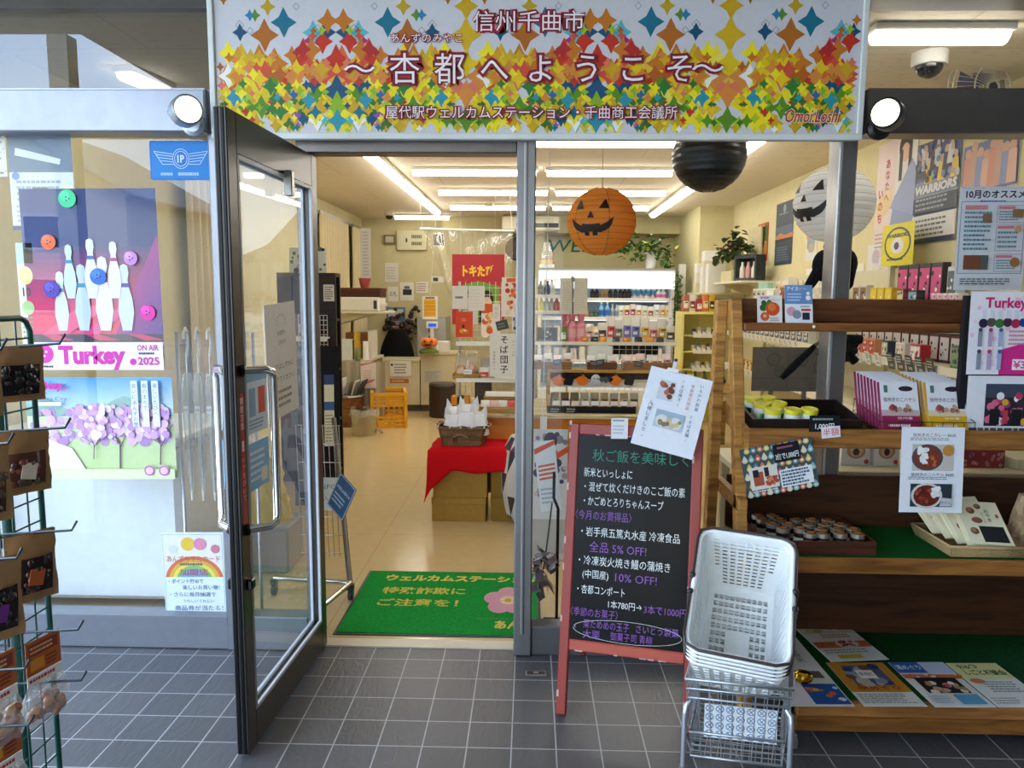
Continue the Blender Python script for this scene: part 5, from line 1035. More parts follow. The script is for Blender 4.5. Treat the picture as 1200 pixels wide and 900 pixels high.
s = Sheet(.07, .52, '#d8d4b4'); s.rc(0, .5, 1, .62, '#3a5a90'); s.rows(.1, .05, .9, .45, 9, '#8a8468', 3); s.rc(0, .86, 1, 1, '#2a3f70'); q = s.build('strip_print', bb, 'cream and blue printed strip'); q.matrix_local = Matrix.Rotation(R(-9), 4, 'X') @ frame((.05, -.0125, .42), (1, 0, 0), (0, 0, 1))
pts = [PY(386, 582, 3.78), PY(397, 621, 3.73), PY(413, 576, 3.70), PY(400, 540, 3.74)]
s = Sheet(.15, .20, '#24486a', th=.004); s.fr(.02, .02, .98, .98, .003, '#c9d0d4'); s.tx('大切なお知らせ', .5, .66, .1, '#d8e2ea', w=.8); s.rows(.12, .2, .88, .52, 3, '#9ab0c4')
a = PY(384, 590, 3.76); one(s, 'navy_sign', 'navy blue tilted sign board hooked on the wheeled rack inside the door', 'sign', M=frame(a, (.62, -.55, -.42), (.32, -.1, 1)))
s = Sheet(.13, .18, '#c9c8c0'); s.tx('INFO', .5, .72, .2, '#6a6a66', w=.8); s.tx('入口', .55, .36, .22, '#b0586a', w=.5)
a = PY(376, 664, 3.80); one(s, 'paper_sign', 'pale paper sign on the wire side of the wheeled rack', 'sign', M=frame((-1.14, 3.852, .36), (1, 0, 0), (0, 0, 1)))
# ================================================================== MAT
a, b_, c_, d_ = PZ(388, 747, .01), PZ(632, 749, .01), PZ(432, 673, .01), PZ(600, 673, .01)
ya, yb2 = (a.y+b_.y)/2, (c_.y+d_.y)/2
mt = thing('door_mat', 'green door mat with yellow Japanese lettering just inside the doorway', 'mat', M=frame((-.868, 3.135, .002), (1, 0, 0), (0, 1, 0)))
W, H = .93, .775
b = MB('plastic', '#2c3430'); b.box(0, W, 0, H, 0, .005, t=.002); b.build('rubber_base', mt)
s = Sheet(W-.03, H-.03, '#1f9a3c', m='turf', th=.006); Yw = '#e6d46a'
s.tx('ウェルカムステーション', .56, .87, .12, Yw, w=.9, bold=.05); s.tx('特殊詐欺に', .36, .64, .12, '#d8cf5a', w=.47, bold=.025); s.tx('ご注意を！', .35, .44, .12, '#d8cf5a', w=.44, bold=.025); s.tx('あん姫', .88, .13, .12, Yw, w=.2, bold=.05); s.rows(.68, .2, .95, .23, 1, '#5a9a4a')
for k in range(5): s.el(.84+.075*math.cos(R(90+72*k)), .5+.125*math.sin(R(90+72*k)), .062, '#e6a8b8', .1)
s.el(.84, .5, .045, '#f0d8ae', .07); s.el(.84, .5, .02, '#d8b03a', .03)
s.mat = 'turf'; q = s.build('pile', mt, 'green pile with yellow lettering'); q.location = (.015, .015, .003)
# ================================================================== BOXES, RED CLOTH, BASKET
def carton(label, x0, x1, y0_, y1_, z0, h, c='#a8843c'):
    t = thing('cardboard_box', label, 'box', ((x0+x1)/2, (y0_+y1_)/2, z0), 0, None); w_, d = (x1-x0)/2, (y1_-y0_)/2
    b = MB('card', c); b.box(-w_, w_, -d, d, 0, h, t=.003); b.build('carton_body', t); b = MB('card', tuple(x*1.04 for x in rgb(c))); b.box(-w_-.003, w_+.003, -d-.003, d+.003, h*.72, h+.001, t=.003); b.build('lid', t)
    return t
Yb = 4.84
x0, x1 = PY(506, 600, Yb).x, PY(569, 600, Yb).x; x2 = PY(595, 600, Yb).x
z1 = PY(540, 583, Yb).z; z2 = PY(540, 554, Yb).z; z2 = PY(540, 526, Yb).z
carton('lower brown cardboard box under the red cloth stand', x0, x1, Yb, Yb+.3, .002, z1-.004); carton('upper brown cardboard box right under the red cloth', x0+.01, x1+.01, Yb-.005, Yb+.28, z1, z2-z1-.003)
carton('lower brown cardboard box behind the cloth covered pair', x1+.035, x2+.04, Yb+.02, Yb+.32, .002, z1-.004, '#94742f'); carton('upper brown cardboard box behind the cloth covered pair', x1+.035, x2+.03, Yb+.02, Yb+.32, z1, z2-z1-.003, '#94742f')
rc_ = thing('red_cloth', 'bright red cloth draped over the cardboard boxes under the basket', 'cloth', (0, 0, 0))
xm0, xm1, ym0, ym1, zt = x0+.0, x2-.01, Yb-.02, Yb+.33, z2+.0035
def drape(u, v):
    x = xm0-.05+(xm1-xm0+.10)*u; y = ym0-.16+(ym1-ym0+.16)*v
    dx = max(xm0-x, x-xm1, 0); dy = max(ym0-y, 0)
    drop = dx*1.15+dy*(.98+.06*math.sin(u*13))
    if u < .3: drop += dy*(.3-u)*3.2
    xx = min(max(x, xm0-.014-.02*dy*10*(u < .3)), xm1+.014); yy = max(y, ym0-.012-.016*abs(math.sin(u*8+.6))*min(1, dy*9))
    return (xx+.006*math.sin(v*14)*(1 if dx > 0 else 0), yy, zt+.004-drop+.0015*math.sin(u*13+v*7))
b = MB('cloth', '#d3121a'); b.grid(drape, 34, 26); q = b.build('cloth_sheet', rc_); sm = q.modifiers.new('t', 'SOLIDIFY'); sm.thickness = .003; sm.offset = 1
bk2 = thing('wicker_basket', 'brown wicker basket of white wrapped sweets on the red cloth', 'basket', (PY(543, 540, Yb+.1).x, Yb+.13, zt+.009), R(-4))
b = MB('wood', '#8a6a48')
def bsk(u, v, e=0):
    a = 2*math.pi*u; sq = max(abs(math.cos(a)), abs(math.sin(a)))**.55; k = 1+.2*v
    wv = .004*math.sin(u*2*math.pi*40+(math.pi if int(v*12) % 2 else 0))
    return (((.145+wv)*math.cos(a)/sq*k), ((.105+wv)*math.sin(a)/sq*k), v*.125)
b.grid(bsk, 96, 12); b.grid(lambda u, v: tuple(np.array(bsk(u, 0))*v), 24, 2); b.build('wicker_weave', bk2)
b = MB('wood', '#94734e'); b.tube([bsk(k/48, 1) for k in range(48)], .009, 6, closed=True); b.build('rim', bk2)
b = MB('wood', '#94734e'); b.tube([(-.05, -.125, .03), (-.045, -.15, .07), (0, -.158, .088), (.045, -.15, .07), (.05, -.125, .03)], .007, 6); b.build('handle', bk2)
b = MB('cloth', '#5a1f38'); b.grid(lambda u, v: tuple(np.array(bsk(u, 1))*(1.04-.12*v, 1.04-.12*v, 1)+np.array((0, 0, .012-.03*v+.004*math.sin(u*60)))), 64, 3); 
for k in range(16): a = k/16; p = np.array(bsk(a, 1)); b.ball((p[0]*1.05, p[1]*1.05, p[2]+.006), .007, n=6, k=4, c='#e4d8dc')
b.build('lining', bk2, 'dark red lining with white spots')
for i, (x, y, z, s_, l_) in enumerate([(-.07, -.04, .12, 1, 'front of the basket, curtain side'), (.02, -.05, .125, 1.1, 'front middle of the basket'), (.10, -.03, .12, 1.05, 'front of the basket, post side'), (-.06, .05, .14, 1.15, 'rear of the basket, curtain side'), (.03, .06, .15, 1.2, 'rear middle of the basket'), (.1, .05, .13, 1, 'rear of the basket, post side')]):
    t = thing('wrapped_sweet', 'white crinkled bag of sweets with tied ears, ' + l_, 'bag', (bk2.location.x+x, bk2.location.y+y, bk2.location.z+z-.05), 0, 'white sweets bags in the wicker basket')
    b = MB('gloss', '#e9e9ea'); crumple(b, .07*s_, .055*s_, .135*s_, i, .6); b.build('bag_body', t)
    b = MB('gloss', '#f2f2f4'); 
    for sg in (-1, 1): b._a([(sg*.008, 0, .12*s_), (sg*.05*s_, -.008, .185*s_), (sg*.06*s_, .01, .11*s_), (sg*.03, .014, .10*s_)], [(0, 1, 2), (0, 2, 3), (0, 3, 1), (1, 3, 2)])
    b.build('bag_ears', t)
bbag = thing('patterned_sack', 'large round white sack with dark triangle pattern standing by the table', 'sack', (PY(622, 560, 4.9).x, 4.89, .002))
b = MB('cloth', '#cfcac6'); prs = [(.0, 0), (.12, .005), (.17, .06), (.20, .2), (.205, .35), (.18, .5), (.14, .58), (.0, .6)]
for k in range(len(prs)-1):
    (ra, za), (rb, zb) = prs[k], prs[k+1]
    for i in range(18):
        a0, a1 = 2*math.pi*i/18, 2*math.pi*(i+1)/18; q = [(ra*math.cos(a0), ra*math.sin(a0), za), (ra*math.cos(a1), ra*math.sin(a1), za), (rb*math.cos(a1), rb*math.sin(a1), zb), (rb*math.cos(a0), rb*math.sin(a0), zb)]
        b._a(q, [(0, 1, 2)], '#d4d0cc' if k != 5 else '#6a4a58', smooth=True); b._a(q, [(0, 2, 3)], '#4a4448' if (i+k) % 2 else '#d4d0cc', smooth=True)
b.build('sack_body', bbag)
b = MB('cloth', '#e6e4e2'); b.tube([(-.02, -.185, .42), (-.02, -.18, .62), (-.01, -.12, .68)], .014, 6); b.build('strap', bbag)
# ================================================================== BACK COUNTER AND OFFICE CORNER
def bx(name, label, cat, x0, x1, y0_, y1_, z0, z1, c, m_='paint', t=.004, group=None):
    b = MB(m_, c); b.box(-(x1-x0)/2, (x1-x0)/2, -(y1_-y0_)/2, (y1_-y0_)/2, 0, z1-z0, t=t); return one(b, name, label, cat, ((x0+x1)/2, (y0_+y1_)/2, z0), 0, group)
YC = 9.6
def rect(px0, py0, px1, py1, Y): a, b_ = PY(px0, py1, Y), PY(px1, py0, Y); return a.x, b_.x, a.z, b_.z
def counter(label, x0, x1, z1, c='#d6cba6'):
    t = thing('shop_counter', label, 'counter', ((x0+x1)/2, YC+.25, .002)); w_ = (x1-x0)/2-.003
    b = MB('paint', c); b.box(-w_, w_, -.25, .25, .09, z1-.032, t=.004); b.build('counter_body', t); b = MB('paint', '#5a5448'); b.box(-w_, w_, -.2, .25, 0, .09); b.build('plinth', t); b = MB('paint', '#c9bd96'); b.box(-w_, w_, -.262, .262, z1-.03, z1, t=.004); b.build('worktop', t)
xa, xb, _, zt1 = rect(444, 422, 492, 480, YC); counter('cream counter panel at the back with a white notice and orange strip', xa, xb, zt1)
xc, xd, _, zt2 = rect(493, 414, 560, 480, YC); counter('taller cream counter block under the card reader', xc, xd, zt2)
xe, xf, _, zt3 = rect(408, 422, 443, 480, YC); counter('cream counter end beside the stacked papers and printer', xe, xf, zt3, '#cfc39c')
w_, h_, M = front(457, 423, 482, 441, YC-.013); s = Sheet(w_, h_, '#e9e6da'); s.rows(.2, .15, .9, .85, 4, '#7a766c'); s.el(.1, .75, .06, '#3a3a38'); one(s, 'counter_notice', 'white notice on the cream counter panel above the orange strip', 'notice', M=M)
w_, h_, M = front(457, 444, 479, 449, YC-.004); s = Sheet(w_, h_, '#b86a34'); s.rows(.1, .2, .9, .8, 1, '#e8c8a0'); one(s, 'orange_strip', 'narrow orange strip sticker on the cream counter panel', 'sticker', M=M)
w_, h_, M = front(497, 434, 518, 449, YC-.004); s = Sheet(w_, h_, '#c9c4b4'); s.rows(.06, .08, .94, .92, 8, '#9a958a', 1); one(s, 'counter_sheet', 'grey printed sheet on the taller counter block', 'sheet', M=M)
pk2 = thing('pumpkin_ornament', 'small smiling pumpkin ornament on the corner of the taller counter block', 'ornament', (PY(504, 428, YC).x, YC-.10, zt2+.002))
b = MB('plastic', '#e07a22')
for k in range(7): a = 2*math.pi*k/7; b.ball((.06*math.cos(a), .03*math.sin(a), .14), .055, .04, .06, 10, 7)
b.build('pumpkin_body', pk2); b = MB('matte', '#2a1c18')
for sx in (-1, 1): b.prism([(sx*.05-.018, .145), (sx*.05+.018, .145), (sx*.05, .172)], 0, .004) if False else b._a([(sx*.045-.018, -.073, .145), (sx*.045+.018, -.073, .145), (sx*.045, -.069, .175)], [(0, 1, 2)])
b._a([(-.05, -.075, .12), (.05, -.075, .12), (.03, -.072, .102), (-.03, -.072, .102)], [(0, 1, 2, 3)]); b.build('carved_face', pk2)
b = MB('matte', '#6a7a34'); b.lathe([(.13, 0), (.13, .03), (.1, .05), (0, .08)], 14, sy=.5); b.build('leaf_base', pk2); b = MB('matte', '#5a6a2c'); b.tube([(0, 0, .19), (.01, 0, .225)], .01, 6); b.build('stem', pk2)
cr_ = thing('card_reader', 'white payment terminal with blue lit screen on the taller counter block', 'terminal', (PY(505, 400, YC).x, YC+.08, zt2+.002))
b = MB('plastic', '#e2e2de'); b.box(-.09, .09, -.08, .1, 0, .10, t=.01); b.box(-.02, .02, .03, .06, .10, .32); b.box(-.075, .075, .02, .06, .31, .40, t=.006); b.build('terminal_body', cr_); b = MB('glow1.2', '#1f4fe0'); b.box(-.045, .055, .017, .02, .335, .375); b.build('screen', cr_)
bx('receipt_printer', 'white receipt printer beside the card reader', 'printer', PY(511, 400, YC).x, PY(526, 400, YC).x, YC+.02, YC+.2, zt2+.002, zt2+.15, '#dcdad2', 'plastic', .01)
b = MB('cloth', '#141315'); prc = thing('office_chair', 'black office chair back behind the cream counter', 'chair', (PY(472, 410, 10.2).x-.08, 10.2, .002))
b.grid(lambda u, v: ((.24*(2*u-1)*(1-.75*max(0, v-.4)**1.5*1.6)), -.06*math.cos(math.pi*(u-.5)), .45+.60*v), 12, 10); b.box(-.2, .2, -.02, .03, .5, .8, t=.02); b.build('backrest', prc)
b = MB('cloth', '#17161a'); b.box(-.22, .22, 0.03, .36, .42, .5, t=.03); b.build('seat', prc); b = MB('metal', '#3a3a3c'); b.tube([(0, .2, .06), (0, .2, .43)], .03, 8); b.build('post', prc)
for k in range(5): a = 2*math.pi*k/5; b = MB('plastic', '#1c1c1e'); b.tube([(0, .2, .08), (.2*math.cos(a), .2+.2*math.sin(a), .05)], .02, 6); b.ball((.2*math.cos(a), .2+.2*math.sin(a), .026), .026, n=8, k=6); b.build('leg', prc)
lk = thing('grey_locker', 'grey metal locker behind the counter under the yellow notice', 'locker', ((PY(488, 400, 10.4).x+PY(522, 400, 10.4).x)/2, 10.75, .002))
q = (PY(522, 400, 10.4).x-PY(488, 400, 10.4).x)/2; zl = PY(500, 371, 10.4).z; b = MB('paint', '#a3a298'); b.box(-q, q, -.3, .3, 0, zl, t=.006); b.build('locker_body', lk)
for sx in (-1, 1): b = MB('paint', '#adaca2'); b.box(sx*q/2-q*.47, sx*q/2+q*.47, -.306, -.30, .06, zl-.04, t=.002); d_ = b.build('door', lk); b = MB('metal', '#6a6a68'); b.box(sx*.03-.01, sx*.03+.01, -.316, -.306, 1.0, 1.12); b.build('handle', d_)
w_, h_, M = front_up(495, 347, 513, 374, 10.2); s = Sheet(w_, h_, '#e6e2d6'); s.rc(.12, .1, .86, .86, '#e2a82a'); 
for k in range(6): s.vt('おねがい', .8-.12*k, .8, .13, '#b8781c', 1.2)
s.rc(.2, .88, .8, .96, '#7a6a5a'); one(s, 'yellow_notice', 'yellow vertical notice hanging in front of the grey locker', 'notice', M=M)
cv = MB('plastic', '#e8e6de'); p = PY(504, 346, 10.2); cv.tube([(p.x, 10.2, p.z), (p.x+.1, 10.15, HCEIL)], .002, 4); one(cv, 'ceiling_string', 'thin cord holding the yellow notice from the ceiling', 'cord')
# back wall
def wallsheet(px, fn, name, label, cat, c='#e2dfd2', Y=YB-.004): 
    w_, h_, M = front_up(*px, Y); s = Sheet(w_, h_, c); fn(s); return one(s, name, label, cat, M=M)
wallsheet((451, 308, 467, 330), lambda s: s.rows(.1, .1, .9, .8, 5, '#b8b4a8'), 'paper_sheet', 'curled white paper pinned highest on the back wall', 'paper', '#d9d6cc')
wallsheet((455, 336, 467, 353), lambda s: s.tx('お札', .5, .5, .4, '#3a3a38', w=.7), 'brush_writing', 'cream sheet with black brush writing on the back wall', 'sheet')
wallsheet((469, 331, 485, 352), lambda s: (s.rc(.2, .3, .85, .62, '#2c2e34'), s.rc(.3, .64, .7, .8, '#5a606a')), 'photo_print', 'white print with a dark photograph on the back wall', 'print')
wallsheet((488, 330, 502, 343), lambda s: (s.rows(.05, .1, .95, .9, 4, '#a87a6a')), 'small_calendar', 'pale calendar sheet on the back wall above the locker', 'calendar')
wallsheet((507, 273, 521, 289), lambda s: (s.rc(.05, .1, .95, .9, '#4a4c52'), s.rc(.3, .3, .5, .8, '#8a8c92')), 'photo_print', 'grey portrait print high on the back wall behind the clear sheet', 'print')
wallsheet((506, 324, 521, 331), lambda s: s.rc(.1, .2, .5, .8, '#4a4a4c'), 'wall_strip', 'small strip of paper on the back wall behind the clear sheet', 'paper')
b = MB('plastic', '#cfc8a2'); w_, h_, M = front_up(465, 270, 500, 293, YB-.06)
cb = thing('control_box', 'cream electrical control box high on the back wall', 'control box', M=M)
b.box(0, w_, 0, h_, -.058, 0, t=.006); b.build('box_body', cb); b = MB('plastic', '#3a3a36')
for k in range(7):
    for j in range(2): b.box(w_*(.5+.05*k), w_*(.53+.05*k), h_*(.25+.35*j), h_*(.42+.35*j), 0, .004)
b.box(w_*.3, w_*.36, h_*.4, h_*.6, 0, .004); b.build('switch_row', cb)
b = MB('plastic', '#7a745e'); w_, h_, M = front_up(450, 275, 463, 286, YB-.05); b.box(0, w_, 0, h_, -.048, 0, t=.006); b.box(w_*.15, w_*.85, h_*.2, h_*.8, 0, .003, '#b8b294'); one(b, 'thermostat_box', 'small grey framed control panel beside the cream control box', 'control box', M=M)
ac = thing('air_conditioner', 'cream wall air conditioner with dark outlet by the red travel poster', 'air conditioner', M=front_up(588, 256, 656, 270, 10.6)[2])
w_, h_, _ = front_up(588, 256, 656, 270, 10.6); b = MB('plastic', '#dcd4b4'); b.box(0, w_, 0, h_*1.25, -.22, 0, t=.02); b.build('unit_body', ac); b = MB('matte', '#3c3a34'); b.box(w_*.25, w_*.98, h_*.25, h_*.62, 0, .004); b.build('outlet', ac)
ck = thing('wall_clock', 'round brown rimmed wall clock beside the centre post', 'clock', M=Matrix.Translation((PY(606, 292, 10.9).x, 10.86, PY(606, 292, 10.9).z)) @ Matrix.Rotation(R(90), 4, 'X'))
b = MB('wood', '#4a2c20'); b.lathe([(.15, 0), (.17, .01), (.17, .03), (.145, .04)], 28); b.build('clock_rim', ck); b = MB('paper', '#e6e4e0'); b.lathe([(.145, .031), (0, .032)], 28); b.build('dial', ck)
for a, l_ in ((50, .08), (170, .11)): b = MB('matte', '#1c1c1c'); b.M = Matrix.Rotation(R(a), 4, 'Z'); b.box(-.006, .006, -.01, l_, .034, .036); b.build('clock_hand', ck)
wt_ = MB('matte', '#2f6a44')
p0 = PY(640, 295, YB-.01); p1 = PY(768, 295, YB-.01); vs, fs = glyphs('WELCOME', 0, .15); wx = max(v[0] for v in vs); k = .26
for dz in (0, .02): wt_._a([(p0.x+(p1.x-p0.x)*v[0]/wx, YB-.004-dz, p0.z+v[1]*k) for v in vs], fs)
one(wt_, 'welcome_lettering', 'green WELCOME lettering on the back wall partly behind the pumpkin lantern', 'lettering')
# vinyl sheet hanging from its rod
p0, p1 = PY(492, 268, 8.6), PY(603, 272, 8.6); b = MB('plastic', '#ece9dc'); b.tube([(p0.x, 8.6, p0.z), (p1.x, 8.6, p0.z-.02)], .012, 8); one(b, 'hanging_rod', 'white rod hung across the back counter carrying a clear sheet', 'rod')
for i, (px_, l_) in enumerate(((495, 'the curtain side end'), (600, 'the post side end'))):
    p = PY(px_, 269, 8.6); b = MB('plastic', '#e6e2d2'); b.tube([(p.x, 8.6, p0.z-.01), (p.x-.03, 8.58, HCEIL)], .003, 5); one(b, 'ceiling_string', 'white cord holding %s of the clear sheet rod' % l_, 'cord')
b = MB('film', '#cfcbb8'); rq = random.Random(6); vz = PY(500, 352, 8.6).z
b.grid(lambda u, v: (p0.x+.04+(p1.x-p0.x-.06)*u+(.32*v*(1-u)**1.2 if True else 0)*1.0, 8.6+.035*math.sin(u*38+v*3)*(.4+v)+.02*math.sin(v*14+u*9), p0.z-.015-(p0.z-vz)*v*(1-.25*u)), 80, 20); one(b, 'hanging_sheet', 'clear crinkled vinyl sheet hanging from the white rod over the counter', 'sheet')
w_, h_, M = front_up(530, 298, 591, 380, 7.9); s = Sheet(w_, h_, '#b03038')
s.pg([(.12, .02), (.9, .02), (.9, .55), (.5, .62), (.12, .55)], '#6f9a3c'); s.tx('トキたび', .5, .76, .17, '#eac43a', w=.6, bold=.05)
for u, c in ((.34, '#3a3a40'), (.66, '#241c1a')): s.el(u, .36, .13, c, .13); s.el(u+.01, .3, .09, '#d8b8a0', .1); s.rc(u-.14, .0, u+.14, .2, '#2a2422' if u > .5 else '#c9c9d0')
s.pg([(.5, .02), (.9, .02), (.85, .28), (.6, .24)], '#241a16'); s.tx('タク', .72, .14, .1, '#e2b84a', w=.2, bold=.02); s.tx('チ', .86, .3, .1, '#eac43a', bold=.02)
one(s, 'travel_poster', 'red and green travel poster with yellow title hung over the back counter', 'poster', M=M)
for i, px_ in enumerate((540, 580)):
    p = PY(px_, 299, 7.9); b = MB('plastic', '#d8d4c8'); b.tube([(p.x, 7.9, p.z), (p.x, 7.9, HCEIL)], .0015, 4); one(b, 'ceiling_string', ['thin cord at the curtain side of the red travel poster', 'thin cord at the post side of the red travel poster'][i], 'cord')
# stool, crate, can, papers, printer desk
so_ = thing('round_stool', 'dark brown drum stool in front of the cream counter', 'stool', ((PY(503, 480, 9.2).x+PY(537, 480, 9.2).x)/2-.02, 9.24, .002)); b = MB('plastic', '#2f2320'); r_ = .17; b.lathe([(r_*.96, 0), (r_, .02), (r_, .36), (r_*.99, .37)], 24); b.build('drum', so_); b = MB('plastic', '#382a26'); b.lathe([(r_*1.01, .372), (r_*1.02, .40), (r_*.95, .425), (0, .43)], 24); b.build('seat', so_)
yc = thing('plastic_crate', 'yellow slatted plastic crate on the floor by the counter', 'crate', (-1.66, 8.62, .002), R(12))
b = MB('plastic', '#e0a21c')
w2, d2, h2 = .19, .26, .40
for sx in (-1, 1):
    for sy in (-1, 1): b.box(sx*w2-.018, sx*w2+.018, sy*d2-.018, sy*d2+.018, 0, h2, t=.004)
for k in range(8): 
    z = .02+k*.045
    if k in (3, 4): continue
    for sy in (-1, 1): b.box(-w2, w2, sy*d2-.006, sy*d2+.006, z, z+.028)
    for sx in (-1, 1): b.box(sx*w2-.006, sx*w2+.006, -d2, d2, z, z+.028)
for k in range(5):
    for sy in (-1, 1): x = -w2+(k+1)*2*w2/6; b.box(x-.006, x+.006, sy*d2-.008, sy*d2+.008, 0, h2)
    for sx in (-1, 1): y = -d2+(k+1)*2*d2/6; b.box(sx*w2-.008, sx*w2+.008, y-.006, y+.006, 0, h2)
b.box(-w2-.02, w2+.02, -d2-.02, -d2+.02, h2-.03, h2+.003); b.box(-w2-.02, w2+.02, d2-.02, d2+.02, h2-.03, h2+.003); b.box(-w2-.02, -w2+.02, -d2, d2, h2-.03, h2+.003); b.box(w2-.02, w2+.02, -d2, d2, h2-.03, h2+.003); b.box(-w2, w2, -d2, d2, .0, .01); b.build('crate_lattice', yc)
sc = thing('steel_bin', 'round shiny steel bin with white bag edge beside the yellow crate', 'bin', (PZ(424, 512, 0).x, PZ(424, 512, 0).y+.13, .002)); b = MB('chrome', '#b8b2a4'); b.lathe([(.135, 0), (.14, .01), (.14, .27), (.143, .28)], 24); b.build('drum', sc); b = MB('film', '#eeeeea'); b.grid(lambda u, v: ((.142+.02*v+.008*math.sin(u*2*math.pi*9))*math.cos(2*math.pi*u), (.142+.02*v+.008*math.sin(u*2*math.pi*9))*math.sin(2*math.pi*u), .29-.07*v+.012*math.sin(u*2*math.pi*5)), 48, 3); b.build('bin_liner', sc); b = MB('matte', '#5a5648'); b.lathe([(.138, .27), (0, .275)], 20); b.build('contents', sc)
b = MB('chrome', '#8a857a'); b.tube([(.142, -.03, .06), (.19, -.04, .03), (.2, 0, .022), (.19, .04, .03), (.142, .03, .06)], .007, 6); b.build('pedal', sc)
nb_ = thing('magazine_tub', 'round brown tub of folded newspapers behind the steel bin', 'tub', (-2.12, 8.5, .002)); b = MB('wood', '#8a5a34'); b.lathe([(.15, 0), (.19, .34), (.2, .36)], 20); b.build('tub_body', nb_); b = MB('metal', '#8f8a80'); b.lathe([(.2, .34), (.21, .355), (.2, .37)], 20); b.build('rim', nb_)
for i in range(6):
    b = MB('paper', ['#d6cfba', '#b8b2a0', '#e2dccb', '#8a8474', '#cfc6ae', '#3a3834'][i]); b.M = Matrix.Translation((nb_.location.x-.13+i*.05, nb_.location.y, .33)) @ Matrix.Rotation(R(-20+i*9), 4, 'Y'); b.box(-.008, .008, -.13, .13, -.02, .19+.02*(i % 3), t=.003)
    one(b, 'folded_newspaper', 'folded newspaper in the brown tub, %s from the curtain wall' % ['first', 'second', 'third', 'fourth', 'fifth', 'sixth'][i], 'newspaper', group='newspapers in the tub')
dsk = thing('printer_desk', 'cluttered cream desk along the curtain wall under the printer', 'desk', (-2.2, 9.15, .002))
b = MB('paint', '#cfc6ac'); b.box(-.32, .3, -.45, .45, .72, .75, t=.004); b.build('desktop', dsk)
for sx in (-.3, .27):
    for sy in (-.42, .42): b = MB('paint', '#b8ae92'); b.box(sx-.018, sx+.018, sy-.018, sy+.018, 0, .72); b.build('leg', dsk)
b = MB('paint', '#d4ccb2'); b.box(-.29, .26, .405, .415, .25, .72); b.build('modesty_panel', dsk)
b = MB('cloth', '#b5ab98'); b.grid(lambda u, v: (-2.25+.55*u, 8.66+.015*math.sin(u*30), .735-.66*v), 24, 4); one(b, 'cloth_cover', 'grey cloth hanging over the street end of the cluttered desk', 'cloth')
w_, h_, M = front_up(423, 424, 441, 455, 8.63); s = Sheet(w_, h_, '#dcd6d0'); s.pg([(0, .85), (1, .98), (1, 1), (0, .92)], '#c85a6a'); s.rows(.2, .2, .8, .7, 6, '#d8a0a8'); s.pg([(.1, .1), (.9, .3), (.9, .36), (.1, .18)], '#c0606a'); one(s, 'paper_wrap', 'white paper with red stripes hanging at the desk end', 'paper', M=M)
ph = thing('printer_shelf', 'cream shelf bracketed over the desk holding the printer', 'shelf', (-2.12, 9.15, 1.32)); b = MB('paint', '#d6cfb4'); b.box(-.42, .40, -.30, .30, -.025, 0, t=.003); b.build('shelf_board', ph)
for sy in (-.22, .22): b = MB('paint', '#c8bf9f'); b._a([(-.42, sy-.008, -.025), (.25, sy-.008, -.025), (-.42, sy-.008, -.22), (-.42, sy+.008, -.025), (.25, sy+.008, -.025), (-.42, sy+.008, -.22)], [(0, 2, 1), (3, 4, 5), (0, 1, 4, 3), (1, 2, 5, 4), (2, 0, 3, 5)]); b.build('bracket', ph)
pt = thing('printer', 'white desktop printer on the cream shelf', 'printer', (-2.08, 9.1, 1.3205)); b = MB('plastic', '#dedad0'); b.box(-.27, .27, -.2, .2, 0, .17, t=.015); b.build('printer_body', pt); b = MB('plastic', '#2f2f31'); b.box(.2, .24, -.203, -.2, .03, .13); b.box(-.27, -.22, -.215, -.2, .06, .11); b.build('paper_slot', pt); b = MB('plastic', '#d2cec4'); b.box(.22, .30, -.16, .16, .06, .10, t=.006); b.build('output_tray', pt)
bxx = thing('brown_box', 'dark brown flat carton lying on the white printer', 'box', (-2.07, 9.1, 1.4925)); b = MB('card', '#4a2a20'); b.box(-.29, .27, -.19, .19, 0, .105, t=.006); b.build('carton_body', bxx); b = MB('card', '#552f24'); b.box(-.295, .275, -.195, .195, .07, .108, t=.004); b.build('lid', bxx)
b = MB('plastic', '#a84a44'); b.lathe([(.05, 0), (.075, .11), (.08, .115)], 16, cols=['#a84a44', '#c06058']); one(b, 'red_pot', 'small red pot standing on the dark brown carton', 'pot', (-2.02, 9.08, 1.603))
s = Sheet(.13, .62, '#c4c2be'); s.rows(.2, .05, .8, .95, 14, '#a4a29c', 2); one(s, 'wall_chart', 'narrow grey hanging chart on the curtain above the red pot', 'chart', M=frame((-2.12, 9.32, 1.72), (1, 0, 0), (0, 0, 1)))
g_ = [('#b8864a', 'brown carton on the desk under the printer shelf', -2.2, -1.92, .752, .98), ('#e4e2da', 'white folder box on the desk, aisle side', -1.96, -1.86, .752, 1.06), ('#d9dcd8', 'pale paper carton at the near corner of the desk', -2.32, -2.1, .752, 1.0)]
bx('desk_carton', g_[0][1], 'box', -2.25, -1.97, 9.0, 9.2, .7525, 1.06, '#8a5a3a', 'card'); bx('desk_folder', g_[1][1], 'folder', -1.955, -1.9, 8.9, 9.2, .7525, 1.09, '#dcd8cc', 'paper'); bx('desk_carton', g_[2][1], 'box', -2.35, -2.10, 8.72, 8.92, .7525, .99, '#d4dad8', 'paint')
bx('yellow_divider', 'mustard yellow divider board standing on the desk', 'board', -2.08, -2.06, 8.72, 9.0, .7525, 1.08, '#c9a63c', 'paint')
snack('white_bottle', 'white plastic bottle on the desk corner toward the aisle', '#e6e4e0', (-1.95, 8.75, .7525), .035, .035, .22, cat='bottle', mt='plastic'); snack('green_bundle', 'small green bundle on the desk between the carton and bottle', '#7a8a5a', (-2.03, 8.70, .7525), .03, .03, .14, cat='bundle', mt='leaf')
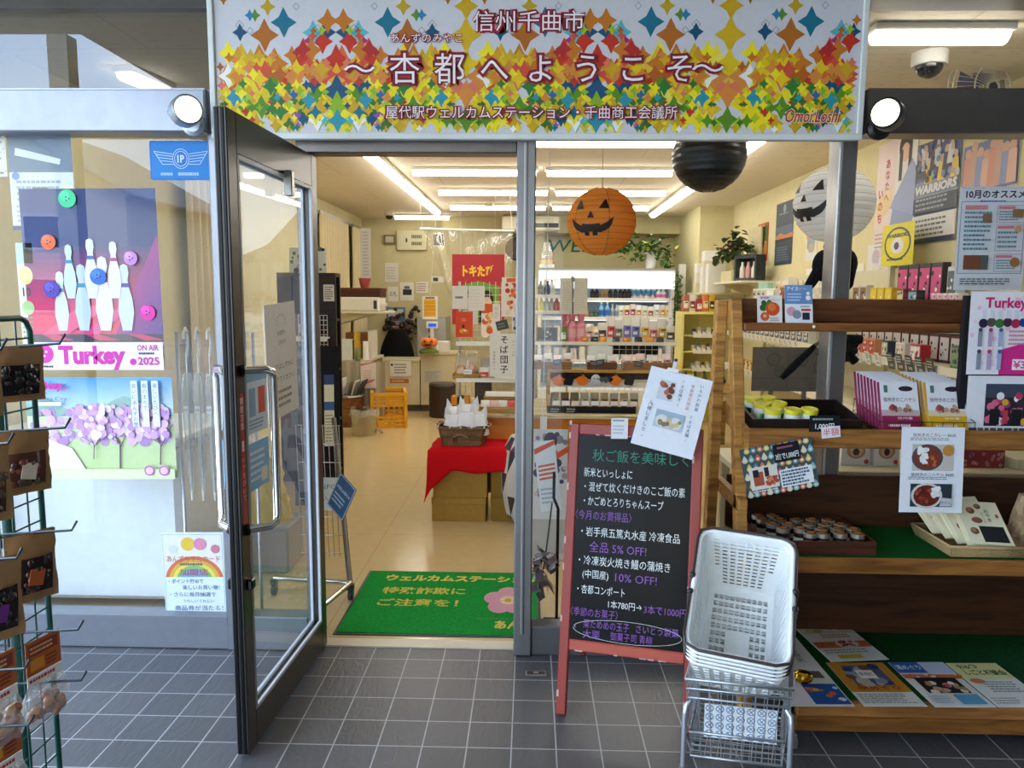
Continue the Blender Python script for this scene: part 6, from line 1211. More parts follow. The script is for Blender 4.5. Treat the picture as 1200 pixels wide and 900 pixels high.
fb = thing('flower_arrangement', 'dark dried flower arrangement pinned on the back wall by the locker', 'flowers', (PY(474, 380, 11.15).x, 11.2, PY(474, 380, 11.15).z))
b = MB('leaf'); rq = random.Random(12)
for k in range(60): b.ball((rq.gauss(0, .15), rq.uniform(-.06, .04), rq.gauss(0, .13)), rq.uniform(.02, .05), n=6, k=4, c=rq.choice(['#3a2c28', '#4a3a30', '#5a4a3c', '#2a2420', '#6a4a44']))
b.build('dried_blossoms', fb)['kind'] = 'stuff'; b = MB('card', '#8a6648'); b.lathe([(.07, -.38), (.09, -.16)], 12); b.build('vase', fb)
w_, h_, M = front_up(453, 360, 475, 382, YB-.004); s = Sheet(w_, h_, '#5f7f96'); s.rc(.1, .5, .9, .9, '#c8d0d4'); s.rc(.1, .3, .7, .5, '#c04a6a'); s.rows(.1, .05, .9, .28, 2, '#dfe3e4'); one(s, 'event_poster', 'blue and pink poster on the back wall beside the dried flowers', 'poster', M=M)
# ================================================================== FRIDGE SHOWCASE
fx0, fx1, fy = PY(631, 330, 9.8).x, PY(791, 330, 9.8).x, 9.8
fzt = PY(700, 317, fy).z; fr = thing('refrigerated_showcase', 'open white refrigerated showcase with lit canopy against the back wall', 'refrigerator', ((fx0+fx1)/2, fy, .002)); fw2 = (fx1-fx0)/2
b = MB('paint', '#dfe2e2'); b.box(-fw2, -fw2+.04, 0, .75, .1, fzt, t=.004); b.box(fw2-.04, fw2, 0, .75, .1, fzt, t=.004); b.box(-fw2+.04, fw2-.04, .68, .75, .1, fzt); b.box(-fw2+.04, fw2-.04, 0, .68, fzt-.05, fzt); b.box(-fw2, fw2, -.02, .75, 0.0, .3, t=.01); b.box(-fw2, fw2, .02, .75, fzt, fzt+.03, '#8a8c8c'); b.build('cabinet', fr)
b = MB('glow1.1', '#ffffff'); b.box(-fw2+.005, fw2-.005, -.03, -.001, fzt-.235, fzt-.03); b.build('lit_canopy', fr)
for i, z in enumerate((1.47, 1.22, .95, .65)):
    b = MB('paint', '#e6e8e8'); b.box(-fw2+.045, fw2-.045, .12+.03*i*0, .68, z, z+.02); b.box(-fw2+.045, fw2-.045, .11, .12, z-.015, z+.03, '#f2f2f2'); b.build('shelf', fr)
    b = MB('glow2.5', '#ffffff'); b.box(-.4 if i else -fw2+.06, fw2-.08, .13, .16, z-.02, z-.003); b.build('shelf_light', fr)
b = MB('paint', '#a9c4d8'); b.box(-fw2+.041, fw2-.041, .672, .679, .3, fzt-.06); b.build('back_liner', fr, 'pale blue inner back')
def bottle(name, label, loc, h, r_, c, cap, lab, group, m_='gloss', neck=.35):
    t = thing(name, label, 'bottle', loc, 0, group); b = MB(m_, c); b.lathe([(r_*.9, 0), (r_, .006), (r_, h*.58), (r_*.55, h*.75), (r_*neck, h*.82), (r_*neck, h*.93)], 12); b.build('bottle_body', t)
    b = MB('plastic', cap); b.lathe([(r_*neck*1.2, h*.92), (r_*neck*1.2, h), (0, h)], 10); b.build('cap', t)
    if lab: b = MB('paper', lab); b.lathe([(r_*1.02, h*.16), (r_*1.02, h*.48)], 12); b.build('bottle_label', t)
    return t
def row(proto, xs, y, z, labels=None):
    for i, x in enumerate(xs):
        if i == 0: proto.location = (x, y, z)
        else: dup(proto, (x, y, z), 0)
    return proto
fxm = (fx0+fx1)/2
def fpx(px_): return PY(px_, 350, fy+.2).x
sz = 1.4925
row(bottle('dark_bottle', 'dark bottle on the upper fridge shelf', (0, 0, 0), .15, .03, '#1f1618', '#2a2a2c', '#3a3436', 'dark bottles on the upper fridge shelf'), [fpx(x) for x in (694, 699, 715, 721, 727, 732, 737)], fy+.2, sz)
row(bottle('tan_bottle', 'tan cartoned bottle between the dark ones on the upper fridge shelf', (0, 0, 0), .13, .035, '#a8865a', '#c9b48a', '#8a6a44', 'tan bottles on the upper fridge shelf'), [fpx(x) for x in (705.5, 710)], fy+.2, sz)
row(bottle('blue_drink_bottle', 'clear bottle with blue label on the upper fridge shelf', (0, 0, 0), .23, .03, '#c9e0ee', '#e8f0f4', '#4a9ac0', 'blue labelled bottles on the upper fridge shelf'), [fpx(x) for x in (742, 748, 754, 760, 766)], fy+.22, sz)
row(bottle('small_drink_cup', 'small mixed coloured cup in front of the blue labelled bottles', (0, 0, 0), .07, .026, '#d8b0a8', '#c0605a', '#e8d8d0', 'small cups before the blue bottles'), [fpx(x) for x in (743, 750, 757, 764)], fy+.15, sz)
row(bottle('pink_label_cup', 'white and pink cup at the end of the upper fridge shelf', (0, 0, 0), .13, .045, '#e9e4e8', '#d8d0d8', '#d87aa8', 'pink labelled cups'), [fpx(771.5), fpx(776.5)], fy+.18, sz)
row(bottle('water_bottle', 'clear blue water bottle on the middle fridge shelf', (0, 0, 0), .2, .034, '#7ab0e0', '#e6eef4', '#2f6ac0', 'blue water bottles on the middle fridge shelf'), [fpx(x) for x in (705, 712)], fy+.2, 1.2425)
row(bottle('clear_bottle', 'clear grey bottle beside the blue water bottles', (0, 0, 0), .17, .026, '#b8c0c8', '#dfe3e6', '#8a94a0', 'clear bottles on the middle fridge shelf'), [fpx(x) for x in (718, 723)], fy+.2, 1.2425)
row(bottle('green_cap_jar', 'small dark green jar on the middle fridge shelf', (0, 0, 0), .11, .03, '#3a4a40', '#d6dcd4', '#5a7a64', 'small green jars'), [fpx(693.5), fpx(699)], fy+.2, 1.2425)
bottle('amber_bottle', 'amber bottle at the near end of the middle fridge shelf', (fpx(687), fy+.2, 1.2425), .18, .032, '#c8802a', '#e8dcc8', '#e0a85a', None)
rq = random.Random(21)
for i, px_ in enumerate(range(728, 785, 7)):
    snack('chilled_pack', 'pale chilled food pack on the middle fridge shelf', rq.choice(['#e6e0d0', '#dfe3e0', '#e8d8a8', '#d8c8c0', '#e2e6ea']), (fpx(px_), fy+.22, 1.2425), .042, .03, .14+.05*rq.random(), 'chilled packs on the middle fridge shelf', 'plastic', i, rq.choice(['#d8a83a', '#b05a5a', '#8a94b8', '#c9c0a8']))
for z, n in ((.9725, 14), (.6725, 14)):
    for i in range(n): snack('chilled_pack', 'pale chilled food pack low in the fridge', rq.choice(['#e6e0d0', '#dfe3e0', '#e8d8c8', '#d8c8c0']), (fx0+.14+i*(fx1-fx0-.28)/(n-1), fy+.24, z), .045, .03, .15+.04*rq.random(), 'chilled packs low in the fridge', 'plastic', i)
pv = thing('trailing_plant', 'green variegated ivy in a white pot trailing down beside the showcase', 'plant', (PY(762, 316, fy+.3).x, fy+.3, fzt+.033))
b = MB('gloss', '#eeeeec'); b.lathe([(.06, 0), (.065, .01), (.095, .21), (.098, .22), (.085, .22)], 18); b.build('pot', pv)
b = MB('leaf'); rq = random.Random(17)
def leaf_(b, p, s_, c, rq=rq):
    M = Matrix.Translation(p) @ Matrix.Rotation(rq.uniform(0, 6.28), 4, 'Z') @ Matrix.Rotation(rq.uniform(-1.2, .8), 4, 'X'); pts = [(0, 0, 0), (.5, .35, .12), (.42, .8, .1), (0, 1.2, -.1), (-.42, .8, .1), (-.5, .35, .12)]
    b._a([tuple(M @ (Vector(q)*s_)) for q in pts], [(0, 1, 2, 3), (0, 3, 4, 5)], c)
for k in range(230):
    t_ = rq.random()
    if t_ < .55: p = (rq.gauss(0, .14)-.02, rq.gauss(-.05, .06), .27+rq.gauss(0, .07))
    elif t_ < .75: p = (-.13-rq.random()*.30, rq.gauss(-.05, .05), .30+rq.gauss(0, .09))
    else: q = rq.random(); p = (.16+.12*q+rq.gauss(0, .02), rq.gauss(-.06, .03), .24-.5*q)
    leaf_(b, p, rq.uniform(.05, .085), rq.choice(['#3a6a24', '#4a7a2c', '#2f5a24', '#7a9a34', '#b0b84a']))
b.build('foliage', pv); b = MB('leaf', '#4a6a2c'); b.tube([(.0, 0, .2), (.16, -.05, .24), (.25, -.06, .1), (.29, -.06, -.3)], .006, 5); b.build('vine_stem', pv)
iv = thing('ivy_garland', 'long green ivy garland hanging to the floor beside the showcase', 'garland', (fx1+.035, fy-.02, 0)); b = MB('leaf')
for k in range(420): leaf_(b, (rq.gauss(0, .022), rq.gauss(0, .03), .35+1.45*rq.random()), rq.uniform(.03, .055), rq.choice(['#4a6a2c', '#5a7a34', '#3a5a24', '#6a8a3c']))
b.build('foliage', iv); b = MB('leaf', '#4a5a2c'); b.tube([(0, 0, 0.0), (.01, 0, 1.0), (0, 0, 1.85)], .008, 5); b.build('vine_stem', iv)
m = MB('paint', '#d2d4cc'); m.box(fx1+.07, fx1+.16, fy+.1, fy+.2, 0, 1.95, t=.004); struct(m, 'trim_6')
bal = thing('glass_cover_ornament', 'clear bag with a yellow and red box on top of the showcase end', 'ornament', (fx0+.11, fy+.2, fzt+.033)); b = MB('paint', '#d8b83a'); b.box(-.08, .08, -.06, .06, .05, .11, t=.006); b.box(-.08, .08, -.061, .061, .11, .125, '#b8382c'); b.box(-.1, .1, -.07, .07, 0, .05, '#e6e4dc', t=.004); b.build('gift_box', bal); b = MB('film', '#e6e6e0'); crumple(b, .1, .08, .34, 4, .4); b.build('film_bag', bal)
# ================================================================== CENTRE DISPLAY: table, wooden stand, wire gondola
tz = .69; TX0, TX1, TY0, TY1 = -.55, 1.12, 5.12, 5.97
tb = thing('display_table', 'cream topped display table with orange front under the sweets', 'table', (0, 0, .002))
b = MB('wood', '#e2d2a6'); b.box(TX0, TX1, TY0, TY1, tz-.03, tz, t=.004); b.build('tabletop', tb); b = MB('paint', '#d8841c'); b.box(TX0+.02, TX1-.02, TY0+.03, TY0+.045, .12, tz-.03); b.build('front_panel', tb)
for x in (TX0+.05, TX1-.05):
    for y in (TY0+.08, TY1-.05): b = MB('paint', '#b8a880'); b.box(x-.025, x+.025, y-.025, y+.025, 0, tz-.03); b.build('leg', tb)
w_, h_, M = front_up(633, 488, 641, 506, TY0-.004); s = Sheet(w_, h_, '#e6e8e2'); one(s, 'paper_strip', 'white paper strip hanging on the front edge of the display table', 'paper', M=M)
sx0, sx1 = PY(641, 460, 5.35).x, PY(800, 460, 5.35).x; szt = PY(700, 434, 5.35).z
ws2 = thing('wooden_stand', 'open pale wooden stand on the display table with felt decorations on its front', 'stand', (0, 5.35, tz+.003))
hz = szt-tz; b = MB('wood', '#c49a54'); b.box(sx0, sx1, 0, .22, hz-.022, hz, t=.002); b.build('top_board', ws2); b = MB('wood', '#c8a05c'); b.box(sx0, sx0+.022, 0, .22, 0, hz-.022); b.build('side_board', ws2); b = MB('wood', '#c8a05c'); b.box(sx1-.022, sx1, 0, .22, 0, hz-.022); b.build('side_board', ws2); b = MB('wood', '#6a4a2c'); b.box(sx0+.022, sx1-.022, .205, .218, hz-.09, hz-.022); b.build('back_board', ws2)
b = MB('paint', '#e4dcc4'); b.box(sx0+.022, sx1-.022, .01, .2, hz-.115, hz-.1); b.box(sx0+.022, sx1-.022, .006, .01, hz-.125, hz-.085); b.build('shelf', ws2)
zdec = 5.35
def felt(kind, px_, label, c):
    p = PY(px_, 446, zdec-.005); t = thing('felt_decoration', label, 'decoration', (p.x, zdec-.012, p.z), 0, None)
    if kind == 'pumpkin': pts = [(.045*math.cos(R(a))*(1.0+.06*math.sin(R(5*a))), .034*math.sin(R(a))) for a in range(0, 360, 15)]; pts = pts[:5] + [(.012, .045), (-.008, .05)] + pts[6:]
    elif kind == 'cat': pts = [(-.04, -.03), (.02, -.035), (.03, -.005), (.035, .03), (.03, .05), (.02, .035), (.008, .052), (.002, .03), (-.02, .02), (-.04, .0)]
    elif kind == 'ghost': pts = [(.035*math.cos(R(a)), .005+.04*math.sin(R(a))) for a in range(0, 181, 15)] + [(-.037, -.035), (-.02, -.022), (0, -.038), (.02, -.022), (.037, -.035)]
    else: pts = [(-.055, .01), (-.03, .03), (-.012, .015), (-.008, .028), (.008, .028), (.012, .015), (.03, .03), (.055, .01), (.035, -.012), (.015, -.006), (0, -.02), (-.015, -.006), (-.035, -.012)]
    b = MB('cloth', c); b.M = Matrix.Rotation(R(90), 4, 'X'); b.prism(pts, -.006, 0); b.build('felt_shape', t)
    if kind == 'pumpkin': b = MB('matte', '#5a3a1c'); b.box(-.006, .006, -.008, .0, .043, .062); b.build('stem', t)
    if kind == 'ghost': 
        for sx in (-.012, .012): b = MB('matte', '#3a3a44'); b.M = Matrix.Translation((sx, -.0005, .015)) @ Matrix.Rotation(R(90), 4, 'X'); b.lathe([(.005, 0), (.005, .002), (0, .002)], 8); b.build('eye', t)
for k_, px_, l_, c in (('pumpkin', 654, 'orange felt pumpkin on the wooden stand nearest the post', '#e87a1c'), ('cat', 667, 'black felt cat beside the nearest orange pumpkin', '#17161a'), ('pumpkin', 682, 'orange felt pumpkin between the black cat and the white ghost', '#e87a1c'), ('ghost', 698, 'white felt ghost on the front of the wooden stand', '#d6dade'), ('bat', 710, 'grey felt bat beside the white felt ghost', '#5a5c60'), ('pumpkin', 721, 'orange felt pumpkin beside the grey bat', '#e87a1c'), ('cat', 738, 'black felt cat next to the laminated sheet', '#17161a')): felt(k_, px_, l_, c)
# under the stand: trays of wrapped sweets
rq = random.Random(33)
bx('black_strip', 'low black board along the front of the display table', 'board', PY(641, 480, 5.2).x, PY(745, 480, 5.2).x, 5.19, 5.205, tz+.003, tz+.05, '#17161a', 'matte', .001)
for i, (px_, w_, l_, txt) in enumerate(((650, .085, 'black price card on the display table nearest the post', '1個 ¥100'), (669, .085, 'black price card on the display table, second from the post', '特売品'), (607, .07, 'black price card on the display table by the flat wicker tray', 'お菓子'))):
    p = PY(px_, 488, 5.17); s = Sheet(w_, .045, '#16181b', m='matte', th=.002); s.tx(txt, .5, .6, .35, '#d8dcd8', w=.7); s.rows(.1, .1, .9, .35, 1, '#b8bcb8'); one(s, 'price_card', l_, 'price card', M=frame((p.x-w_/2, 5.175, tz+.004), (1, 0, 0), (0, .25, 1)))
for i in range(9):
    x = PY(651+i*11, 465, 5.42).x; snack('wrapped_cake', 'white wrapped sweet in the front row under the wooden stand', rq.choice(['#e2dcd0', '#d8cfc0', '#e8e4dc']), (x, 5.27, tz+.004), .032, .025, .075, 'wrapped sweets under the wooden stand', 'gloss', i, rq.choice(['#8a5a3a', '#c9a05a', '#5a4a44', '#d8b0a0']))
for i in range(9):
    x = PY(650+i*11.5, 465, 5.5).x; snack('wrapped_cake', 'tan packed sweet in the rear row under the wooden stand', rq.choice(['#cdb88a', '#bfae8c', '#c9c0a8', '#8a7a5c']), (x, 5.47, tz+.004), .034, .028, .11, 'packed sweets behind under the wooden stand', 'plastic', i, rq.choice(['#6a4a34', '#a8803a', '#e2d8c8']))
# baskets on the stand and the goods in them
def sbasket(label, x, y, z, w_, d, h, c='#b58a4c'):
    t = thing('wicker_tray', label, 'basket', (x-w_/2, y, z)); b = MB('wood', c); b.box(0, w_, 0, d, 0, .008); 
    for k in range(5): zz = .008+(h-.008)*k/5; e_ = .004*(k % 2); b.box(-e_, w_+e_, -e_, .008, zz, zz+(h/5)*.85); b.box(-e_, w_+e_, d-.008, d+e_, zz, zz+(h/5)*.85); b.box(-e_, .008, .008, d-.008, zz, zz+(h/5)*.85); b.box(w_-.008, w_+e_, .008, d-.008, zz, zz+(h/5)*.85)
    b.build('wicker_weave', t); return t
zs = szt+.003
for (pxc, wpx, l_, cols, n) in ((648, 44, 'wicker tray of white packs on the wooden stand nearest the post', ['#ecebe4', '#e8e0cc', '#ecd8d4'], 4), (706, 34, 'brown tray of pale packs in the middle of the wooden stand', ['#e2e4dc', '#dfe0d4'], 3), (760, 56, 'wicker tray of pink packs on the wooden stand beside the laminated sheet', ['#ecd4d0', '#e8c8c4', '#e8e2da'], 4)):
    xc_ = PY(pxc, 424, 5.36).x; w_ = wpx/870*5.36; sbasket(l_, xc_, 5.36, zs, w_, .17, .055, '#a87840' if pxc != 706 else '#7a4a28')
    for i in range(n): snack('sweets_pack', 'pale wrapped sweets pack in the ' + l_.split(' of ')[0] + (' nearest the post' if pxc == 648 else ' in the middle of the wooden stand' if pxc == 706 else ' beside the laminated sheet'), cols[i % len(cols)], (xc_-w_/2+.03+(w_-.06)*i/(n-1), 5.44, zs+.009), .036, .03, .09+.015*(i % 2), 'packs in ' + l_[:28], 'plastic', i, ['#d89a94', '#c9c9b8', '#e8a8a0'][i % 3])
for i, (px_, py_, l_) in enumerate(((654, 422, 'grey tag card on the nearest wicker tray'), (696, 427, 'dark tag card on the middle brown tray'), (704, 421, 'dark tag card above the middle brown tray'), (748, 422, 'grey tag card on the tray beside the laminated sheet'))):
    p = PY(px_, py_, 5.345); s = Sheet(.06, .04, '#4a4c4e', m='matte', th=.002); s.rows(.1, .2, .9, .8, 2, '#9a9c9a'); one(s, 'tag_card', l_, 'price card', M=frame((p.x-.03, 5.352, zs+.03), (1, 0, (-1)**i*.15), (0, .1, 1)))
bx('white_gift_box', 'white box with green print stacked on the wooden stand behind the tags', 'box', PY(690, 420, 5.5).x, PY(718, 420, 5.5).x, 5.535, 5.565, zs, zs+.16, '#e4e6de', 'paint', .002)
# wire gondola behind
gy = 5.78; gx0, gx1 = PY(627, 400, gy).x, PY(792, 400, gy).x
go = thing('wire_gondola', 'white wire shelf rack full of sweets behind the wooden stand', 'shelf rack', (0, 0, tz+.004))
b = MB('plastic', '#dcdad0'); zz0, zz1 = 0, PY(640, 326, gy).z-tz; zz2 = PY(700, 400, gy).z-tz
gxm = PY(667, 340, gy).x
for (xa_, xb_, zh) in ((gx0, gxm, zz1), (gxm, gx1, zz2+.06)):
    n = max(4, int((xb_-xa_)/.05))
    for k in range(n+1): x = xa_+k*(xb_-xa_)/n; b.tube([(x, gy+.16, 0), (x, gy+.16, zh)], .0022, 4)
    for k in range(int(zh/.05)+1): b.tube([(xa_, gy+.16, k*.05), (xb_, gy+.16, k*.05)], .0022, 4)
b.build('wire_mesh', go)
for (x, zh) in ((gx0, zz1), (gxm, zz1), (gx1, zz2+.06)):
    b = MB('plastic', '#c9c7bd'); b.tube([(x, gy+.15, 0), (x, gy+.15, zh)], .009, 6); b.build('upright', go)
zsh = [PY(700, 401, gy).z, PY(645, 365, gy).z, PY(645, 346.5, gy).z]
for i, z in enumerate(zsh):
    b = MB('paint', '#e6e2d2'); xr = gx1 if i == 0 else gxm; b.box(gx0, xr, gy-.08, gy+.14, z-tz-.018, z-tz-.006); b.box(gx0, xr, gy-.085, gy-.08, z-tz-.022, z-tz+.004, '#eee8d0'); b.build('shelf', go)
b = MB('matte', '#121214'); p = PY(714, 416, gy+.14); q = PY(772, 403, gy+.14); b.box(p.x, q.x, gy+.165, gy+.18, p.z-tz, q.z-tz); b.build('black_backing', go, 'black backing board behind the wires')
def gpx(px_): return PY(px_, 390, gy).x
Z0, Z1, Z2 = zsh[0]+.001, zsh[1]+.001, zsh[2]+.001
row(bottle('pink_drink_pack', 'pink wrapped bottle with white emblem on the wire shelf', (0, 0, 0), .215, .036, '#e08a98', '#ee7f9a', '#e8b0b4', 'pink bottles on the wire shelf', 'plastic', .7), [gpx(x) for x in (670, 680.5)], gy, Z0)
bottle('pink_drink_pack', 'pink wrapped bottle behind the green pouch on the wire shelf', (gpx(662), gy+.06, Z0), .215, .036, '#e08a98', '#ee7f9a', '#e8b0b4', None, 'plastic', .7)
snack('green_pouch', 'green and white pouch in front of the pink bottles', '#6a8a34', (gpx(660), gy-.03, Z0), .026, .02, .12, patch='#e8ebe0')
s = Sheet(.165, .115, '#15130f', m='matte', th=.004); s.fr(0, 0, 1, 1, .006, '#8a6a34'); s.pebbles(.35, .35, .7, .7, 7, ['#8a4a4a', '#c9c0b8', '#5a3a34'], .03, .07, 2); s.rows(.3, .8, .7, .92, 1, '#8a8a84'); s.rows(.1, .05, .9, .2, 1, '#8a8a84')
one(s, 'black_sign', 'small black framed sign on the wire shelf nearest the post', 'sign', M=frame((gpx(628.5), gy-.06, Z0), (1, 0, 0), (0, .15, 1)))
rq = random.Random(44)
for i, (px_, h, c, pa) in enumerate(((690, .14, '#e4d6b8', '#e8a0a8'), (698, .12, '#d9b878', '#e6dcc8'), (706, .15, '#e2dac6', '#5a5048'), (716, .2, '#e8e4da', '#d85a50'), (725, .17, '#ded8cc', '#8a8478'), (735, .21, '#e8e4cc', '#7a7ac0'), (745, .2, '#ece8da', '#6a74b8'), (756, .19, '#e6dfd0', '#e0b43a'), (766, .16, '#e0d4c8', '#c87a7a'), (776, .18, '#dcd6cc', '#c9a83a'), (786, .13, '#d0c8b8', '#5a5450'))):
    snack('sweets_pack', 'tall pale sweets pack on the wire shelf, number from the pink bottles', c, (gpx(px_), gy+.03, Z0), .04, .03, h, None, 'gloss', i, pa)['label'] = 'pale sweets pack on the wire shelf, %s from the pink bottles' % ['first', 'second', 'third', 'fourth', 'fifth', 'sixth', 'seventh', 'eighth', 'ninth', 'tenth', 'eleventh'][i]
for i, px_ in enumerate((684, 696, 706, 721, 733, 747, 760, 772)):
    snack('dried_fruit_tray', 'small orange and dark fruit pack at the front of the wire shelf', ['#c87a2c', '#3a3434', '#d8963a', '#4a4444'][i % 4], (gpx(px_), gy-.06, Z0), .03, .018, .045, 'fruit packs at the front of the wire shelf', 'gloss', i)
row(bottle('dark_syrup_bottle', 'dark syrup bottle with orange cap card on the upper small shelf', (0, 0, 0), .115, .022, '#241c1c', '#d8a04a', '#3a3434', 'dark bottles on the upper small shelf'), [gpx(x) for x in (633, 641)], gy, Z2)
bottle('pale_bottle', 'pale bottle beside the dark syrup bottles on the upper small shelf', (gpx(638), gy+.06, Z2), .12, .022, '#cfd4cc', '#e0b05a', '#a8b4b0', None); bottle('pale_bottle', 'clear bottle at the inner end of the upper small shelf', (gpx(646), gy, Z2), .12, .02, '#d8d8c8', '#e0b05a', '#c9c4b0', None)
for i, (px_, c, cap, l_) in enumerate(((634, '#d8cf2c', '#e6e6d8', 'yellow juice bottle on the lower small shelf'), (640, '#dcdcd4', '#e8e8e2', 'white bottle beside the yellow juice bottle'), (646, '#c9c4ae', '#e8e2d0', 'cream bottle on the lower small shelf'), (652, '#c8501c', '#e8e0d8', 'red orange bottle on the lower small shelf'))): bottle('juice_bottle', l_, (gpx(px_), gy, Z1), .115, .022, c, cap, None, None)
for i, (xa_, xb_) in enumerate(((656, 671), (672.5, 688))):
    w_, h_, M = front_up(xa_, 326, xb_, 368, gy-.12); s = Sheet(w_, h_, '#d8d2bc'); s.rows(.1, .1, .9, .9, 12, '#cbc4ae', i); one(s, 'cream_sheet', 'tall cream paper hanging from the clip, ' + ('post side' if i == 0 else 'fridge side'), 'paper', M=M)
p = PY(671.5, 327, gy-.125); b = MB('metal', '#8a8a88'); b.box(-.012, .012, -.006, .006, -.02, .015, t=.002); b.tube([(0, 0, 0), (0, .0, -.26)], .004, 5, '#5a5852'); b.tube([(0, 0, .015), (0, .14, .03), (0, .275, .0)], .003, 5); one(b, 'hanging_clip', 'metal clip holding the two cream papers', 'clip', (p.x, p.y, p.z))
# left wire display with red signs
ly = 5.62; lx0, lx1 = PY(542, 400, ly).x-.04, PY(608, 400, ly).x
lg = thing('wire_shelf_display', 'white wire display with bread and red signs beside the doorway post', 'shelf rack', (0, 0, tz+.003))
zt_ = PY(560, 330, ly).z-tz; b = MB('plastic', '#cfccc0'); n = 10
for k in range(n+1): x = lx0+k*(lx1-lx0)/n; b.tube([(x, ly+.2, 0), (x, ly+.2, zt_)], .0025, 4)
for k in range(int(zt_/.055)+1): b.tube([(lx0, ly+.2, k*.055), (lx1, ly+.2, k*.055)], .0025, 4)
b.build('wire_mesh', lg)
for x in (lx0, lx1): b = MB('plastic', '#c0bdb2'); b.tube([(x, ly+.19, 0), (x, ly+.19, zt_)], .01, 6); b.tube([(x, ly-.12, 0), (x, ly+.19, 0.01)], .01, 6); b.build('upright', lg)
lz = [PY(565, 399, ly).z, PY(565, 441, ly).z, tz+.02]
for z in lz[:2]: b = MB('paint', '#e8e6da'); b.box(lx0, lx1, ly-.10, ly+.18, z-.033-tz, z-.021-tz); b.box(lx0, lx1, ly-.106, ly-.1, z-.037-tz, z-.007-tz, '#f0eee4'); b.build('shelf', lg)
def hang(px, fn, name, label, c='#e8e4da', Y=ly+.17, tilt=0):
    w_, h_, M = front_up(*px, Y); s = Sheet(w_, h_, c, th=.003); fn(s); return one(s, name, label, 'sign', M=M @ Matrix.Rotation(tilt, 4, 'Z'))
hang((530, 335, 548, 362), lambda s: s.rows(.2, .4, .8, .6, 1, '#5a5650'), 'hanging_notice', 'white notice hanging over the bread display, curtain side', Y=ly+.10)
hang((549, 335, 568, 364), lambda s: s.rows(.1, .1, .9, .9, 6, '#e2d6cc'), 'hanging_notice', 'white notice hanging over the bread display, middle', Y=ly+.10)
hang((534, 365, 554, 395), lambda s: (s.el(.42, .24, .2, '#e6a83a', .09), s.el(.6, .22, .2, '#c8781c', .08), s.el(.55, .26, .1, '#f0d890', .04), s.el(.45, .42, .08, '#2a1c14', .07), s.rows(.35, .6, .65, .75, 2, '#f0a080')), 'red_sign', 'orange red sign with a cake picture on the bread display', '#d8481c', ly+.06)
hang((564, 356, 586, 393), lambda s: (s.rc(0, .7, .6, 1, '#e25a20'), s.pebbles(.05, .02, .6, .65, 16, ['#e88a3a', '#e8c89a', '#d8602c', '#f0e0cc'], .1, .2, 3), s.vt('りんご', .8, .9, .12, '#8a8478')), 'fruit_sign', 'orange and white fruit sign on the bread display', '#e9e4da', ly+.12)
hang((588, 325, 606, 371), lambda s: (s.rc(.3, .88, .9, .98, '#e2601c'), s.pebbles(.3, .1, .95, .85, 24, ['#e87a3a', '#e8d0b0', '#c8402c', '#f0e4d4'], .1, .18, 5)), 'bakery_sign', 'tall white and orange sign at the post side of the bread display', '#e6e0d4', ly+.14)
hang((583, 377, 597, 388), lambda s: s.rows(.15, .2, .85, .8, 2, '#7a7a78'), 'slate_card', 'tilted dark slate card on the bread display', '#3f4244', ly+.02, R(14))
hang((600, 371, 607, 388), lambda s: s.vt('新発売', .5, .98, .3, '#2a2a2a', bold=.03), 'small_sign', 'narrow white sign with bold black characters by the post', '#e8e4dc', ly+.0)
w_, h_, M = front_up(574, 391, 606, 441, ly-.13); s = Sheet(w_, h_, '#eae6dc', th=.003); s.vt('そば団子', .52, .97, .2, '#2c2a28', 1.15, bold=.015); s.vt('手作りの味', .86, .85, .06, '#9a948a', 1.3); s.vt('数量限定です', .16, .6, .06, '#8a847a', 1.3)
one(s, 'dumpling_sign', 'white sign with large black brush characters on the bread display', 'sign', M=M)
def lpx(px_): return PY(px_, 420, ly).x
sbasket('small yellow wicker tray of orange bread bags', (lpx(532)+lpx(562))/2, ly-.095, lz[1]-.0155, lpx(562)-lpx(532), .15, .045, '#c9a24a')
for i, px_ in enumerate((541, 553)):
    t = thing('bread_bag', 'clear bag with orange bread in the yellow tray, ' + ('curtain side' if i == 0 else 'post side'), 'bag', (lpx(px_), ly-.03, lz[1]-.005)); b = MB('gloss', '#e0822c'); b.ball((0, 0, .05), .042, .035, .05, 12, 8); b.build('bread', t, 'orange bread'); b = MB('film', '#d8d0c4'); crumple(b, .055, .045, .2, i, .5); b.build('film_bag', t, 'clear film')
snack('white_pack', 'white and red pack beside the bread bags', '#e6e0d8', (lpx(568), ly-.03, lz[1]-.017), .045, .03, .09, patch='#d8603a')
snack('white_pack', 'grey white pack behind the red one on the bread display', '#cfcac0', (lpx(571), ly+.06, lz[1]-.017), .05, .03, .15)
hang((543, 433, 553, 438.5), lambda s: s.rows(.1, .2, .9, .8, 1, '#b8b4aa'), 'shelf_tag', 'white tag on the shelf edge of the bread display', '#efeeea', ly-.108)
zb_ = tz+.004
bx('dark_basket', 'dark slatted box under the bread display shelf', 'box', lpx(557), lpx(576), ly-.06, ly+.1, zb_, zb_+.17, '#4a4238', 'wood', .004)
sbasket('flat wicker tray with white cakes above the price card', (lpx(570)+lpx(607))/2, ly-.28, zb_+.06, lpx(607)-lpx(570), .14, .03, '#b8924c')
bx('tray_riser', 'small wooden riser under the flat wicker tray of white cakes', 'riser', lpx(575), lpx(602), ly-.27, ly-.16, zb_, zb_+.058, '#a8783c', 'wood', .002)
for i in range(3): snack('white_cake_pack', 'white cake pack in the flat wicker tray', '#ece8de', (lpx(577+i*11), ly-.2, zb_+.069), .045, .03, .05, 'white cake packs in the flat tray', 'plastic', i)
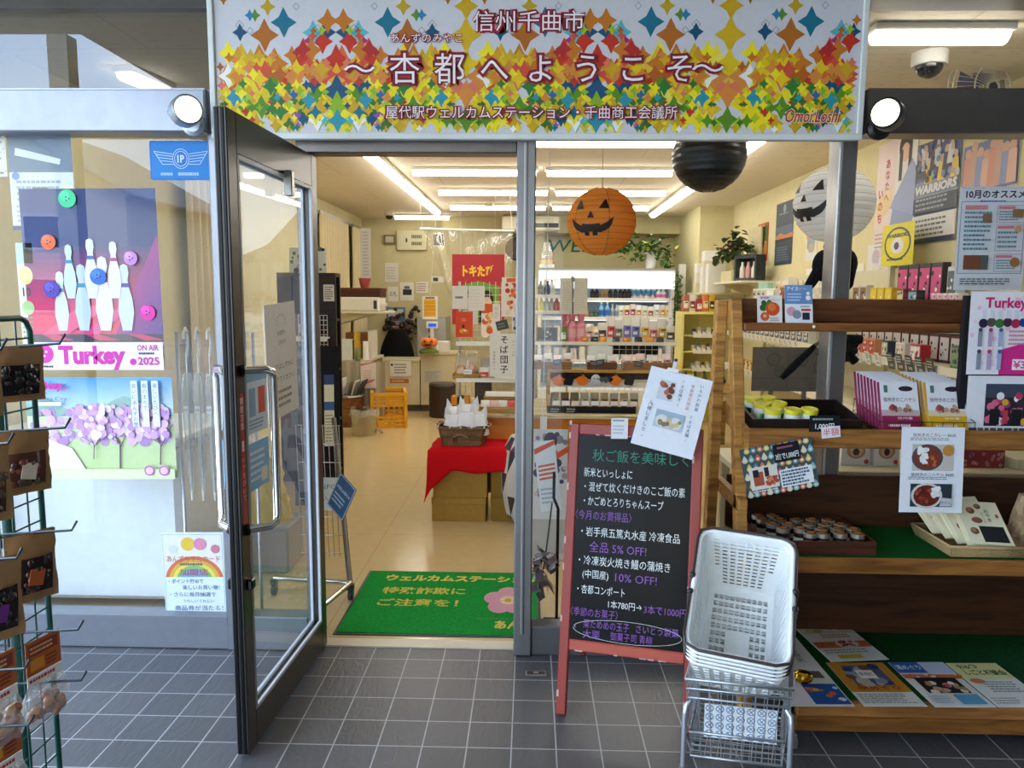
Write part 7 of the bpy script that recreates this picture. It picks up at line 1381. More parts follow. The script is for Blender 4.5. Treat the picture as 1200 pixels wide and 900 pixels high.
sbasket('long wicker tray at the table edge beside the basket', (lpx(567)+lpx(607))/2, 5.135, zb_, lpx(607)-lpx(567), .13, .045, '#cfa45c')
for i in range(4): snack('sweet_pack', 'white and pink sweet pack in the long wicker tray', ['#ece6de', '#e0b8b0', '#ece6de', '#d8503a'][i], (lpx(573+i*9.5), 5.2, zb_+.009), .036, .03, .075, 'sweet packs in the long wicker tray', 'plastic', i)
bx('orange_box', 'orange and black box under the bread display, curtain side', 'box', lpx(531), lpx(538), ly-.15, ly-.05, zb_, zb_+.07, '#e08a1c', 'paint'); bx('black_box', 'black box between the orange ones under the bread display', 'box', lpx(538.5), lpx(545), ly-.15, ly-.05, zb_, zb_+.07, '#1c1a1a', 'paint'); bx('orange_box', 'orange box beside the black one under the bread display', 'box', lpx(545.5), lpx(552), ly-.15, ly-.05, zb_, zb_+.07, '#e0901c', 'paint')
# produce sack poster and flower by the glass
w_, h_, M = front_up(624, 503, 664, 608, 4.2); s = Sheet(w_, h_, '#d9d8d6', th=.004); s.pebbles(.1, .1, .95, .95, 40, ['#4a3a5a', '#3a4a6a', '#8a8a90', '#c9c4c0', '#2c2a34', '#a89a98'], .06, .14, 5); s.el(.5, .88, .2, '#3a2a4a', .09); s.el(.5, .67, .18, '#6aa82c', .07); s.el(.45, .3, .22, '#2a3f78', .1); s.pg([(.2, .55), (1, .75), (1, .82), (.2, .62)], '#e0602c'); s.rc(.5, .05, .8, .12, '#e2e0dc')
one(s, 'produce_poster', 'colourful produce poster on a board behind the glass beside the centre post', 'poster', M=M)
b = MB('paint', '#b8b4ac'); p = PY(644, 600, 4.22); b.box(-.1, .1, .0, .02, 0, M.translation.z+h_-.03, t=.002); b.box(-.12, .12, -.1, .12, 0, .012); one(b, 'poster_easel', 'grey easel board carrying the produce poster behind the glass', 'easel', (p.x, 4.215, .002))
w_, h_, _ = front_up(640, 520, 664, 600, 3.6); s = Sheet(w_*1.0, h_, '#eceae8', th=.002); s.pg([(0, .9), (1, 1), (1, .94), (0, .82)], '#e0581c'); 
for k in range(4): s.pg([(.1, .66-.06*k), (.9, .68-.06*k), (.9, .65-.06*k), (.1, .63-.06*k)], '#e26a3a')
s.rows(.1, .1, .9, .35, 4, '#a8b0c0'); p = PY(634, 600, 3.5); bf = thing('banner_flag', 'white and orange paper banner hanging inside the glass behind the blackboard', 'banner', (p.x, 3.5, p.z)); q = s.build('banner_paper', bf); q.matrix_local = frame((0, 0, 0), (1, 0, .12), (-.12, 0, 1))
b = MB('plastic', '#e6e6e2'); b.tube([(.0, 0, h_), (.03, 0, HCEIL-p.z)], .0015, 4); b.build('hanging_string', bf)
fl = thing('dried_flower', 'dusky purple dried lily spray hanging by the glass beside the blackboard', 'flower', PY(637, 667, 3.25)); b = MB('leaf'); rq = random.Random(5)
for k in range(54):
    a, e_ = rq.uniform(0, 6.28), rq.uniform(-1.3, 1.3); p = Vector((rq.gauss(0, .02), rq.gauss(0, .02), rq.gauss(0, .055))); d = Vector((math.cos(a)*math.cos(e_), math.sin(a)*math.cos(e_), math.sin(e_))); sd = d.cross(Vector((.3, .2, 1))).normalized(); c = rq.choice(['#8a7078', '#a89498', '#5a3f48', '#cbbcb8', '#3a2830'])
    b._a([tuple(p), tuple(p+d*.03+sd*.024), tuple(p+d*.07), tuple(p+d*.03-sd*.024)], [(0, 1, 2, 3)], c)
b.build('petals', fl)['kind'] = 'stuff'; b = MB('leaf', '#4a3c34'); b.tube([(0, 0, 0), (.02, .02, .16), (.035, .03, .30)], .004, 5); b.build('stem', fl)
fs_ = thing('flower_stand', 'thin black metal stand holding the dried lily behind the blackboard', 'stand', (PY(652, 720, 3.3).x, 3.28, .002)); b = MB('metal', '#1c1a1a'); b.tube([(0, 0, 0), (0, 0, .55), (-.02, 0, .6), (-.02, -.0, .72)], .007, 6); b.box(-.06, .06, -.06, .06, 0, .01, t=.002); b.build('stand_rod', fs_)
# ================================================================== LANTERNS
def lantern(name, label, px, py, rpx, Y, c, face=None, yaw=0, sq=.97):
    p = PY(px, py, Y); r_ = rpx/870*Y*.985
    t = thing(name, label, 'lantern', p, yaw)
    b = MB('shade' if face else 'plastic', c); N = 14; prof = []
    for k in range(N):
        for q in (0, .5):
            a = (k+q)/N; th = R(-80+160*a); rr_ = r_*math.cos(th)*(1.0 if q == 0 else 1.02); prof.append((rr_*(1.0), r_*sq*math.sin(th)))
    b.lathe(prof + [(r_*math.cos(R(80)), r_*sq*math.sin(R(80)))], 40); 
    rim = tuple(x*.6 for x in rgb(c)) if face else rgb('#38383c')
    b.build('paper_shade', t)
    b = MB('matte', rim)
    for k in range(12):
        a = 2*math.pi*k/12; b.tube([(r_*1.006*math.cos(th)*math.cos(a), r_*1.006*math.cos(th)*math.sin(a), r_*sq*1.006*math.sin(th)) for th in [R(-80+16*i) for i in range(11)]], .0016 if face != 'orange' else .0035, 4) if (face == 'orange' and k % 2 == 0) or face is None else None
    for k in range(1, N): th = R(-80+160*k/N); rr_ = r_*1.004*math.cos(th); b.tube([(rr_*math.cos(2*math.pi*i/36), rr_*math.sin(2*math.pi*i/36), r_*sq*math.sin(th)) for i in range(36)], .0012, 4, closed=True)
    b.build('wire_rib', t)
    b = MB('metal', '#b8b4aa'); b.tube([(0, 0, r_*sq*.98), (0, 0, HCEIL-p.z)], .0018, 5); b.build('hanging_string', t)
    if face:
        b = MB('paper', '#2a1a12' if face == 'orange' else '#232325')
        def on(x, z): q = max(r_*r_*1.0-x*x-(z/sq)**2, 0); return (x, -math.sqrt(q)*1.02-.003, z)
        def patch(pts, n=6):                     # a shape cut into small quads so that it follows the shade
            (x0, z0), (x1, z1), (x2, z2), (x3, z3) = pts
            def f(u, v): 
                xa, za = x0+(x1-x0)*u, z0+(z1-z0)*u; xb, zb = x3+(x2-x3)*u, z3+(z2-z3)*u
                return on((xa+(xb-xa)*v)*r_, (za+(zb-za)*v)*r_)
            b.grid(f, n, n)
        for e_ in (-1, 1): patch([(e_*.36-.14, .28), (e_*.36+.14, .28), (e_*.36+.02, .54), (e_*.36-.02, .54)])
        patch([(-.1, .02), (.1, .02), (.015, .2), (-.015, .2)])
        up_ = [(-.62, .06), (-.5, -.06), (-.42, -.12), (-.28, -.19), (-.26, -.13), (-.1, -.15), (.1, -.15), (.26, -.13), (.28, -.19), (.42, -.12), (.5, -.06), (.62, .06)]
        lo_ = [(-.58, -.14), (-.5, -.26), (-.42, -.32), (-.28, -.38), (-.26, -.38), (-.1, -.36), (.1, -.36), (.26, -.38), (.28, -.38), (.42, -.32), (.5, -.26), (.58, -.14)]
        for i in range(len(up_)-1): patch([lo_[i], lo_[i+1], up_[i+1], up_[i]], 3)
        patch([(-.2, -.46), (-.06, -.47), (-.06, -.35), (-.2, -.35)], 3); patch([(.04, -.47), (.18, -.46), (.18, -.35), (.04, -.35)], 3)
        b.build('printed_face', t)
    return t
lantern('pumpkin_lantern', 'orange paper lantern with a jack o lantern face hanging behind the glass', 705, 260, 39.5, 3.55, '#ffb550', 'orange', R(-23))
lantern('black_lantern', 'black ribbed paper lantern hanging behind the glass under the banner', 831, 183, 41.5, 3.55, '#1b1a1c', None, 0)
lantern('white_lantern', 'white paper lantern with a grinning black face hanging behind the post', 977, 240, 44, 3.75, '#ffffff', 'white', R(-66))
pl_ = thing('cat_plush', 'black cat plush clinging to the inside of the post below the white lantern', 'plush toy', (1.262, 3.15, PY(985, 289, 3.15).z))
b = MB('cloth', '#0e0d0f'); b.ball((0, 0, 0), .065, .055, .055, 14, 10); b.ball((-.055, .01, -.10), .06, .06, .085, 14, 10); b.ball((.06, .01, -.09), .06, .06, .08, 12, 8)
b.build('plush_body', pl_); pl_.scale = (.78,)*3
for sx in (-1, 1): b = MB('cloth', '#111012'); b.M = Matrix.Translation((sx*.042, 0, .048)); b.lathe([(.022, -.01), (.014, .025), (0, .05)], 8, sy=.5); b.build('ear', pl_)
for sx in (-1, 1): b = MB('cloth', '#0e0d0f'); b.tube([(sx*.07, -.02, -.03), (sx*.075, -.09, -.05), (sx*.03, -.11, -.06)], [.03, .024, .018], 8) if False else b.tube([(sx*.08, 0, -.12), (sx*.10-.03, -.01, -.2), (sx*.10-.05, -.01, -.23)], [.034, .028, .02], 8); b.build('leg', pl_)
br = thing('broom', 'black witch broom with wooden handle behind the glass between the tiers', 'broom', (0, 0, 0))
p0, p1, p2 = PY(916, 443, 3.115), PY(955, 405, 3.115), PY(975, 392, 3.115)
b = MB('wood', '#a8824a'); b.tube([p1, p2], .009, 8); b.build('handle', br); b = MB('cloth', '#111012'); b.tube([p0, p0.lerp(p1, .3), p0.lerp(p1, .8), p1], [.012, .017, .014, .010], 8); b.build('wrapped_strap', br)
b = MB('cloth', '#121113'); c_ = PY(985, 405, 3.115); 
rq = random.Random(3)
for k in range(40): a = rq.uniform(0, 6.28); q = Vector((math.cos(a)*.09*rq.random()**.5, rq.uniform(-.03, .03), math.sin(a)*.1*rq.random()**.5)); b.tube([p2.lerp(c_, .2), c_+q], [.012, .02], 5)
b.build('bristles', br)
w_, h_, M = front_up(880, 407, 972, 458, 3.32); s = Sheet(w_, h_*1.0, '#7a6a58', m='card', th=.004)
for u, v, r_ in ((.27, .72, .09), (.62, .72, .09), (.35, .45, .08), (.85, .55, .08)): s.el(u, v, r_, '#6a5a48'); s.el(u, v, r_*.72, '#75664f')
s.ln([(.45, 0), (.45, 1)], .003, '#6a5a48'); s.ln([(0, .3), (1, .3)], .002, '#6a5a48')
one(s, 'brown_board', 'grey brown printed cardboard sheet behind the glass above the tin tray', 'board', M=M)
ci = MB('wood', '#a88a5c'); a = PY(880, 458, 3.32); ci.box(a.x-.02, a.x+w_+.02, 3.30, 3.75, .86, a.z-.002-.0, t=.004) if False else None
# low counter just inside the glass
lc = thing('window_counter', 'low cream counter inside the glass carrying boxes behind the rack', 'counter', (0, 0, .002))
b = MB('paint', '#cfc3a0'); b.box(.95, 2.5, 3.3, 3.8, .70, .735, t=.004); b.build('worktop', lc)
b = MB('paint', '#b8ac8a'); b.box(.98, 2.47, 3.34, 3.36, 0, .70); b.build('front_panel', lc)
for x in (1.0, 2.45): b = MB('paint', '#a89c7c'); b.box(x-.02, x+.02, 3.72, 3.76, 0, .70); b.build('leg', lc)
bd_stand = MB('plastic', '#8a8478'); 
for k in range(2): bd_stand.box(a.x+.08+k*(w_-.2), a.x+.1+k*(w_-.2), 3.325, 3.335, .74-.003, a.z+.12)
bd_stand.box(a.x+.05, a.x+w_-.05, 3.31, 3.37, .7372, .745); one(bd_stand, 'board_easel', 'thin grey easel holding up the brown cardboard sheet', 'easel')
for i, (xa_, xb_) in enumerate(((985, 1022), (1023, 1056))):
    pa, pb = PY(xa_, 538, 3.42), PY(xb_, 515, 3.42); t = thing('curry_box', 'white carton with a curry bowl picture behind the rack, ' + ('tin tray side' if i == 0 else 'menu sheet side'), 'box', ((pa.x+pb.x)/2, 3.46, .737)); w2 = (pb.x-pa.x)/2-.003; hh = pb.z-.737
    b = MB('paint', '#dcd8d2'); b.box(-w2, w2, -.04, .04, 0, hh, t=.002); b.build('carton_body', t)
    s = Sheet(w2*2-.006, hh-.006, '#e2ddd6', th=.0004); s.el(.5, .55, .34, '#b88a64', .3); s.el(.5, .55, .24, '#d8b08a', .22); s.el(.5, .52, .12, '#3a2418', .14); s.el(.88, .14, .09, '#c03a34'); q = s.build('front_print', t); q.matrix_local = frame((-w2+.003, -.0405, .003), (1, 0, 0), (0, 0, 1))
pa, pb = PY(1126, 557, 3.4), PY(1178, 536, 3.4)
rb = thing('red_gift_box', 'red gift box with white flower pattern behind the rack', 'box', ((pa.x+pb.x)/2, 3.5, .737)); w2 = (pb.x-pa.x)/2; b = MB('paint', '#8f1c24'); b.box(-w2, w2, -.1, .14, 0, .085, t=.003); rq = random.Random(2)
for k in range(22):
    x, z = rq.uniform(-w2+.01, w2-.01), rq.uniform(.012, .07); r_ = rq.uniform(.005, .009); b._a([(x+r_*math.cos(R(a)), -.1006, z+r_*math.sin(R(a))) for a in range(0, 360, 40)], [tuple(range(9))], '#d8b0b0'); b._a([(x+r_*.5*math.cos(R(a)), -.1010, z+r_*.5*math.sin(R(a))) for a in range(0, 360, 40)], [tuple(range(9))], '#8f1c24')
    y = rq.uniform(-.09, .13); x = rq.uniform(-w2+.01, w2-.01); b._a([(x+r_*math.cos(R(a)), y+r_*math.sin(R(a)), .0853) for a in range(0, 360, 40)], [tuple(range(9))], '#e0b8b8')
b.build('box_body', rb)
bx('cream_box', 'low cream box on the window counter beside the red gift box', 'box', pb.x+.03, pb.x+.25, 3.36, 3.55, .737, .79, '#d2caa8', 'card')
# ================================================================== RIGHT WALL
XW = XR-.004
def wallposter(px, fn, name, label, c='#e6e2da'):
    w_, h_, M = onright(*px, XW); s = Sheet(w_, h_, c); fn(s); return one(s, name, label, 'poster', M=M)
def f(s):
    s.rc(0, 0, .5, 1, '#e8d4d0'); s.pg([(.35, .0), (1, .0), (1, .65), (.5, .5)], '#8f9cc4'); s.el(.72, .9, .16, '#2a1c18', .12); s.el(.72, .85, .10, '#e0b49a', .08); s.rc(.58, .62, .66, .88, '#2a1c18'); s.rc(.8, .62, .88, .88, '#2a1c18'); s.pg([(.4, .4), (.9, .78), (1, .7), (1, .3)], '#9aa4cc'); s.pg([(.0, .45), (.4, .6), (.45, .42), (.1, .3)], '#e4cf9a')
    s.vt('あなたへ', .3, .85, .09, '#c83a5a', 1.1, bold=.02); s.vt('いのち', .14, .6, .1, '#c83a4a', 1.1, bold=.03); s.rows(.05, .05, .6, .2, 4, '#b8a0a0')
wallposter((1027, 163, 1072, 296), f, 'campaign_poster', 'pale pink campaign poster with a long haired person in blue on the right wall')
def f(s):
    s.rc(0, .28, 1, 1, '#3a4a80'); s.rc(0, .4, 1, .62, '#8a94a8'); rq = random.Random(4)
    for k in range(9): u, v = .1+.1*k, .78+.08*math.sin(k*2.1); s.el(u, v+.09, .05, '#c8a890'); s.pg([(u-.09, v-.12), (u+.09, v-.12), (u+.06, v+.06), (u-.06, v+.06)], ['#20242c', '#c9ccd2', '#e2c040'][k % 3])
    s.pebbles(.03, .58, .97, .98, 46, ['#20242c', '#c9ccd2', '#5a6a9a', '#8a94b8', '#c8a890', '#2c3a6a'], .02, .05, 9); s.rc(0, .3, 1, .46, '#2c3442'); s.tx('WARRIORS', .5, .535, .11, '#eceef2', w=.95, bold=.06, shear=.12); s.rows(.06, .32, .94, .46, 3, '#9aa4b0'); s.rc(0, .04, 1, .28, '#e2e0da'); s.rows(.05, .06, .95, .25, 4, '#6a6e78'); s.rc(0, 0, 1, .05, '#2a3050')
wallposter((1073, 163, 1124, 283), f, 'team_poster', 'dark blue basketball team poster with white lettering on the right wall')
def f(s):
    rq = random.Random(7); s.rc(0, 0, 1, 1, '#6a74a8')
    for k in range(8): u = .1+.115*k; v = .55+.12*math.sin(k*1.7); s.el(u, v+.28, .06, '#d0a488'); s.pg([(u-.08, .05), (u+.08, .05), (u+.07, v+.2), (u-.07, v+.2)], ['#d8907a', '#c9a08a', '#8a94c0', '#e2b49a'][k % 4])
wallposter((1129, 163, 1194, 222), f, 'group_poster', 'violet group poster partly behind the October recommendation sheet')
w_, h_, M = onright(1034, 262, 1071, 311, XR-.12); s = Sheet(w_, h_, '#e6d81c'); s.el(.5, .52, .42, '#39485a', .4); s.el(.5, .52, .37, '#e6d81c', .35); s.tx('WARRIORS', .5, .72, .12, '#39485a', w=.7, bold=.05); s.el(.5, .47, .2, '#e9e7e4', .19); s.el(.48, .47, .08, '#6a3a6a', .09); s.rows(.2, .1, .8, .2, 1, '#39485a')
one(s, 'yellow_team_poster', 'bright yellow poster with a round team emblem standing over the goods on the right wall', 'poster', M=M)
def f(s): s.rc(.1, .03, .9, .97, '#d8702a'); s.rc(.2, .15, .8, .9, '#4a3a1c'); s.pebbles(.2, .5, .8, .88, 14, ['#8a9a2c', '#c8a02c', '#3a5a1c'], .1, .2, 1); s.pebbles(.2, .16, .8, .45, 10, ['#d8c8a0', '#b87a3a'], .1, .2, 2)
wallposter((888, 262, 900, 306), f, 'hanging_scroll', 'narrow red and green hanging scroll at the far end of the right wall', '#b83a1c')
def f(s): s.rc(0, .38, 1, .62, '#54607a'); s.pg([(0, .38), (1, .38), (1, .5), (.6, .47), (.3, .52), (0, .46)], '#c87a4a'); s.rc(0, .38, 1, .42, '#2a2420'); s.el(.5, .9, .08, '#8a94a8'); s.rows(.2, .8, .8, .84, 1, '#8a94a8'); s.rows(.12, .06, .88, .3, 6, '#6a7488')
wallposter((909, 237, 929, 310), f, 'wall_calendar', 'tall dark blue calendar with a sunset picture on the right wall', '#39424f')
def f(s): s.rc(0, .55, .35, 1, '#d8902c'); s.rc(.1, .3, .8, .6, '#8a9aa0'); s.el(.5, .3, .3, '#b8a890', .12); s.el(.5, .1, .4, '#dce0e0', .1)
wallposter((945, 258, 958, 305), f, 'paper_pack_poster', 'small white and orange poster on the right wall under the white lantern', '#e4dfd2')
wf = thing('wall_fan', 'white wall fan seen through the upper pane over the dark beam', 'fan', (2.30, 4.05, PY(1205, 108, 4.05).z), R(20)); b = MB('plastic', '#dcd8c4')
for k in range(44): a = 2*math.pi*k/44; b.tube([(.03*math.cos(a), -.09, .03*math.sin(a)), (.12*math.cos(a), -.085, .12*math.sin(a)), (.19*math.cos(a), -.04, .19*math.sin(a)), (.2*math.cos(a), 0, .2*math.sin(a))], .0016, 4)
for r_, y in ((.2, 0), (.2, -.03), (.12, -.086), (.04, -.09)): b.tube([(r_*math.cos(2*math.pi*k/32), y, r_*math.sin(2*math.pi*k/32)) for k in range(32)], .004, 5, closed=True)
b.build('fan_cage', wf)
for k in range(4): b = MB('plastic', '#5a5c80'); b.M = Matrix.Rotation(R(90*k), 4, 'Y'); b.grid(lambda u, v: (.03+.14*u, -.04+.03*v, (v-.5)*.14*(.5+u*.6)), 6, 4); b.build('fan_blade', wf)
b = MB('plastic', '#d6d2be'); b.M = Matrix.Rotation(R(-90), 4, 'X'); b.lathe([(.05, .0), (.06, .03), (.05, .12), (.0, .13)], 14); b.M = Matrix(); b.tube([(0, .1, 0), (.1, .13, -.02), (.25, .16, -.02)], .02, 8); b.build('motor', wf)
sm_ = thing('dome_camera', 'white dome security camera on the ceiling behind the upper pane', 'camera', (PZ(1090, 62, HCEIL).x, PZ(1090, 62, HCEIL).y, HCEIL)); b = MB('plastic', '#dedbd2'); b.lathe([(.075, -.06), (.08, -.05), (.08, -.0)], 20); b.build('camera_base', sm_); b = MB('gloss', '#1c1c20'); b.ball((0, 0, -.06), .06, .06, .055, 16, 6, lo=-90, hi=0); b.build('lens_dome', sm_)
sm2 = thing('dome_camera', 'small dark dome camera high in the back corner by the curtains', 'camera', (-1.95, 10.35, HCEIL)); b = MB('plastic', '#d8d2bc'); b.lathe([(.07, -.06), (.08, -.05), (.08, 0)], 18); b.build('camera_base', sm2); b = MB('gloss', '#1c1c20'); b.ball((0, 0, -.06), .055, .055, .05, 14, 6, lo=-90, hi=0); b.build('lens_dome', sm2)
b = MB('paint', '#d8cfae'); b.lathe([(.06, -.03), (.05, -.045), (0, -.05)], 16); b.lathe([(.065, -.03), (.065, 0)], 16); p = PZ(573, 237, HCEIL); one(b, 'smoke_detector', 'round cream smoke detector on the ceiling between the strip lamps', 'detector', (p.x, p.y, HCEIL))
# wall shelves
SH = [(1.45, 2.22, 'upper'), (1.15, 2.14, 'middle'), (.82, 2.06, 'lower')]
us = thing('wall_shelf_unit', 'long cream shelf unit along the right wall full of small goods', 'shelf unit', (0, 0, 0))
for z, x, n_ in SH:
    b = MB('paint', '#ddd4b4'); b.box(x, XR-.003, 3.62, 8.1, z-.022, z, t=.002); b.box(x-.012, x, 3.62, 8.1, z-.035, z+.012, '#eae2c8'); b.build('shelf', us)
for y in (3.9, 5.3, 6.7, 8.05): b = MB('paint', '#cfc6a4'); b.box(XR-.05, XR-.003, y-.015, y+.015, 0, 1.75); b.build('upright', us)
b = MB('paint', '#d8cfae'); b.box(XR-.02, XR-.004, 3.62, 8.1, .02, 1.72); b.build('back_panel', us)
rq = random.Random(77)
def carton_proto(name, label, c, c2, w_, d, h, group):
    t = thing(name, label, 'box', (0, 0, 0), 0, group); b = MB('paint', c); b.box(-d/2, d/2, -w_/2, w_/2, 0, h, t=.002); b.build('carton_body', t)
    s = Sheet(w_*.86, h*.8, c2, th=.0004); s.pebbles(.08, .1, .92, .9, 9, [c, '#f0ece2', c2, '#3a3438'], .06, .16, int(h*1000)); q = s.build('front_label', t); q.matrix_local = frame((-d/2-.0005, w_*.43, h*.1), (0, -1, 0), (0, 0, 1)); return t
def run(name, lab, c, c2, w_, d, h, x, z, ya, yb_, gap=.012, group=None):
    t = carton_proto(name, lab, c, c2, w_, d, h, group or name + ' row'); y = ya+w_/2; first = True
    while y+w_/2 <= yb_:
        if first: t.location = (x+d/2, y, z); first = False
        else: dup(t, (x+d/2, y, z), rq.uniform(-.04, .04))
        y += w_+gap
def yR(px_, x): return PX(px_, 350, x).y
U = [(1130, 1094, '#e8dcd4', '#e0a0b8', .045, .09, 'small_box', 'small pastel box at the street end of the upper wall shelf'), (1093, 1083, '#7a2c40', '#d8505a', .10, .15, 'dark_pack', 'dark red pack in front on the upper wall shelf beside the pastel boxes'),
     (1080, 1066, '#26242a', '#7ab0c8', .10, .11, 'round_label_pack', 'black pack with pale blue label on the upper wall shelf'), (1064, 1052, '#8a2c44', '#e8d8a0', .08, .12, 'striped_pack', 'crimson striped pack on the upper wall shelf below the yellow poster'),
     (1050, 1022, '#e2bc1c', '#e8cf3a', .09, .13, 'yellow_box', 'yellow box on the upper wall shelf behind the rack'), (1020, 998, '#d8d2c8', '#8a6a4a', .10, .15, 'white_packet', 'white packet on the upper wall shelf beside the yellow boxes'),
     (968, 940, '#e4dccc', '#c9c0a8', .12, .16, 'pale_packet', 'pale packet on the upper wall shelf beyond the post'), (938, 915, '#d8902c', '#7a4a1c', .14, .17, 'orange_packet', 'orange packet on the upper wall shelf beyond the post'), (912, 885, '#e2dccf', '#b8b0a0', .13, .15, 'cream_packet', 'cream packet on the upper wall shelf near its far end')]
for (pa, pb, c, c2, w_, h, nm_, lab) in U: run(nm_, lab, c, c2, w_, .05, h, 2.25, 1.4502, yR(pa, 2.28), yR(pb, 2.28))
run('hanging_snack_pack', 'black and pink snack pack in the rear row of the upper wall shelf', '#2c1c28', '#d8508a', .12, .05, .27, 2.36, 1.4502, yR(1102, 2.36), yR(1040, 2.36))
run('tall_white_pack', 'tall white and grey pack in the rear row of the upper wall shelf', '#d8dad6', '#54686a', .1, .05, .24, 2.36, 1.4502, yR(1120, 2.36), yR(1104, 2.36))
run('tall_cream_pack', 'tall cream pack in the rear row of the upper wall shelf beyond the post', '#e8dfc4', '#dcd0b0', .16, .05, .22, 2.38, 1.4502, yR(970, 2.38), yR(890, 2.38), .03)
Mi = [(1132, 1110, '#5a6a50', '#8a9a74', .10, .12, 'olive_pack', 'olive green packet at the street end of the middle wall shelf'), (1108, 1100, '#54566a', '#8a8ca0', .09, .12, 'slate_pack', 'slate grey packet on the middle wall shelf'), (1098, 1092, '#e6cf1c', '#ecd84a', .11, .13, 'yellow_pack', 'bright yellow packet on the middle wall shelf'), (1090, 1084, '#3a3a30', '#6a6a58', .1, .12, 'dark_olive_pack', 'dark packet beside the yellow one on the middle wall shelf'),
      (1083, 1066, '#b02430', '#e8d8d0', .12, .10, 'red_box', 'red box on the middle wall shelf'), (1064, 1046, '#e2d8cc', '#d0b8a8', .11, .1, 'white_box', 'white box on the middle wall shelf beside the red boxes'), (1044, 1030, '#2f3a50', '#c9c4a0', .08, .1, 'navy_pack', 'navy and cream packet on the middle wall shelf'), (1028, 998, '#d88a5a', '#b03a34', .08, .1, 'orange_jar_box', 'orange and white packet on the middle wall shelf next to the post')]
for (pa, pb, c, c2, w_, h, nm_, lab) in Mi: run(nm_, lab, c, c2, w_, .06, h, 2.2, 1.1502, yR(pa, 2.2), yR(pb, 2.2))
run('mixed_pack', 'grey and white packet on the middle wall shelf beyond the post', '#c9c8c0', '#54565a', .12, .06, .1, 2.2, 1.1502, yR(950, 2.2), yR(862, 2.2), .02)
run('small_rear_pack', 'small red and black packet in the rear row of the middle wall shelf', '#5a1c24', '#d8d0c8', .1, .06, .16, 2.34, 1.1502, yR(1130, 2.34), yR(1000, 2.34), .01)
# lower shelf
run('brown_pack', 'brown crunchy snack pack on the lower wall shelf', '#9a8468', '#6a4a34', .15, .09, .13, 2.12, .8202, yR(1056, 2.12), yR(1000, 2.12), .02)
run('gold_pack', 'small gold trinket pack on the lower wall shelf beyond the rack legs', '#b8863a', '#d8c08a', .1, .06, .09, 2.10, .8202, yR(905, 2.1), yR(862, 2.1), .03)
run('green_box', 'pale green box on the lower wall shelf near the poster stand', '#b8c4a8', '#7a9a7a', .09, .06, .08, 2.12, .8202, yR(1130, 2.12), yR(1105, 2.12), .01)
# price tags on shelf edges
def tags(x, z, ya, yb_, n, label, c, w_=.055, h=.075, dark=False):
    t = None
    for i in range(n):
        y = ya+(yb_-ya)*(i+.5)/n
        if t is None: s = Sheet(w_, h, c, th=.001); s.rows(.1, .45, .9, .9, 3, '#c9cac4' if dark else '#5a5a58'); s.tx('380', .55, .25, .25, '#e8e8e2' if dark else '#4a4a48', w=.6); t = one(s, 'shelf_price_tag', label, 'price tag', M=frame((x-.0135, y+w_/2, z-.05), (0, -1, 0), (-.25, 0, 1)), group=label)
        else: dup(t, M=frame((x-.0135, y+w_/2, z-.05), (0, -1, 0), (-.25, 0, 1)))
tags(2.14, 1.15, 3.9, 4.45, 5, 'dark price tag at the street end of the middle wall shelf edge', '#4a4c48', .075, .10, True)
tags(2.14, 1.15, 4.5, 5.15, 5, 'white price tag along the middle wall shelf edge near the post', '#e9e6da', .06, .085)
tags(2.14, 1.15, 5.9, 7.9, 16, 'white price tag along the middle wall shelf edge beyond the post', '#e6e2d4')
tags(2.06, .82, 6.0, 8.0, 14, 'white price tag along the lower wall shelf edge', '#e6e4dc')
# yellow end shelf, far
ye = thing('yellow_shelf', 'pale yellow shelf end with tagged rows of goods beyond the rack', 'shelf unit', (0, 0, .002)); ya_ = 8.75; xa, xb, _, zt_ = rect(800, 369, 848, 430, ya_)
b = MB('paint', '#e0d67a'); b.box(xa, xb, ya_+.36, ya_+.38, 0, zt_); b.build('back_panel', ye); b = MB('paint', '#e6dc84'); b.box(xa-.03, xa, ya_, ya_+.38, 0, zt_); b.build('side_panel', ye); b = MB('paint', '#e6dc84'); b.box(xa-.03, xb, ya_, ya_+.38, zt_, zt_+.03, t=.004); b.build('top_panel', ye)
zr = [PY(820, y, ya_).z for y in (393, 412, 433)] + [.4]
for i, z in enumerate(zr): b = MB('paint', '#e2d88a'); b.box(xa, xb, ya_+.05, ya_+.36, z-.02, z); b.box(xa+.12, xb, ya_+.03, ya_+.045, z-.03, z+.015, '#efe8d0'); b.build('shelf', ye)
for i, z in enumerate(zr[:3]):
    for k in range(6): snack('tagged_pack', 'small tagged pack on the yellow shelf', ['#3a3a3a', '#c9b48a', '#8a94a0', '#d8d0c0'][(k+i) % 4], (xa+.14+k*.058, ya_+.12, z+.001), .025, .02, .07+.02*(k % 2), 'packs on the yellow shelf', 'plastic', k, '#e9e6dc')
    for k in range(6): b = MB('paper', '#e8e8e2'); b.box(-.018, .018, -.001, .001, -.02, .03); one(b, 'shelf_price_tag', 'white price tag on the edge of the yellow shelf', 'price tag', (xa+.14+k*.055, ya_+.028, z), 0, 'white price tags of the yellow shelf')
zt2_ = zt_+.033
for i, (px_, c, pa, h, l_) in enumerate(((803, '#b0604a', '#e0d4c4', .2, 'red and white carton'), (811, '#d8d0c0', '#8a3a34', .2, 'cream carton'), (819, '#a82430', '#e8d8d0', .15, 'red pot'), (826, '#d8702c', '#e8c8a0', .2, 'orange carton'), (834, '#c9a01c', '#3a2a1c', .2, 'yellow honey jar'))): snack('top_pack', l_ + ' on top of the yellow shelf', c, (PY(px_, 360, ya_+.15).x, ya_+.15, zt2_), .04, .035, h, None, 'plastic', i, pa)
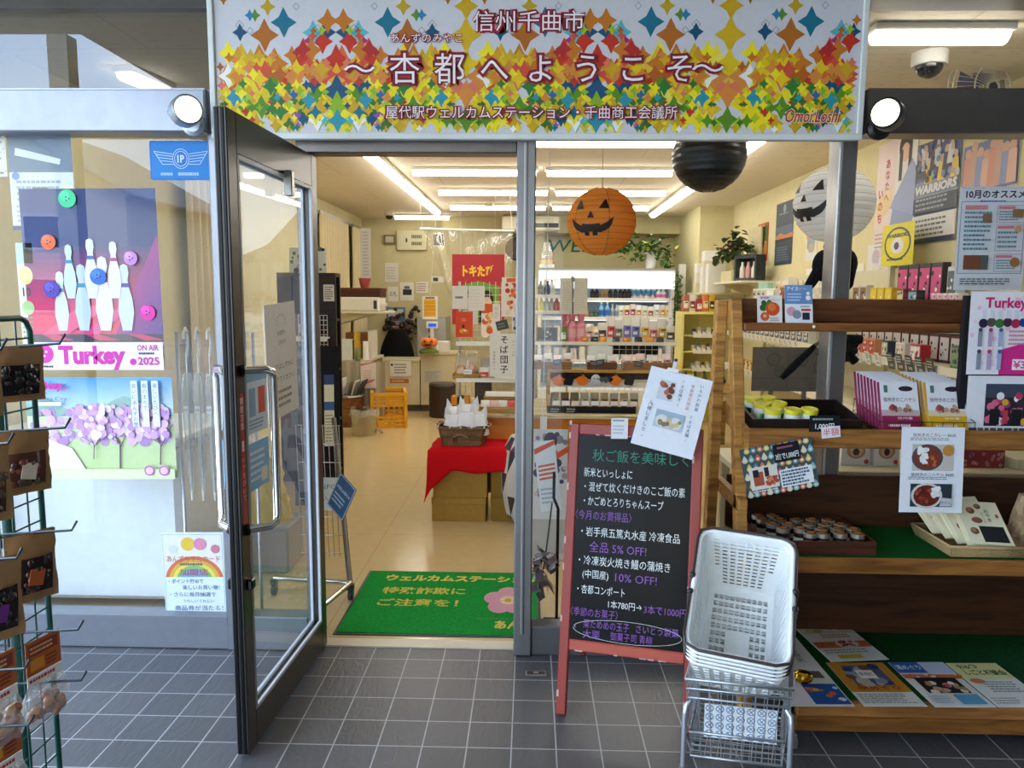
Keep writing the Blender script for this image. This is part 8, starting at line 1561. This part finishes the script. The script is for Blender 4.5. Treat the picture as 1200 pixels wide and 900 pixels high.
snack('blue_pack', 'blue and white pack at the foot row of the yellow shelf', '#5a86b0', (xa+.13, ya_+.2, zr[3]+.001), .05, .04, .12)
# high small shelves with white boxes
def wshelf(label, y0_, y1_, z, d): 
    t = thing('wall_shelf', label, 'shelf', (0, 0, 0)); b = MB('paint', '#dad2b4'); b.box(XR-d, XR-.004, y0_, y1_, z-.025, z, t=.003); b.build('shelf_board', t)
    for y in (y0_+.08, y1_-.08): b = MB('paint', '#cfc6a4'); b._a([(XR-d*.8, y-.008, z-.025), (XR-.004, y-.008, z-.025), (XR-.004, y-.008, z-.16), (XR-d*.8, y+.008, z-.025), (XR-.004, y+.008, z-.025), (XR-.004, y+.008, z-.16)], [(0, 1, 2), (5, 4, 3), (0, 3, 4, 1), (1, 4, 5, 2), (2, 5, 3, 0)]); b.build('bracket', t)
zs1 = PX(850, 330, 2.15).z; zs2 = PX(832, 343, 2.15).z
wshelf('short cream wall shelf holding the potted plant and dark gift box', 7.75, 8.86, zs1, .40); wshelf('short cream wall shelf holding the stacks of white boxes', 8.9, 9.58, zs2, .55)
st_ = [(9.0, 2.2, .14, .2, .34, '#e4e2da', 'white lidded box low in the stack beside the plant'), (9.18, 2.16, .15, .17, .30, '#dcdad0', 'grey patterned tall white box in the stack'), (9.40, 2.12, .16, .15, .12, '#d8d0ac', 'cream box at the far foot of the white box stack')]
z = zs2+.001
for (y, x, w_, d, h, c, l_) in st_: bx('white_box', l_, 'box', x-d/2, x+d/2, y-w_/2, y+w_/2, z, z+h, c, 'paint', .003)
bx('white_box', 'white lidded box on the far cream box of the stack', 'box', 2.05, 2.19, 9.32, 9.47, z+.122, z+.25, '#e2ddd0', 'paint', .003); bx('white_box', 'topmost white box at the far end of the stack', 'box', 2.05, 2.19, 9.32, 9.47, z+.252, z+.36, '#ecebe6', 'paint', .003)
bx('white_box', 'small cream box on the grey patterned box', 'box', 2.09, 2.23, 9.11, 9.25, z+.302, z+.38, '#e0d6b4', 'paint', .003); bx('white_box', 'topmost white box on the small cream one', 'box', 2.09, 2.24, 9.1, 9.26, z+.382, z+.50, '#efeeea', 'paint', .003)
z = zs1+.001
bx('cream_box', 'wide cream box under the potted plant on the wall shelf', 'box', 2.2, 2.5, 8.3, 8.75, z, z+.12, '#d8cfa4', 'card', .003)
bx('cream_board', 'tall cream board leaning on the wall behind the potted plant', 'board', 2.505, 2.53, 8.3, 8.8, z, z+.60, '#d6cda4', 'card', .003)
pp = thing('potted_plant', 'leafy potted plant with red flowers on the cream box of the wall shelf', 'plant', (2.33, 8.52, z+.123)); b = MB('matte', '#b8a478'); b.lathe([(.05, 0), (.075, .12), (.078, .13), (.06, .125)], 14); b.build('pot', pp); b = MB('leaf'); rq = random.Random(9)
for k in range(150): a = rq.uniform(0, 6.28); q = rq.random(); leaf_(b, (.22*q*math.cos(a)-.04, .30*q*math.sin(a), .16+.26*(1-q*q)*rq.random()+.08*rq.gauss(0, 1)*.6), rq.uniform(.05, .09), rq.choice(['#2c4a20', '#3a5a28', '#24401c', '#46602c']), rq)
for k in range(10): b.ball((rq.gauss(-.08, .08), rq.gauss(-.02, .12), .14+rq.random()*.16), .016, n=6, k=4, c='#a83a3a')
b.build('foliage', pp)
for k in range(5): a = k*1.25; b = MB('leaf', '#4a4a2c'); b.tube([(0, 0, .11), (.06*math.cos(a), .08*math.sin(a), .22), (.14*math.cos(a), .2*math.sin(a), .3)], .005, 5); b.build('stem', pp)
gb = thing('bottle_gift_box', 'dark grey gift box showing three small white bottles on the wall shelf', 'box', (2.30, 8.0, z), R(-62)); b = MB('card', '#3c4242'); b.box(-.16, .16, .07, .085, 0, .27); b.box(-.16, -.135, -.05, .07, 0, .27); b.box(.135, .16, -.05, .07, 0, .27); b.box(-.135, .135, -.05, .07, 0, .03); b.box(-.135, .135, -.05, .07, .235, .27); b.build('box_frame', gb)
for k in range(3): b = MB('plastic', '#e6e2da'); b.lathe([(.028, .031), (.03, .04), (.03, .13), (.014, .17), (.014, .2), (0, .2)], 12, (-.085+.085*k, 0, 0), cols=['#d8a0a0' if k == 1 else '#e2ded4']*5); b.build('small_bottle', gb)
bx('mint_folder', 'mint green folder on the upper wall shelf near the far end', 'folder', 2.26, 2.31, 7.2, 7.5, 1.4502, 1.66, '#8fc0a4', 'paint', .003)
bx('white_folder', 'white price board beside the mint green folder', 'board', 2.235, 2.245, 6.95, 7.15, 1.4502, 1.58, '#e6e8e4', 'paint', .001)
pb_ = thing('paper_cone_bag', 'crumpled white paper bag leaning on the upper wall shelf', 'bag', (2.33, 6.75, 1.451)); b = MB('paper', '#dfdace'); crumple(b, .06, .10, .24, 8, .8); b.build('bag_body', pb_)
# banner text strip boards along the upper wall
s = Sheet(1.2, .16, '#ece8d6'); s.rows(.05, .2, .95, .8, 1, '#e6dfc8'); one(s, 'long_strip', 'long cream panel on the right wall above the goods', 'panel', M=frame((XR-.006, 7.0, 1.62), (0, -1, 0), (0, 0, 1)))
s = Sheet(.42, .35, '#e6e2e0'); s.pebbles(.3, .1, .95, .9, 18, ['#d8ccd0', '#c9b8c4', '#e2d8dc'], .08, .16, 3); one(s, 'pale_poster', 'pale illustrated sheet on the right wall beside the post', 'poster', M=frame((XR-.006, 5.75, 1.56), (0, -1, 0), (0, 0, 1)))
# wooden crate of bottles below the yellow shelf
gbx = thing('green_bottle_crate', 'pale wooden crate of green bottles below the yellow shelf', 'crate', (1.72, 7.4, .55)); b = MB('wood', '#c9a868')
b.box(-.25, .25, -.18, .18, 0, .02); b.box(-.25, .25, -.18, -.165, .02, .12); b.box(-.25, .25, .165, .18, .02, .12); b.box(-.25, -.235, -.165, .165, .02, .12); b.box(.235, .25, -.165, .165, .02, .12); b.build('crate_box', gbx)
tb2 = thing('side_table', 'pale table under the crate of green bottles', 'table', (1.72, 7.4, .002)); b = MB('wood', '#d8c490'); b.box(-.32, .32, -.26, .26, .515, .545, t=.004); b.build('tabletop', tb2)
for sx in (-.28, .28):
    for sy in (-.22, .22): b = MB('wood', '#b89c64'); b.box(sx-.02, sx+.02, sy-.02, sy+.02, 0, .515); b.build('leg', tb2)
row(bottle('green_bottle', 'dark green bottle in the pale wooden crate', (0, 0, 0), .22, .034, '#2c4a20', '#3a5a2c', '#8a9a4a', 'green bottles in the crate'), [1.54, 1.63, 1.72, 1.81, 1.9], 7.33, .572)
snack('yellow_pack', 'pale yellow pack standing behind the green bottles in the crate', '#dccf8a', (1.60, 7.46, .572), .05, .035, .18)
